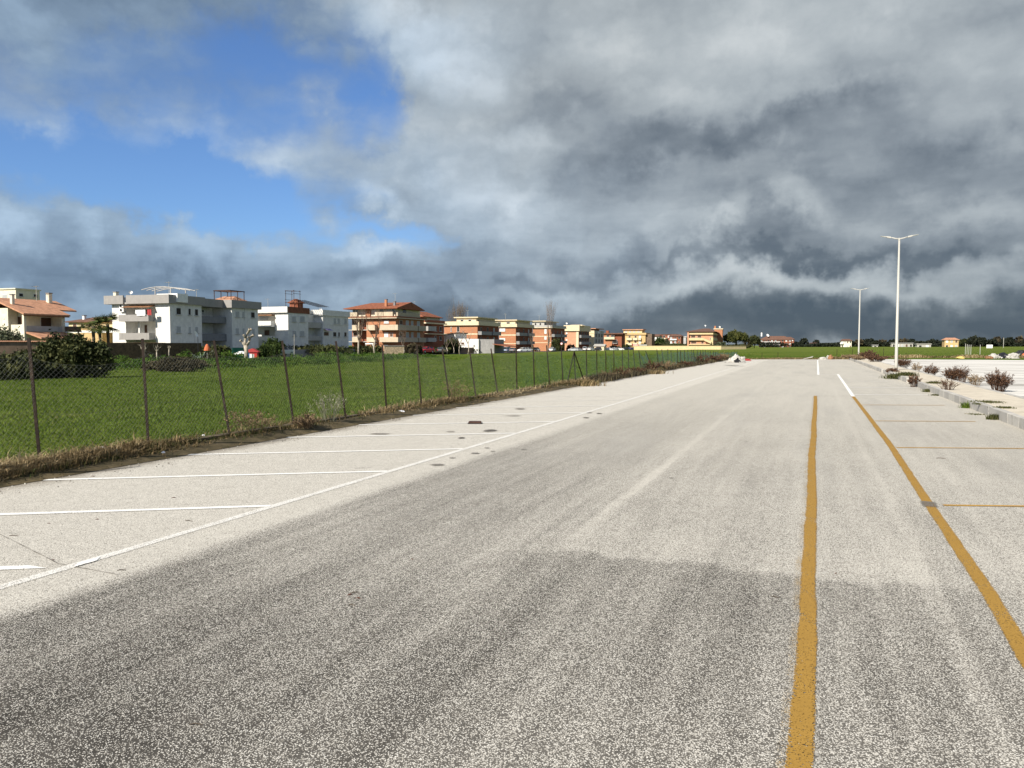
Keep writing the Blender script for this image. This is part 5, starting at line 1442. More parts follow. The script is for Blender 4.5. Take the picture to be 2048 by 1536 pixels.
# rank growth on the bank
n = 90000
ti = rs.uniform(0, 1, n)
segs = np.array([math.hypot(b_[0] - a_[0], b_[1] - a_[1]) for a_, b_ in zip(BANK[:-1], BANK[1:])])
cum = np.concatenate([[0], np.cumsum(segs)]) / segs.sum()
bx = np.interp(ti, cum, [p[0] for p in BANK]); by = np.interp(ti, cum, [p[1] for p in BANK]); bh = np.interp(ti, cum, [p[2] for p in BANK])
off = rs.normal(0.9, 1.5, n)
jx = bx + off * 0.93; jy = by + off * -0.3 + rs.normal(0, 0.4, n)
lm = lumps(jx, jy, 0.8, 21); lm2 = lumps(jx, jy, 2.5, 22)
hh = np.clip(0.20 + 0.12 * lm + 0.08 * lm2 + rs.normal(0, 0.06, n), 0.05, 0.5) * np.clip(bh, 0.4, 1.4)
tt = np.clip(0.40 + 0.30 * lm + 0.12 * lm2 + rs.normal(0, 0.16, n), 0, 1)
blade_obj('bank_weeds', 'bank_blade', [blades(n, jx, jy, height(jx, jy) - 0.03, hh, np.full(n, 0.10), rs.uniform(0.2, 0.9, n), tt, rs)], 'rank green growth on the low bank across the field')
LATER_BANK = True
# dry grass along the footing of the fence and on the verge
n = 150000
vy = 3 + 97 * rs.uniform(0, 1, n) ** 1.9
prof = np.interp(vy, [3, 6, 9, 10.5, 11.3, 12.2, 13.2, 14.5, 16.5, 18, 19.5, 23, 25, 28, 33, 40, 55, 80, 100], [1.0, 1.0, 0.95, 0.75, 0.9, 0.6, 0.8, 0.6, 0.55, 0.6, 0.6, 0.55, 0.55, 0.75, 0.95, 1.0, 1.0, 0.9, 0.7])
vx = FENCE_X + 0.34 + rs.normal(0, 0.26, n) - 0.25 * (rs.uniform(0, 1, n) < 0.3)
lm = lumps(vx * 2, vy, 1.3, 31); lm2 = lumps(vx * 2, vy, 5.0, 32)
m = (vx < VERGE_X + 0.10 + 0.08 * lm2) & (rs.uniform(0, 1, n) < np.clip(prof + 0.35 * lm, 0.1, 1))
vx, vy, lm, lm2, prof = vx[m], vy[m], lm[m], lm2[m], prof[m]
k = len(vx)
lm3 = lumps(vx, vy, 0.45, 33)
hh = np.clip((0.075 + 0.08 * lm + 0.05 * lm2 + 0.06 * lm3 + rs.normal(0, 0.045, k)) * (0.5 + prof * 0.65), 0.02, 0.5)
hh = hh * np.clip((VERGE_X + 0.12 - vx) / 0.42, 0.22, 1.0)
hh = np.where(rs.uniform(0, 1, k) < 0.02, hh + 0.13, hh)
tt = np.clip(0.52 + 0.25 * lm + 0.15 * lm2 - 0.3 * lm3 + rs.normal(0, 0.19, k) - 0.40 * np.exp(-((vy - 7.3) / 1.0) ** 2) * (vx > FENCE_X + 0.35), 0, 1)
blade_obj('verge_grass', 'dry_blade', [blades(k, vx, vy, np.maximum(height(vx, vy), -0.05) - 0.01, hh, 0.010 + vy * 0.0007, rs.uniform(0.35, 1.25, k), tt, rs, curl=0.9)], 'brown and tan dry grass along the foot of the fence')
# dark rank weeds further along the fence
n = 16000
wy = 33 + 66 * rs.uniform(0, 1, n) ** 1.3; wx = FENCE_X + 0.3 + rs.normal(0, 0.28, n)
lm = lumps(wx * 0, wy, 0.5, 51); lm2 = lumps(wx * 2, wy, 2.2, 52)
kk = rs.uniform(0, 1, n) < np.clip(0.2 + 0.5 * lm + 0.3 * lm2, 0.02, 1)
wx, wy, lm, lm2 = wx[kk], wy[kk], lm[kk], lm2[kk]
blade_obj('verge_scrub', 'leaf_brown', [blades(len(wx), wx, wy, np.full(len(wx), 0.03), np.clip(0.13 + 0.16 * lm + 0.12 * lm2 + rs.normal(0, 0.07, len(wx)), 0.03, 0.7), 0.012 + wy * 0.0006, rs.uniform(0.2, 0.9, len(wx)), np.clip(rs.normal(0.45, 0.25, len(wx)), 0, 1), rs)], 'dark brown rank weeds along the farther half of the fence')
# rank verge at the far end of the car park
n = 9000
t_ = rs.uniform(0, 1, n)
ex = np.interp(t_, [0, 0.28, 0.5, 1], [-8.5, 4.0, 11.0, 60]); ey = np.interp(t_, [0, 0.28, 0.5, 1], [97.5, 103, 117.0, 137]) + rs.normal(0, 0.5, n) + 1.0
lm = lumps(ex, ey, 0.5, 41)
blade_obj('end_verge_grass', 'dry_blade', [blades(n, ex, ey, height(ex, ey), np.clip(0.28 + 0.18 * lm + rs.normal(0, 0.08, n), 0.05, 0.8), np.full(n, 0.09), rs.uniform(0.3, 0.9, n), np.clip(0.45 + 0.3 * lm + rs.normal(0, 0.2, n), 0, 1), rs)], 'straw-coloured strip of grass where the car park ends')
link('verge', poly_mesh('verge', [(FENCE_X - 0.25, -5, 0.108), (FENCE_X + 0.30, -5, 0.100), (VERGE_X + 0.06, -5, 0.006), (FENCE_X - 0.25, 99, 0.108), (FENCE_X + 0.30, 99, 0.100), (VERGE_X + 0.06, 99, 0.006)], [(0, 1, 4, 3), (1, 2, 5, 4)], 'verge_soil'), kind='structure')

def leaf_cloud(name, mat, clumps, n, size, parent, seed=0, flat=0.0, shell=0.55):
    """clumps: (x, y, z, rx, ry, rz); many small leaf faces in knots spread through them"""
    r = np.random.default_rng(seed)
    vol = np.array([c[3] * c[4] * c[5] for c in clumps]) ** 0.8
    vol = vol / vol.sum()
    V = []; T = []
    for c, wgt in zip(clumps, vol):
        m_ = max(6, int(n * wgt))
        nk = max(5, m_ // 26)
        d = r.normal(0, 1, (nk, 3)); d /= np.linalg.norm(d, axis=1, keepdims=True)
        rad = shell + (1 - shell) * r.uniform(0, 1, (nk, 1)) ** 0.7
        kc_ = d * rad * r.uniform(0.75, 1.08, (nk, 1))
        kt = r.uniform(0.1, 0.9, nk)
        which = r.integers(0, nk, m_)
        p = kc_[which] + r.normal(0, 0.15, (m_, 3))
        p = p * np.array([c[3], c[4], c[5]]) + np.array(c[:3])
        a = r.normal(0, 1, (m_, 3)); a[:, 2] *= (1 - flat); a /= np.linalg.norm(a, axis=1, keepdims=True)
        b_ = np.cross(a, r.normal(0, 1, (m_, 3))); b_ /= np.linalg.norm(b_, axis=1, keepdims=True)
        s = size * r.uniform(0.5, 1.3, (m_, 1))
        V.append(np.stack([p - a * s, p + b_ * s * 0.45, p + a * s, p - b_ * s * 0.45], 1).reshape(-1, 3))
        T.append(np.repeat(np.clip(kt[which] + r.normal(0, 0.13, m_), 0, 1), 4))
    V = np.concatenate(V); T = np.concatenate(T)
    me = poly_mesh(name, V, np.arange(len(V)).reshape(-1, 4), mat, attrs={'tint': T})
    return link(name, me, parent)
# bramble and tall herbs that make the face of the bank lumpy
rb = random.Random(8); cl_ = []
for k in range(150):
    t_ = rb.uniform(0.24, 0.93)
    x_, y_ = float(np.interp(t_, cum, [p[0] for p in BANK])), float(np.interp(t_, cum, [p[1] for p in BANK]))
    h_k = float(np.interp(t_, cum, [p[2] for p in BANK]))
    o_ = rb.uniform(-0.6, 3.6)
    x_ += o_ * 0.93; y_ -= o_ * 0.3
    s_k = rb.uniform(0.55, 1.5)
    cl_.append((x_, y_, hz(x_, y_) + 0.10, s_k, s_k, rb.uniform(0.32, 0.66) * min(1.2, 0.5 + h_k)))
o = leaf_cloud('bank_bramble', 'bank_blade', cl_, 42000, 0.085, None, 88)
tag(o, 'lumpy bright green bramble covering the bank across the field', None, None, 'stuff')
def branches(g, p, d, length, rad, depth, r, droop=0.0, split=(2, 4), spread=0.6, taper=0.62, nseg=3, up=0.12, sides=5, tips=None):
    pts = [p]; rr = [rad]
    q = p.copy(); dd = d.copy()
    for i in range(nseg):
        dd = (dd + Vector((r.gauss(0, 0.13), r.gauss(0, 0.13), r.gauss(up, 0.08) - droop))).normalized()
        q = q + dd * (length / nseg)
        pts.append(q.copy()); rr.append(rad * (1 - (1 - taper) * (i + 1) / nseg))
    g.tube(pts, rr, max(3, sides), caps=depth == 0)
    if depth == 0:
        if tips is not None:
            tips.append(q.copy())
        return
    for k in range(r.randint(*split)):
        i = r.randint(max(1, nseg - 1), nseg) if k else nseg
        nd = (dd + Vector((r.gauss(0, spread), r.gauss(0, spread), r.gauss(0.1, spread * 0.5)))).normalized()
        branches(g, pts[i], nd, length * r.uniform(0.55, 0.85), rr[i] * 0.72, depth - 1, r, droop, split, spread, taper, nseg, up, max(3, sides - 1), tips)
def tree(name, label, base, mat, clumps, n, size, trunk_h, trunk_r, cat='tree', seed=0, bark='bark', group=None, flat=0.0):
    e = empty(name, base, label=label, cat=cat, group=group)
    r = random.Random(seed)
    g = Geo()
    g.tube([(0, 0, -0.3), (0.02 * trunk_h, 0, trunk_h * 0.5), (0, 0.02 * trunk_h, trunk_h)], [trunk_r * 1.25, trunk_r, trunk_r * 0.75], 7)
    for c in clumps[:7]:
        g.tube([(0, 0, trunk_h * 0.8), (c[0] * 0.4, c[1] * 0.4, (trunk_h + c[2]) / 2), (c[0] * 0.85, c[1] * 0.85, c[2])], [trunk_r * 0.6, trunk_r * 0.4, trunk_r * 0.15], 5)
    g.obj('trunk', bark, e, smooth=True)
    leaf_cloud('crown', mat, clumps, n, size, e, seed, flat)
    return e
def gbase(u, depth, z=None):
    p = at(u, 690, depth)
    return (p.x, p.y, hz(p.x, p.y) if z is None else z)
def bush(name, label, u0, u1, vtop, depth, mat, n, size, seed, lobes=7, cat='shrub', z=None, group=None, taper=0.5):
    """a shrub whose outline spans u0..u1 and reaches vtop at its depth"""
    e0 = gbase((u0 + u1) / 2, depth, z)
    hgt = at((u0 + u1) / 2, vtop, depth).z - e0[2]
    wid = (u1 - u0) / F_PX * depth
    e = empty(name, e0, YAW, label=label, cat=cat, group=group)
    r = random.Random(seed)
    cl = []
    for k in range(lobes):
        t = (k + 0.5) / lobes
        x = (t - 0.5) * wid * 0.8
        rz = hgt * 0.5 * (1 - taper * abs(t - 0.5) * 2 * r.uniform(0.5, 1.0))
        cl.append((x, r.uniform(-0.15, 0.15) * wid, rz * r.uniform(0.85, 1.05), wid * r.uniform(0.16, 0.26), wid * 0.22, rz))
    leaf_cloud('foliage', mat, cl, n, size, e, seed)
    g = Geo()
    for k in range(lobes):
        c = cl[k]
        g.tube([(c[0] * 0.3, c[1] * 0.3, -0.1), (c[0] * 0.7, c[1], c[2] * 0.6), (c[0], c[1], c[2] * 1.3)], [0.05, 0.035, 0.012], 4)
    g.obj('stem', 'bark', e)
    return e
# the dark thicket at the left, the low dark shrub, hedges
b_ = bush('thicket', 'tall dark evergreen thicket behind the first fence panel', 78, 205, 668, 44, 'leaf_dark', 16000, 0.12, 3, 9, taper=0.25)
bush('thicket', 'low spreading dark thicket at the left edge of the field', -60, 125, 704, 43, 'leaf_dark', 15000, 0.13, 4, 9, taper=0.2)
bush('shrub', 'low brownish shrub at the foot of the green bank', 292, 405, 711, 58, 'leaf_brown', 11000, 0.075, 5, 9, taper=0.35)
bush('olive_shrub', 'grey-green olive shrub before the villa', -45, 58, 654, 96, 'leaf_olive', 11000, 0.16, 6, 9, taper=0.3)
bush('hedge', 'near-black hedge above the grey wall by the agave', 398, 464, 690, 122, 'leaf_dark', 5000, 0.22, 9, 9, taper=0.1, cat='hedge')
bush('rounded_shrub', 'rounded green shrub at the corner of the second white block', 520, 572, 671, 138, 'leaf_green', 5000, 0.24, 10, 5)
bush('hedge', 'clipped light green hedge under the rounded shrub', 512, 565, 687, 134, 'leaf_green', 4000, 0.2, 11, 7, taper=0.05, cat='hedge')
bush('hedge', 'dark hedge on the wall behind the silver car', 560, 700, 690, 156, 'leaf_dark', 9000, 0.26, 12, 14, taper=0.08, cat='hedge')
bush('hedge', 'dark hedge on the wall behind the blue car', 694, 765, 691, 176, 'leaf_dark', 6000, 0.28, 13, 8, taper=0.08, cat='hedge')
bush('shrub', 'olive brown shrub right of the rubble wall', 806, 846, 686, 184, 'leaf_brown', 4000, 0.28, 14, 5)
bush('hedge', 'dark hedge behind the red car', 846, 900, 693, 200, 'leaf_dark', 4000, 0.28, 15, 7, taper=0.1, cat='hedge')
bush('rounded_shrub', 'dark green shrub before the low white house', 888, 920, 673, 214, 'leaf_dark', 4000, 0.3, 16, 5)
bush('hedge', 'dark hedge below the low white house', 892, 975, 694, 226, 'leaf_dark', 6000, 0.3, 17, 9, taper=0.1, cat='hedge')
bush('rounded_shrub', 'dark shrub below the orange block by the poplar', 1102, 1126, 675, 296, 'leaf_dark', 3500, 0.4, 18, 4)
bush('shrub', 'twiggy pinkish bush against the salmon-fronted block', 1132, 1150, 684, 325, 'leaf_brown', 1500, 0.3, 19, 4)
bush('round_tree', 'bright green tree left of the salmon house', 1306, 1330, 673, 520, 'leaf_green', 3500, 0.6, 20, 4, cat='tree')
bush('round_tree', 'dull olive tree beside the bright green one', 1328, 1340, 675, 530, 'leaf_olive', 2000, 0.6, 21, 3, cat='tree')
bush('hedge', 'long dark hedge above the pale yellow wall', 1290, 1378, 687, 470, 'leaf_dark', 7000, 0.6, 22, 12, taper=0.05, cat='hedge')
bush('rounded_shrub', 'grey-green shrub under the outside stair', 1428, 1450, 682, 370, 'leaf_olive', 2500, 0.45, 23, 4)
bush('hedge', 'dark hedge at the foot of the umbrella pine', 1450, 1500, 688, 480, 'leaf_dark', 4000, 0.5, 24, 8, taper=0.1, cat='hedge')
for i, (u0, u1, vt, dp) in enumerate(((1216, 1240, 690, 395), (1242, 1262, 688, 410), (1284, 1296, 684, 430))):
    bush('shrub', ('small dark shrub among cars before the low orange block', 'small dark shrub below the honey yellow block', 'tall dark shrub at the right end of the honey yellow block')[i], u0, u1, vt, dp, 'leaf_dark', 1500, 0.45, 30 + i, 3)
# umbrella pine and round tree
def crown(wid, z0, z1, k, seed, dome=True):
    r = random.Random(seed); out = []
    for i in range(k):
        a = 2 * math.pi * i / k * 1.618; q = (i + 0.5) / k
        rr = wid * 0.36 * math.sqrt(q)
        zc_ = z0 + (z1 - z0) * (0.62 - 0.30 * q if dome else r.uniform(0.3, 0.7))
        out.append((rr * math.cos(a * 2.4), rr * math.sin(a * 2.4), zc_, wid * r.uniform(0.15, 0.22), wid * r.uniform(0.15, 0.22), (z1 - z0) * r.uniform(0.26, 0.36)))
    return out
def px_tree(name, label, u0, u1, vtop, vbot, depth, mat, n, size, seed, k=9, trunk=None, **kw):
    base = gbase((u0 + u1) / 2, depth)
    z1 = at(u0, vtop, depth).z - base[2]; z0 = max(0.3, at(u0, vbot, depth).z - base[2]); wid = (u1 - u0) / F_PX * depth
    return tree(name, label, base, mat, crown(wid, z0, z1, k, seed), n, size, max(z0 + (z1 - z0) * 0.35, 0.5), wid * 0.03, seed=seed, **kw)
px_tree('umbrella_pine', 'broad umbrella pine right of the salmon house', 1446, 1498, 659, 686, 450, 'leaf_pine', 16000, 0.42, 41, 26)
px_tree('round_tree', 'dark round tree right of the umbrella pine', 1496, 1521, 668, 692, 470, 'leaf_dark', 8000, 0.45, 42, 18)
px_tree('bare_bush_tree', 'thin olive-brown tree between pine and round tree', 1486, 1499, 670, 692, 462, 'leaf_brown', 1500, 0.4, 43, 5)
# trees on the far field edge, each its own
far_trees = [(1600, 1616, 675, 650, 'leaf_far_shade', 'solitary dark dome-shaped tree left of the faint pinkish shed'), (1628, 1637, 680, 680, 'leaf_far_shade', 'slender dark tree behind the pinkish shed'),
             (1588, 1598, 683, 660, 'leaf_far_shade', 'low dark tree next to the far terrace end'), (1712, 1724, 678, 640, 'leaf_brown', 'brownish tree left of the far lamp post'), (1726, 1738, 677, 650, 'leaf_far_shade', 'dark tree just behind the far lamp post'),
             (1736, 1748, 676, 645, 'leaf_far_shade', 'tallest pointed tree between the two lamp posts'), (1746, 1756, 680, 640, 'leaf_far_shade', 'dark tree above the small white hut'), (1756, 1770, 678, 650, 'leaf_brown', 'round brown tree right of the white hut'),
             (1778, 1792, 678, 640, 'leaf_far_shade', 'dark tree touching the near lamp post on its left'), (1798, 1816, 676, 660, 'leaf_brown', 'wide brown tree over the long white shed'), (1814, 1834, 677, 650, 'leaf_far_shade', 'wide dark tree at the right end of the long shed'),
             (1838, 1852, 682, 640, 'leaf_far_shade', 'low dark tree above the polytunnel'), (1852, 1884, 677, 655, 'leaf_far_shade', 'broad dark tree left of the orange farmhouse'), (1920, 1938, 676, 640, 'leaf_dark', 'olive tree right of the orange farmhouse'),
             (1936, 1958, 669, 630, 'leaf_far_shade', 'tallest dark tree right of the orange farmhouse'), (1956, 1974, 674, 640, 'leaf_far_shade', 'flat-topped dark pine beside the tallest tree'), (1972, 1990, 677, 640, 'leaf_far_shade', 'dark tree above the white box on the field'),
             (1986, 2004, 672, 650, 'leaf_brown', 'tall brownish tree left of the far wooden pole'), (2004, 2014, 678, 640, 'leaf_far_shade', 'thin dark tree behind the far wooden pole'), (2014, 2026, 673, 630, 'leaf_far_shade', 'narrow dark tree right of the far wooden pole'),
             (2030, 2048, 672, 650, 'leaf_brown', 'brown bare-looking tree at the right end of the field edge'), (2046, 2070, 676, 640, 'leaf_far_shade', 'dark tree cut by the right edge of the picture')]
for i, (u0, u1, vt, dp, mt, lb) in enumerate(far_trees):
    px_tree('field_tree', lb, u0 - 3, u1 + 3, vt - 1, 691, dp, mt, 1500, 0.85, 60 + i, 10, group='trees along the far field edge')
# the continuous scrub below them
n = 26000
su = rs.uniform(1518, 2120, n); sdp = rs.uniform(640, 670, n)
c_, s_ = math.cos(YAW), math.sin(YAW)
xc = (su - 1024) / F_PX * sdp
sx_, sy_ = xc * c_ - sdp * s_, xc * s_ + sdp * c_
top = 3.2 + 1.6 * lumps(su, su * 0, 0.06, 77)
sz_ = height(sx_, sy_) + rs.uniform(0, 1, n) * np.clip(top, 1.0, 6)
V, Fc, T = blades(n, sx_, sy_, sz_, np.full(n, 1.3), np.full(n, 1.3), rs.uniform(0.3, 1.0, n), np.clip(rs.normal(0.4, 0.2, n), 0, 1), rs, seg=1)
blade_obj('scrub', 'leaf_far_shade', [(V, Fc, T)], 'continuous dark scrub along the far edge of the fields')

# bare trees: planes along the street, poplars
def bare(name, label, u, depth, vtop, seed, bark='pale_bark', levels=4, width=0.5, trunk_frac=0.35, cat='tree', group=None, spread=0.5, rad=None, up=0.15, twigs=(2, 4), z=None):
    base = gbase(u, depth, z)
    H_ = at(u, vtop, depth).z - base[2]
    e = empty(name, base, label=label, cat=cat, group=group)
    r = random.Random(seed)
    rad = rad or H_ * 0.019
    g = Geo()
    th = H_ * trunk_frac
    g.tube([(0, 0, -0.3), (r.uniform(-0.05, 0.05) * H_, r.uniform(-0.03, 0.03) * H_, th * 0.5), (0, 0, th)], [rad * 1.25, rad, rad * 0.85], 7)
    g.obj('trunk', bark, e, smooth=True)
    g = Geo()
    L0 = (H_ - th) * 0.42
    for k in range(r.randint(3, 4)):
        a = r.uniform(0, 6.28) if k else 0
        d = Vector((math.cos(a + k * 2.1) * width, math.sin(a + k * 2.1) * width, 1)).normalized()
        branches(g, Vector((0, 0, th * 0.97)), d, L0, rad * 0.62, levels, r, 0, twigs, spread, 0.6, 3, up)
    g.obj('branches', bark if levels < 3 else 'twig', e)
    return e
bare('bare_plane_tree', 'bare plane tree with forked crown before the left end of the orange block', 717, 164, 622, 101, group='plane trees along the street')
bare('bare_plane_tree', 'bare plane tree with upswept limbs before the middle of the orange block', 750, 166, 618, 102, group='plane trees along the street')
bare('bare_plane_tree', 'small bare plane tree right of the rubble wall', 806, 176, 655, 103, group='plane trees along the street', spread=0.7)
bare('bare_plane_tree', 'pale two-stemmed tree before the low white house', 893, 196, 664, 104, group='plane trees along the street', width=0.7, trunk_frac=0.3)
bare('bare_plane_tree', 'leaning pale sapling before the low white house', 907, 200, 668, 105, group='plane trees along the street', levels=3)
bare('bare_plane_tree', 'tall bare tree with hooked limb before the yellow-topped block', 936, 204, 648, 106, group='plane trees along the street', levels=2, twigs=(1, 3), rad=0.16)
bare('bare_plane_tree', 'thin bare tree at the white house wall', 919, 203, 660, 107, group='plane trees along the street', levels=3)
e = empty('pollarded_tree', gbase(492, 104), YAW, label='pale pollarded plane with knobbly stumps before the white block', cat='tree')
def PL(a, b_, dy=0.0):
    p_ = at(400 + a * K2, 550 + b_ * K2, 104); q_ = Vector(e.location)
    d_ = p_ - q_; c_, s_ = math.cos(YAW), math.sin(YAW)
    return Vector((d_.x * c_ + d_.y * s_, dy, d_.z))
Geo().tube([(0.0, 0, -0.4), PL(862, 1420), PL(850, 1310)], [0.36, 0.27, 0.30], 8).obj('trunk', 'pale_bark', e, smooth=True)
for lp in ([(850, 1320), (800, 1265), (765, 1232), (748, 1215)], [(850, 1320), (835, 1230), (842, 1165), (872, 1095), (905, 1040), (945, 1000)], [(842, 1170), (822, 1130), (812, 1108)], [(905, 1040), (912, 1015), (905, 1005)], [(855, 1325), (900, 1270), (915, 1215), (940, 1150), (990, 1115)], [(915, 1215), (915, 1165), (908, 1150)]):
    k_ = lp[0] in ((850, 1320), (855, 1325))
    dyy = (sum(lp[-1]) % 7 - 3) * 0.12
    pts_ = [PL(a, bb, dyy * i_ / len(lp)) for i_, (a, bb) in enumerate(lp)]
    rr_ = [(0.20 if k_ else 0.13) * (1 - 0.35 * i_ / len(lp)) for i_ in range(len(lp))]
    rr_[-1] = rr_[-2] * 1.35
    Geo().tube(pts_, rr_, 7).obj('limb', 'pale_bark', e, smooth=True)
bare('pollarded_tree', 'low pollarded trunk with shoots in front of the white block', 288, 92, 681, 111, levels=2, width=0.6, twigs=(2, 3), rad=0.12, trunk_frac=0.5)
bare('pollarded_tree', 'small cut tree right of the pollarded trunk with shoots', 313, 94, 684, 112, levels=2, width=0.5, twigs=(1, 2), rad=0.08, trunk_frac=0.55)
bare('pollarded_tree', 'curved white trunk before the brown hedge', 338, 95, 686, 113, levels=1, width=0.3, twigs=(1, 2), rad=0.08, trunk_frac=0.7)
bare('bare_poplar', 'faint bare poplar rising behind the dark brick block', 903, 330, 628, 120, bark='twig', levels=4, width=0.25, spread=0.3, trunk_frac=0.25, up=0.3, group='poplars behind the blocks', twigs=(3, 4))
bare('bare_poplar', 'taller faint bare poplar behind the yellow-topped block', 919, 330, 612, 121, bark='twig', levels=4, width=0.25, spread=0.3, trunk_frac=0.25, up=0.3, group='poplars behind the blocks', twigs=(3, 4))
bare('bare_poplar', 'brown upright poplar standing before the orange red block', 1096, 286, 622, 122, bark='twig', levels=5, width=0.16, spread=0.22, trunk_frac=0.12, up=0.35, group='poplars behind the blocks', twigs=(2, 4), rad=0.28)
bare('bare_poplar', 'slim bare sapling left of the upright poplar', 1064, 268, 665, 123, bark='twig', levels=3, width=0.2, spread=0.3, trunk_frac=0.2, up=0.3, group='poplars behind the blocks')
# fan palms behind the white block's left edge
def palm(label, u, depth, vtop, seed, nf=26, fl=1.5):
    base = gbase(u, depth)
    H_ = at(u, vtop, depth).z - base[2]
    e = empty('palm_tree', base, label=label, cat='palm tree', group='palms left of the white block')
    r = random.Random(seed)
    hc = H_ - fl * 0.8
    Geo().tube([(0, 0, -0.3), (0.1, 0, hc * 0.5), (0, 0, hc)], [0.24, 0.2, 0.26], 8).obj('trunk', 'bark', e, smooth=True)
    V = []; Fc = []; T = []
    for k in range(nf):
        a = k * 2.399; elv = -0.5 + 1.7 * ((k * 0.618) % 1.0)
        d = Vector((math.cos(a) * math.cos(elv), math.sin(a) * math.cos(elv), math.sin(elv)))
        c = Vector((0, 0, hc)) + d * fl * 0.55
        side = d.cross(Vector((0, 0, 1))).normalized(); upv = side.cross(d)
        tn = r.uniform(0.1, 0.9)
        for j in range(9):
            t = (j - 4) / 4 * 1.25
            f = (d * math.cos(t) + side * math.sin(t)).normalized()
            tip = c + f * fl * 0.62 - Vector((0, 0, 0.22 * fl * r.uniform(0.3, 1)))
            o = len(V)
            w = upv * 0.02 + side.cross(f).normalized() * 0.02 + (d.cross(f) if abs(t) > 0.1 else side) * 0.04
            wv = f.cross(upv).normalized() * 0.05
            V += [c - wv * 0.5, c + wv * 0.5, (c + tip) / 2 + wv + Vector((0, 0, 0.03)), tip, (c + tip) / 2 - wv + Vector((0, 0, 0.03))]
            Fc.append((o, o + 1, o + 2, o + 3, o + 4)); T += [tn] * 5
        o = len(V)
        V += [Vector((0, 0, hc)) - side * 0.02, Vector((0, 0, hc)) + side * 0.02, c]; Fc.append((o, o + 1, o + 2)); T += [tn] * 3
    link('fronds', poly_mesh('fronds', [tuple(v) for v in V], Fc, 'palm_frond', attrs={'tint': T}), e)
    return e
palm('left and lowest of the fan palms before the ochre house', 187, 118, 632, 1, 30, 2.0)
palm('middle fan palm before the ochre house', 200, 120, 630, 2, 32, 2.0)
palm('fan palm with fronds against the white wall', 216, 121, 626, 3, 32, 2.2)
# agave on the bank
e = empty('agave', gbase(401, 70), label='grey-green agave with upright pointed leaves on the bank', cat='plant')
V = []; Fc = []; T = []
r = random.Random(5)
for k in range(26):
    a = k * 2.4; el_ = 0.25 + 1.15 * ((k * 0.618) % 1)
    L_ = r.uniform(0.9, 1.5)
    d = Vector((math.cos(a) * math.cos(el_), math.sin(a) * math.cos(el_), math.sin(el_)))
    sd_ = d.cross(Vector((0, 0, 1))).normalized() * 0.09
    o = len(V)
    V += [d * 0.05 - sd_ * 0.6, d * 0.05 + sd_ * 0.6, d * L_ * 0.4 + sd_, d * L_ - Vector((0, 0, 0.15)), d * L_ * 0.4 - sd_]
    V += [v - d.cross(sd_).normalized() * 0.03 for v in V[o:o + 5]]
    Fc += [(o, o + 1, o + 2, o + 3, o + 4), (o + 9, o + 8, o + 7, o + 6, o + 5)]; T += [r.uniform(0, 1)] * 10
link('leaves', poly_mesh('leaves', [tuple(v) for v in V], Fc, 'agave_leaf', attrs={'tint': T}), e)

# weeds: stems that fork, with small seed heads or leaves
def weed(name, label, base, hgt, wid, mat, seed, stems=26, seeds=10, head=0.018, lean=0.6, cat='weed', group=None, th=0.006, rz=0.0, heads_from=0.45):
    e = empty(name, base, rz, label=label, cat=cat, group=group)
    r = random.Random(seed)
    g = Geo(); tips = []
    HV = []; HT = []
    for k in range(stems):
        a = r.uniform(0, 6.28); rad = math.sqrt(r.uniform(0, 1))
        x0, y0 = math.cos(a) * rad * wid * 0.18, math.sin(a) * rad * wid * 0.18
        h = hgt * r.uniform(0.55, 1.0) * (1 - 0.35 * rad)
        tip = Vector((math.cos(a) * rad * wid * 0.46 + r.gauss(0, 0.03), math.sin(a) * rad * wid * 0.5 + r.gauss(0, 0.03), h))
        mid = Vector((x0 + (tip.x - x0) * 0.35, y0 + (tip.y - y0) * 0.35, h * 0.55))
        g.tube([(x0, y0, -0.02), mid, tip], [th, th * 0.8, th * 0.4], 3, caps=False)
        for j in range(3):
            t = r.uniform(0.3, 0.85)
            s = Vector((x0, y0, 0)).lerp(mid, t * 2) if t < 0.5 else mid.lerp(tip, t * 2 - 1)
            dd = Vector((r.gauss(0, 1), r.gauss(0, 1), 1.2)).normalized() * h * r.uniform(0.12, 0.32)
            g.tube([s, s + dd], [th * 0.6, th * 0.3], 3, caps=False)
            tips.append((s, s + dd))
        tips.append((mid, tip))
    for (p0, p1) in tips:
        for j in range(seeds):
            t = heads_from + (1 - heads_from) * r.random()
            c = p0.lerp(p1, t) + Vector((r.gauss(0, head), r.gauss(0, head), r.gauss(0, head)))
            a = Vector((r.gauss(0, 1), r.gauss(0, 1), r.gauss(0, 1))).normalized() * head * r.uniform(0.5, 1.3)
            b2 = a.orthogonal().normalized() * head * 0.7
            HV += [tuple(c - a), tuple(c + b2), tuple(c + a), tuple(c - b2)]
            HT += [r.random()] * 4
    nv = len(g.v)
    me = poly_mesh('stems', g.v, g.f, mat, attrs={'tint': [0.35] * nv})
    link('stems', me, e, kind='stuff')
    if HV:
        link('seed_heads', poly_mesh('seed_heads', HV, np.arange(len(HV)).reshape(-1, 4), mat, attrs={'tint': HT}), e, kind='stuff')
    return e
def on_isle(u, v, z=0.0):
    p = ground(u, v, z); return (p.x, p.y, z + (0.09 if z >= 0.1 else 0))
ISG = 'dry weeds on the traffic island'
weed('dry_weed', 'large rounded reddish dock weed at the right end of the island', on_isle(1996, 782, 0.02), 0.92, 1.15, 'weed_red', 1, 110, 10, 0.019, group=ISG)
weed('dry_weed', 'wide reddish clump of dock behind the island, left of the largest one', on_isle(1908, 764, 0.02), 0.85, 1.25, 'weed_red', 2, 110, 10, 0.020, group=ISG)
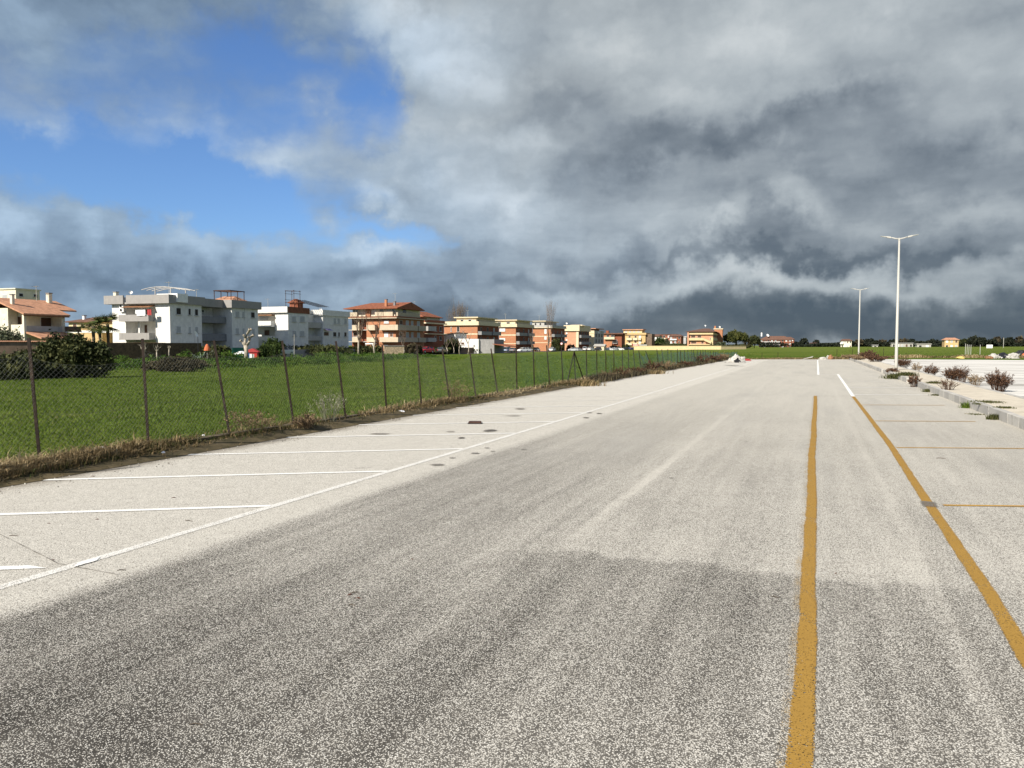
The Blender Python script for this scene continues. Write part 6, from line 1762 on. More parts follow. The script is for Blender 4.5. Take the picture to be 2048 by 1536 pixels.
weed('dry_weed', 'tall thin end of the wide reddish clump', on_isle(1925, 765, 0.02), 0.95, 0.7, 'weed_red', 3, 36, 8, 0.017, group=ISG)
weed('dry_weed', 'brown twiggy clump left of the wide reddish one', on_isle(1862, 752, 0.02), 0.75, 1.0, 'weed_red', 4, 70, 9, 0.018, group=ISG)
weed('dry_weed', 'pale sparse weed between the lamp post and the brown clumps', on_isle(1834, 744, 0.02), 0.72, 0.9, 'weed_tan', 5, 40, 6, 0.02, group=ISG)
weed('dry_weed', 'dense dark red clump right beside the near lamp post', on_isle(1806, 737, 0.05), 0.95, 1.5, 'weed_red', 6, 80, 10, 0.026, group=ISG)
weed('dry_weed', 'leafless skeleton weed sprawling over the kerb', on_isle(1894, 785, 0.12), 0.50, 0.9, 'weed_red', 7, 34, 3, 0.012, group=ISG, th=0.010)
weed('dry_weed', 'straw-coloured weeds left of the largest dock', on_isle(1950, 770, 0.02), 0.55, 0.9, 'weed_tan', 8, 45, 6, 0.018, group=ISG)
weed('dry_weed', 'brown weed with one tall spike on the kerb', on_isle(1827, 774, 0.0), 0.62, 0.65, 'weed_red', 9, 34, 9, 0.02, group=ISG)
weed('dry_weed', 'reddish brown weeds at the foot of the far lamp post', on_isle(1735, 719, 0.1), 1.1, 2.6, 'weed_red', 10, 70, 10, 0.05, group=ISG, th=0.012)
weed('dry_weed', 'rusty weeds on the island between the two lamp posts', on_isle(1752, 726, 0.1), 0.8, 2.4, 'weed_red', 11, 60, 10, 0.045, group=ISG, th=0.011)
weed('dry_weed', 'low rusty weeds on the kerb left of the far lamp post', on_isle(1716, 722, 0.1), 0.6, 2.0, 'weed_tan', 12, 50, 10, 0.045, group=ISG, th=0.011)
weed('dry_weed', 'brown weeds spilling over the kerb below the near lamp post', on_isle(1785, 749, 0.05), 0.45, 0.9, 'weed_red', 13, 45, 9, 0.025, group=ISG)
weed('dry_weed', 'green-brown weeds along the kerb farther than the lamp posts', on_isle(1702, 718, 0.1), 0.5, 2.6, 'weed_tan', 14, 60, 10, 0.05, group=ISG, th=0.012)
def tuft(label, base, hgt, wid, mat, seed, n=260, group='green tufts in the kerb joints', w=0.018, cat='tuft'):
    r_ = np.random.default_rng(seed)
    x = r_.normal(0, wid * 0.2, n); y = r_.normal(0, wid * 0.2, n)
    o = blade_obj('grass_tuft', mat, [blades(n, x, y, np.full(n, -0.01), hgt * r_.uniform(0.35, 1, n), np.full(n, w), r_.uniform(0.3, 1.1, n), np.clip(r_.normal(0.5, 0.2, n), 0, 1), r_)], label, kind='stuff' if mat == 'moss' else None, loc=base)
    return tag(o, None, cat, group)
tuft('green tuft of long blades growing at the kerb foot nearest the camera', on_isle(1932, 816, 0), 0.24, 0.34, 'grass_blade', 1, 160)
tuft('small olive tuft at a kerb joint right of the long-bladed one', on_isle(1988, 839, 0), 0.20, 0.36, 'moss', 2)
tuft('small dark tuft at the kerb joint left of the long-bladed one', on_isle(1855, 784, 0), 0.18, 0.34, 'moss', 3)
tuft('flat tuft between the skeleton weed and the long-bladed tuft', on_isle(1872, 791, 0), 0.08, 0.4, 'moss', 4)
tuft('broad green leafy patch over the broken kerb', on_isle(1800, 757, 0.02), 0.34, 1.5, 'moss', 5, 900, w=0.04)
tuft('green patch below the near lamp post', on_isle(1812, 756, 0.1), 0.30, 1.0, 'moss', 6, 500, w=0.04)
tuft('mossy mat on the pavement near the right edge', on_isle(1976, 811, 0.13), 0.07, 0.9, 'moss', 7, 500)
tuft('smaller mossy mat right of the first mat', on_isle(2006, 823, 0.13), 0.07, 0.5, 'moss', 8, 260)
tuft('moss in the kerb gap before the first mat', on_isle(1957, 815, 0.12), 0.06, 0.3, 'moss', 9, 120)
tuft('dark flat weed at the kerb gap foot', on_isle(1953, 829, 0.0), 0.05, 0.5, 'moss', 10, 160)
tuft('green weeds on the kerb top by the skeleton weed', on_isle(1868, 771, 0.13), 0.14, 0.7, 'moss', 11, 320)
# plants along the fence
FG = 'weeds against the fence'
def at_fence(u, x=FENCE_X + 0.1):
    d = ray(u, 800); t = x / d.x
    return (x, d.y * t, 0.10)
weed('fence_weed', 'pale leafy bush against the fence at the fifth post', at_fence(655), 0.92, 1.0, 'weed_pale', 31, 34, 3, 0.013, group=FG, th=0.005, heads_from=0.3)
weed('fence_weed', 'reddish tan bush against the fence by the eighth post', at_fence(912), 0.80, 1.2, 'weed_tan', 32, 34, 4, 0.013, group=FG, th=0.004, heads_from=0.3)
weed('fence_weed', 'brown heap of twigs over the footing left of the pale bush', at_fence(612, FENCE_X + 0.35), 0.32, 0.7, 'weed_tan', 33, 60, 5, 0.014, group=FG)
weed('fence_weed', 'thin tan stems in the grass between third and fourth posts', at_fence(500), 0.62, 1.2, 'weed_tan', 34, 40, 6, 0.014, group=FG, th=0.004)
for i, (u, h, w, lb) in enumerate(((1212, 0.9, 1.6, 'dark brown spiky weeds where the green netting begins'), (1240, 0.95, 2.0, 'dark brown weeds below the green netting'), (1272, 0.8, 2.0, 'brown weeds at the leaning netting posts'), (1300, 1.0, 2.4, 'dense dark weeds midway along the netting'), (1330, 1.0, 2.6, 'brown weeds before the crowded posts'), (1366, 0.8, 2.6, 'pale brown weeds left of the reddish clump'), (1402, 1.3, 3.4, 'tall reddish weeds near the far end of the fence'), (1428, 1.2, 3.2, 'dark weeds at the last fence posts'), (1446, 1.0, 3.0, 'weeds running up to the white heap'))):
    weed('fence_weed', lb, at_fence(u, FENCE_X + 0.35), h * (0.55 + 0.35 * ((i * 0.618) % 1)), w * 0.75, 'weed_red' if i % 4 else 'weed_tan', 50 + i, 42, 4, 0.016 + 0.004 * i, group=FG, th=0.006 + 0.002 * i)
tuft('straw-yellow tussock spilling onto the paving', (-9.2, at_fence(1168, -9.2)[1], 0.0), 0.36, 1.7, 'dry_blade', 61, 800, 'tussocks along the fence', 0.03, 'tussock')
tuft('straw-yellow tussock between the posts with the netting', (-9.2, at_fence(1300, -9.2)[1], 0.0), 0.34, 2.0, 'dry_blade', 62, 500, 'tussocks along the fence', 0.05, 'tussock')

# ------------------------------------------------------------------ chain-link fence
fence = empty('chain_link_fence', (FENCE_X, 0, 0), label='long rusty chain-link fence with leaning posts along the field', cat='fence')
post_px = [(-160, -164, 680), (75, 60, 683), (294, 287, 683), (458, 430, 686), (587, 566, 686), (691, 673, 686), (773, 765, 690), (843, 834, 690), (900, 885, 700), (952, 939, 697), (996, 982, 697), (1034, 1032, 695), (1069, 1066, 690), (1100, 1093, 692), (1126, 1122, 690),
           (1151, 1148, 703), (1174, 1172, 700), (1194, 1193, 700), (1212, 1211, 700), (1228, 1227, 700), (1245, 1244, 701), (1258, 1256, 701), (1271, 1266, 702), (1283, 1277, 701), (1306, 1291, 703), (1317, 1313, 698), (1327, 1323, 699), (1336, 1335, 699), (1344, 1341, 700), (1354, 1354, 698),
           (1361, 1360, 699), (1369, 1368, 699), (1376, 1375, 699), (1383, 1382, 699), (1390, 1386, 700), (1395, 1394, 700), (1401, 1400, 700), (1406, 1405, 700), (1411, 1410, 701), (1416, 1415, 701), (1421, 1420, 701), (1426, 1426, 701), (1431, 1430, 702), (1436, 1435, 702), (1441, 1441, 702), (1446, 1445, 702), (1451, 1451, 703), (1456, 1455, 703), (1461, 1462, 703), (1468, 1468, 700), (1474, 1473, 702)]
posts = []
pm = {}
for i, (ub, ut, vt) in enumerate(post_px):
    d = ray(ub, 760)
    y = FENCE_X * d.y / d.x
    c, s = math.cos(YAW), math.sin(YAW)
    depth = -FENCE_X * s + y * c
    base = Vector((FENCE_X, y, 0.05))
    tp = at(ut, vt, depth)
    lean = (ut - ub) / F_PX * depth
    top = Vector((FENCE_X + lean * c, y + lean * s, tp.z))
    posts.append((base, top))
    L_ = (top - base).length
    key = round(L_, 1)
    if key not in pm:
        g = Geo().box(-0.022, 0.022, -0.004, 0.004, 0, key).box(-0.004, 0.004, 0.004, 0.040, 0, key)
        me = bpy.data.meshes.new('post'); me.from_pydata(g.v, [], g.f); me.materials.append(MATS['post_steel']); pm[key] = me
    rot = (top - base).to_track_quat('Z', 'Y').to_euler()
    o = link('post', pm[key], fence, base - Vector((FENCE_X, 0, 0)), rot)
    o.rotation_euler = (top - base).to_track_quat('Z', 'X').to_euler()
# struts of the braced post
b0, t0 = posts[15]
for dy_, dx_ in ((-1.0, 0.0), (1.2, 0.1)):
    g = Geo().tube([(0, 0, 0), Vector((dx_, dy_, -(t0.z - b0.z) + 0.1))], 0.025, 5)
    g.obj('strut', 'post_steel', fence, t0 - Vector((FENCE_X, 0, 0)))
def wire_panel(A, B, pitch, rad, mat, top_drop, seed, name='wire_mesh'):
    """one bay of diamond mesh hung between two posts: straight wires in both diagonals, three tension wires"""
    r = random.Random(seed)
    (a0, a1), (b0_, b1) = A, B
    L_ = (b0_ - a0).length
    Hm = min((a1 - a0).length, (b1 - b0_).length) * r.uniform(0.86, 0.93)
    sag = r.uniform(0.0, top_drop)
    def Q(s, h):
        t = s / L_
        lo = a0.lerp(b0_, t)
        da = (a1 - a0).normalized(); db = (b1 - b0_).normalized()
        dir_ = da.lerp(db, t)
        k = 1 - sag * 4 * t * (1 - t)
        return lo + dir_ * (h * k) + Vector((0.03 * math.sin(s * 3 + h * 2 + seed), 0, 0))
    V = []; Fc = []
    def wire(p, q, rr):
        d = (q - p).normalized(); n1_ = d.orthogonal().normalized(); n2_ = d.cross(n1_)
        o = len(V)
        for e_ in (p, q):
            for k in range(3):
                V.append(tuple(e_ + (n1_ * math.cos(2.094 * k) + n2_ * math.sin(2.094 * k)) * rr))
        for k in range(3):
            Fc.append((o + k, o + (k + 1) % 3, o + 3 + (k + 1) % 3, o + 3 + k))
    m_ = int((L_ + Hm) / pitch)
    for sgn in (1, -1):
        for k in range(1, m_):
            s0 = k * pitch - Hm if sgn == 1 else k * pitch
            s1 = s0 + Hm * sgn
            h0, h1 = 0.0, Hm
            # clip to the bay
            lo, hi = 0.0, 1.0
            ds = s1 - s0
            ta, tb = (0 - s0) / ds, (L_ - s0) / ds
            lo, hi = max(0, min(ta, tb)), min(1, max(ta, tb))
            if hi - lo < 0.03:
                continue
            nseg = 3
            for j in range(nseg):
                f0, f1 = lo + (hi - lo) * j / nseg, lo + (hi - lo) * (j + 1) / nseg
                wire(Q(s0 + ds * f0, Hm * f0), Q(s0 + ds * f1, Hm * f1), rad)
    for h in (0.05, Hm * 0.5, Hm):
        for j in range(4):
            wire(Q(L_ * j / 4, h), Q(L_ * (j + 1) / 4, h), rad * 1.1)
    me = poly_mesh(name, V, np.array(Fc), mat)
    o = link(name, me, fence, (-FENCE_X, 0, 0))
    o['kind'] = 'stuff'
    return o
for i in range(len(posts) - 1):
    y = posts[i][0].y
    if y < 24:
        wire_panel(posts[i], posts[i + 1], 0.078, 0.0015, 'wire', 0.10, i)
    elif y < 46:
        wire_panel(posts[i], posts[i + 1], 0.10, 0.0014, 'green_wire', 0.16, i)
    else:
        wire_panel(posts[i], posts[i + 1], 0.14, 0.0036, 'green_wire', 0.2, i)

# fence at the far end of the car park: thin stakes
FSG = 'thin stakes along the far edge'
for i, (u, v0, v1, dp, mat) in enumerate(((1524, 705, 716, 100, 'post_steel'), (1556, 704, 716, 102, 'post_steel'), (1674, 698, 716, 104, 'post_steel'), (1705, 698, 716, 106, 'post_steel'), (1736, 697, 717, 108, 'post_steel'), (1767, 696, 718, 110, 'post_steel'), (1819, 706, 712, 118, 'post_steel'))):
    p = at(u, 690, dp); z0 = hz(p.x, p.y)
    z1 = at(u, v0, dp).z
    g = Geo().tube([(0, 0, -0.1), (0.03 if i != 6 else -0.5, 0, max(0.5, z1 - z0))], 0.03, 5)
    g.obj('stake', mat, None, (p.x, p.y, z0), label=('thin dark stake right of the white tarp heap', 'thin dark stake second from the tarp heap', 'dark stake right of the white sacks', 'dark stake left of the far lamp post', 'dark stake right of the far lamp post', 'dark stake midway between the lamp posts', 'short leaning stump in the grass right of the near lamp post')[i], cat='stake', group=FSG)
for i, (u, v0, v1) in enumerate(((1931, 694, 711), (1934.5, 695, 710), (1938, 696, 709), (1942, 696, 709), (1960.5, 696, 714))):
    dp = 140
    p = at(u, 690, dp); z0 = hz(p.x, p.y)
    z1 = at(u, v0, dp).z + 0.6
    Geo().tube([(0, 0, -0.1), (0.02, 0.02, max(1.0, z1 - z0))], 0.045, 5).obj('stake', 'pale_metal', None, (p.x, p.y, z0), label=('leftmost of four pale stakes below the orange farmhouse', 'second of the four pale stakes below the farmhouse', 'third of the four pale stakes below the farmhouse', 'rightmost of the four pale stakes below the farmhouse', 'single pale stake apart to the right of the four')[i], cat='stake', group='pale stakes on the right')
p = at(2007, 690, 420); Geo().tube([(0, 0, 0), (0, 0, 5.5)], 0.12, 6).obj('utility_pole', 'pale_metal', None, (p.x, p.y, hz(p.x, p.y)), label='lone pale wooden pole in front of the right-hand trees', cat='pole')
p = at(588, 690, 78); z0 = hz(p.x, p.y)
Geo().tube([(0, 0, -0.1), (0.05, 0, 2.5)], 0.03, 6).obj('marker_pole', 'dirty_white', None, (p.x, p.y, z0), label='white marker pole in the field in front of the silver car', cat='pole')
p = at(1979, 690, 300); g = Geo().box(-1.0, 1.0, -0.3, 0.3, 0.3, 1.6).box(-0.9, -0.8, -0.05, 0.05, 0, 0.3).box(0.8, 0.9, -0.05, 0.05, 0, 0.3)
g.obj('white_box', 'white_paint', None, (p.x, p.y, hz(p.x, p.y)), label='white box on short legs in the right field', cat='box')

# ------------------------------------------------------------------ street lamps
def street_lamp(base, H_):
    e = empty('street_lamp', base)
    Geo().tube([(0, 0, 0), (0, 0, 0.35), (0, 0, H_ - 0.05)], [0.10, 0.092, 0.050], 14).obj('pole', 'pale_metal', e, smooth=True)
    Geo().box(-0.17, 0.17, -0.17, 0.17, -0.02, 0.025).tube([(0.12, 0.12, 0.02), (0.12, 0.12, 0.07)], 0.018, 6).tube([(-0.12, 0.12, 0.02), (-0.12, 0.12, 0.07)], 0.018, 6).tube([(0.12, -0.12, 0.02), (0.12, -0.12, 0.07)], 0.018, 6).tube([(-0.12, -0.12, 0.02), (-0.12, -0.12, 0.07)], 0.018, 6).obj('base_plate', 'concrete', e)
    Geo().tube([(0, 0, H_ - 0.1), (0, 0, H_ + 0.03)], 0.065, 12).obj('collar', 'pale_metal', e)
    for sg in (-1, 1):
        Geo().tube([(sg * 0.02, 0, H_ - 0.02), (sg * 0.22, 0, H_ + 0.01), (sg * 0.42, 0, H_ + 0.075)], [0.045, 0.038, 0.034], 8).obj('arm', 'pale_metal', e, smooth=True)
        # lamp head: thick driver housing, long thin LED blade
        ang = 0.17
        def L_(x, z):
            return (sg * (0.42 + x * math.cos(ang)), H_ + 0.075 + x * math.sin(ang) + z)
        prof = [L_(0.0, -0.03), L_(0.10, -0.050), L_(0.26, -0.040), L_(0.31, -0.012), L_(0.62, -0.004), L_(0.64, 0.008), L_(0.31, 0.028), L_(0.23, 0.042), L_(0.05, 0.038)]
        hd = Geo().prism(prof, 'y', -0.11, 0.11).obj('lamp_head', 'pale_metal', e, bevel=0.008)
        gl = [L_(0.33, -0.018), L_(0.60, -0.012), L_(0.60, -0.004), L_(0.33, -0.010)]
        Geo().prism(gl, 'y', -0.085, 0.085).obj('led_panel', 'headlight_glass', hd)
    return e
c, s = math.cos(YAW), math.sin(YAW)
pb = ground(1792, 740, 0.215); ht = at(1795, 477, -pb.x * s + pb.y * c).z - 0.215
l1 = street_lamp((pb.x, pb.y, 0.215), ht)
tag(l1, 'nearer and taller double-armed street lamp on the traffic island', 'street lamp', 'street lamps on the traffic island')
l2 = copy_tree(l1)
pb2 = ground(1724, 718, 0.215)
l2.location = (pb2.x, 99.6, 0.215)
tag(l2, 'farther double-armed street lamp at the end of the traffic island', 'street lamp', 'street lamps on the traffic island')

# ------------------------------------------------------------------ parked cars
def make_car(body='car_silver', van=False):
    e = empty('parked_car', (0, 0, 0))
    H_ = 1.5 if not van else 1.75
    side = [(-2.0, 0.32), (-2.02, 0.75), (-1.9, 0.98), (-1.1, 1.03), (1.25, 0.95), (1.85, 0.78), (1.98, 0.55), (1.95, 0.30), (1.65, 0.24), (-1.7, 0.24)]
    g = Geo()
    n = len(side)
    V = []
    for y, k in ((-0.84, 0.97), (-0.78, 1.0), (0.78, 1.0), (0.84, 0.97)):
        V += [(x * k, y * (1 if abs(y) > 0.8 else 1.0), z if k == 1.0 else 0.25 + (z - 0.25) * 0.92) for x, z in side]
    Fc = [(r_ * n + k, r_ * n + (k + 1) % n, (r_ + 1) * n + (k + 1) % n, (r_ + 1) * n + k) for r_ in range(3) for k in range(n)]
    Fc += [tuple(range(n)), tuple(range(4 * n - 1, 3 * n - 1, -1))]
    g.add(V, Fc)
    b_ = g.obj('body', body, e, bevel=0.03)
    top = [(-1.85, 1.0), (-1.55, H_ - 0.06), (-1.1, H_), (0.05, H_ - 0.01), (0.35, H_ - 0.07), (1.05, 0.96)]
    g = Geo(); n = len(top)
    V = [(x, -0.74 + (z - 0.96) * 0.22, z) for x, z in top] + [(x, 0.74 - (z - 0.96) * 0.22, z) for x, z in top]
    g.add(V, [tuple(range(n)), tuple(range(2 * n - 1, n - 1, -1))] + [(k, k + 1, n + k + 1, n + k) for k in range(n - 1)] + [(n - 1, 0, n, 2 * n - 1)])
    cab = g.obj('windows', 'glass', e)
    g = Geo()
    rt = [(-1.56, H_ - 0.065), (-1.1, H_ + 0.008), (0.05, H_ - 0.002), (0.36, H_ - 0.07)]
    for (xa, za), (xb_, zb) in zip(rt[:-1], rt[1:]):
        ya = 0.755 - (za - 0.96) * 0.22; yb_ = 0.755 - (zb - 0.96) * 0.22
        g.add([(xa, -ya, za), (xb_, -yb_, zb), (xb_, yb_, zb), (xa, ya, za), (xa, -ya, za + 0.02), (xb_, -yb_, zb + 0.02), (xb_, yb_, zb + 0.02), (xa, ya, za + 0.02)], [(3, 2, 1, 0), (4, 5, 6, 7), (0, 1, 5, 4), (1, 2, 6, 5), (2, 3, 7, 6), (3, 0, 4, 7)])
    for sg in (-1, 1):
        for (xa, za, xb_, zb) in ((-1.86, 0.99, -1.56, H_ - 0.05), (-0.5, 0.99, -0.45, H_ - 0.01), (0.36, H_ - 0.06, 1.06, 0.95)):
            g.tube([(xa, sg * (0.765 - (za - 0.96) * 0.22), za), (xb_, sg * (0.765 - (zb - 0.96) * 0.22), zb)], 0.035, 4)
    g.obj('roof', body, e)
    for x in (-1.25, 1.25):
        for sg in (-1, 1):
            w_ = Geo().tube([(0, -0.1, 0), (0, 0.1, 0)], 0.31, 16).obj('wheel', 'rubber', e, (x, sg * 0.76, 0.31))
            Geo().tube([(0, sg * 0.101, 0), (0, sg * 0.112, 0)], 0.19, 12).obj('rim', 'alloy', w_)
    for sg in (-1, 1):
        Geo().box(-0.05, 0.05, -0.17, 0.17, -0.08, 0.08).obj('headlight', 'headlight_glass', e, (1.90, sg * 0.56, 0.68), (0, 0, -sg * 0.25))
        Geo().box(-0.03, 0.03, -0.10, 0.10, -0.13, 0.13).obj('taillight', 'tail_lens', e, (-1.99, sg * 0.62, 0.80))
    Geo().box(-0.02, 0.02, -0.8, 0.8, -0.1, 0.1).obj('bumper', 'black_plastic', e, (-2.02, 0, 0.42))
    return e
proto = {}
def car(label, u, depth, body, heading, van=False, group='cars parked along the street', z=None):
    """heading in degrees: 90 = nose along the street, away from the camera"""
    p = at(u, 690, depth)
    if van not in proto:
        proto[van] = make_car(body, van); o = proto[van]
    else:
        o = copy_tree(proto[van])
    for ch in o.children:
        if ch.name.split('.')[0] in ('body', 'roof'):
            ch.material_slots[0].link = 'OBJECT'; ch.material_slots[0].material = MATS[body]
    o.location = (p.x, p.y, (-0.68 if p.x > -97 and p.x < -88 else hz(p.x, p.y)) if z is None else z); o.rotation_euler = (0, 0, R(heading))
    tag(o, label, 'car', group)
    return o
car('silver hatchback parked by the grey wall behind the white marker pole', 566, 138, 'car_silver', 262, z=-0.1)
car('dark blue car parked left of the bare plane trees', 676, 158, 'car_blue', 95, z=-0.1)
car('bright red car parked behind the fence before the dark brick block', 853, 190, 'car_red', 250, z=-0.2)
car('dark car with pale bumper right of the red car', 884, 196, 'car_black', 100, z=-0.3)
car('light blue van before the stepped orange block', 1016, 250, 'car_lightblue', 80, True, z=-0.6)
car('dark car close right of the light blue van', 1026, 246, 'car_grey', 100, z=-0.6)
car('white car nearest the banded orange block', 1046, 262, 'car_white', 240, z=-0.6)
car('white car tucked behind the first white one', 1056, 270, 'car_white', 60, z=-0.6)
car('cream car parked left of the poplar', 1073, 285, 'car_cream', 90, z=-0.6)
car('white car right of the poplar trunk', 1104, 292, 'car_white', 270, z=-0.6)
car('grey estate car before the salmon-fronted block', 1156, 312, 'car_grey', 20, z=-0.7)
car('silver car before the salmon-fronted block', 1146, 305, 'car_silver', 200, z=-0.7)
car('white van before the slim pale green block', 1170, 318, 'car_white', 100, True, z=-0.7)
car('white car right of the white van', 1182, 324, 'car_white', 80, z=-0.7)
car('black car left of the cream garage', 1194, 330, 'car_black', 200, z=-0.7)
car('dark grey car behind the cream garage', 1226, 380, 'car_grey', 200, z=-0.8)
for i, (u, dp, m_, lb) in enumerate(((1217, 352, 'car_white', 'first white car in the row before the low orange block'), (1225, 356, 'car_silver', 'silver car in the row before the low orange block'), (1231, 360, 'car_white', 'second white car in the row before the low orange block'), (1240, 366, 'car_white', 'white car at the start of the honey yellow block'), (1252, 372, 'car_black', 'black car below the honey yellow block'), (1262, 376, 'car_blue', 'dark blue car below the honey yellow block'), (1270, 380, 'car_grey', 'grey car right below the honey yellow block'), (1280, 384, 'car_black', 'last dark car before the pale yellow wall'))):
    car(lb, u, dp, m_, 15 + 30 * (i % 3), z=-0.85)
# cream garage and a round traffic sign
b = Bld('garage', 'low cream garage with pitched roof among the parked cars', 1208, 345, 4.0, zg=-0.8)
b.box('wall', 'pale_yellow', -4.4, 0, 0, 5, 0, 2.1); b.hip_roof(-4.8, 0.4, -0.3, 5.3, 2.1, 3.0, 'dirty_white', 'x', 0.0, 0.0)
b.win('F', -3.6, -1.2, 0.1, 1.9, 'brown', sill=False)
p = at(1123, 690, 255)
e = empty('traffic_sign', (p.x, p.y, -0.7), YAW, label='round red-rimmed traffic sign on a thin post by the street', cat='sign')
Geo().tube([(0, 0, 0), (0, 0, 3.3)], 0.04, 6).obj('post', 'pale_metal', e)
Geo().tube([(0, -0.06, 2.9), (0, -0.04, 2.9)], 0.45, 20).obj('sign_rim', 'red_paint', e)
Geo().tube([(0, -0.075, 2.9), (0, -0.062, 2.9)], 0.33, 20).obj('sign_face', 'white_paint', e)
p = at(1271, 690, 395)
e = empty('info_board', (p.x, p.y, -0.85), YAW, label='red and white board on a pole below the honey yellow block', cat='sign')
Geo().tube([(0, 0, 0), (0, 0, 3.0)], 0.12, 6).obj('post', 'pale_yellow', e)
Geo().box(-1.6, 1.6, -0.1, 0.0, 2.2, 3.0).obj('board', 'red_paint', e)
Geo().box(-1.3, 1.3, -0.13, -0.102, 2.4, 2.75).obj('sign_panel', 'white_paint', e)
# odds and ends in front of the white block
def small(name, label, cat, u, depth, z, geo, mat, rz=YAW):
    p = at(u, 690, depth)
    return geo.obj(name, mat, None, (p.x, p.y, hz(p.x, p.y) if z is None else z), (0, 0, rz), label=label, cat=cat)
p = at(508, 690, 116)
e = empty('kiosk', (p.x, p.y, -0.5), YAW, label='small red hut with sloping roof behind the pollarded plane', cat='hut')
Geo().box(-0.55, 0.55, -0.4, 0.4, 0, 1.25).obj('wall', 'red_paint', e)
Geo().prism([(-0.8, 1.15), (0.75, 1.15), (0.75, 1.25), (-0.1, 1.75), (-0.8, 1.5)], 'y', -0.55, 0.55).obj('roof', 'red_cloth', e)
Geo().box(-0.3, 0.15, -0.42, -0.4, 0.1, 0.9).obj('door', 'dirty_white', e)
small('blue_bin', 'blue upright bin next to the pollarded plane trunk', 'bin', 497, 112, -0.5, Geo().box(-0.12, 0.12, -0.15, 0.15, 0, 0.95).box(-0.14, 0.14, -0.17, 0.17, 0.95, 1.02), 'blue_plastic')
small('white_bin', 'white upright container right of the blue bin', 'bin', 502, 112, -0.5, Geo().box(-0.17, 0.17, -0.2, 0.2, 0, 0.9).box(-0.2, 0.2, -0.22, 0.22, 0.9, 0.96), 'white_paint')
small('canopy', 'low white canopy left of the pollarded plane', 'canopy', 481, 114, -0.4, Geo().prism([(-0.9, 0.75), (0.9, 0.9), (0.9, 1.0), (0.1, 1.25), (-0.9, 0.82)], 'y', -0.6, 0.6).box(-0.85, -0.8, -0.5, -0.45, 0, 0.76).box(0.8, 0.85, -0.5, -0.45, 0, 0.9), 'white_cloth')
p = at(414, 690, 110)
e = empty('parasol', (p.x, p.y, -0.5), label='folded orange parasol rising over the dark hedge', cat='parasol')
Geo().tube([(0, 0, 0), (0, 0, 2.3)], 0.03, 6).obj('pole', 'pale_metal', e)
Geo().tube([(0, 0, 1.45), (0, 0, 1.75), (0, 0, 2.25), (0, 0, 2.4)], [0.45, 0.40, 0.2, 0.03], 10).obj('canopy', 'orange_cloth', e)
p = at(396, 690, 112)
e = empty('satellite_dish', (p.x, p.y, -0.6), label='white satellite dish on a tall mast at the white block corner', cat='satellite dish')
Geo().tube([(0, 0, 0), (0, 0, 3.6)], 0.04, 6).obj('mast', 'dark_metal', e)
g = Geo(); cc = Vector((-0.2, -0.1, 3.9)); dd = Vector((0.92, 0.35, 0.42)).normalized(); a_ = dd.orthogonal().normalized(); b2_ = dd.cross(a_)
V = [cc - dd * 0.15] + [cc + (a_ * math.cos(6.283 * k / 16) + b2_ * math.sin(6.283 * k / 16) ) * 0.5 + dd * 0.05 for k in range(16)]
g.add(V, [(0, 1 + k, 1 + (k + 1) % 16) for k in range(16)]); g.obj('reflector', 'white_paint', e)
small('porch', 'low shed roof of boards under the balconies of the white block', 'porch', 262, 112, -0.6, Geo().box(-4.6, 4.4, -0.5, 1.5, 2.55, 2.68).box(-4.4, -4.25, -0.4, -0.25, 0, 2.55).box(0.0, 0.15, -0.4, -0.25, 0, 2.55).box(4.1, 4.25, -0.4, -0.25, 0, 2.55), 'wood')

# ------------------------------------------------------------------ dumped rubbish and litter
def crumple(name, label, cat, u, v, size, mat, seed, parent=None, sub=3, amp=0.35, z=0.0, rz=0.0, group=None):
    p = ground(u, v, z)
    bm = bmesh.new(); bmesh.ops.create_icosphere(bm, subdivisions=sub, radius=1.0)
    from mathutils import noise
    for vt_ in bm.verts:
        n_ = noise.noise(vt_.co * 1.7 + Vector((seed * 3.1, 0, 0))) + 0.5 * noise.noise(vt_.co * 4.3 + Vector((0, seed * 2.7, 0)))
        vt_.co *= 1 + amp * n_
        vt_.co.z = max(vt_.co.z, -0.25)
        vt_.co.x *= size[0]; vt_.co.y *= size[1]; vt_.co.z = (vt_.co.z + 0.25) * size[2] / 1.25
    me = bpy.data.meshes.new(name); bm.to_mesh(me); bm.free(); me.materials.append(MATS[mat])
    return link(name, me, parent, (p.x, p.y, z), (0, 0, rz), label=label, cat=cat, group=group)
# the white tarpaulin heap at the end of the fence
p = ground(1471, 725)
e = empty('tarpaulin_heap', (p.x, p.y, 0), YAW, label='peaked heap of crumpled dirty white tarpaulin at the end of the fence', cat='rubbish heap')
from mathutils import noise as mnoise
V = []; nn = 30
for j in range(nn):
    for i in range(nn):
        x = -0.95 + 1.9 * i / (nn - 1); y = -0.8 + 1.6 * j / (nn - 1)
        hgt = max(0.0, 1.0 - (abs(x + 0.02 + 0.12 * math.sin(y * 5)) / 1.05) ** 0.85 - (abs(y) / 0.85) ** 1.6)
        rr = mnoise.noise(Vector((x * 3.2, y * 3.2, 1.7))) * 0.42 + mnoise.noise(Vector((x * 8, y * 8, 4.1))) * 0.22
        V.append((x + rr * 0.3, y + rr * 0.25, max(0.01, hgt * 0.85 * (1 + rr) + rr * 0.22 * min(1, hgt * 4))))
Fc = [(j * nn + i, j * nn + i + 1, (j + 1) * nn + i + 1, (j + 1) * nn + i) for j in range(nn - 1) for i in range(nn - 1) if not (11 <= i <= 16 and j <= 5)]
link('sheet', poly_mesh('sheet', V, Fc, 'dirty_white'), e)
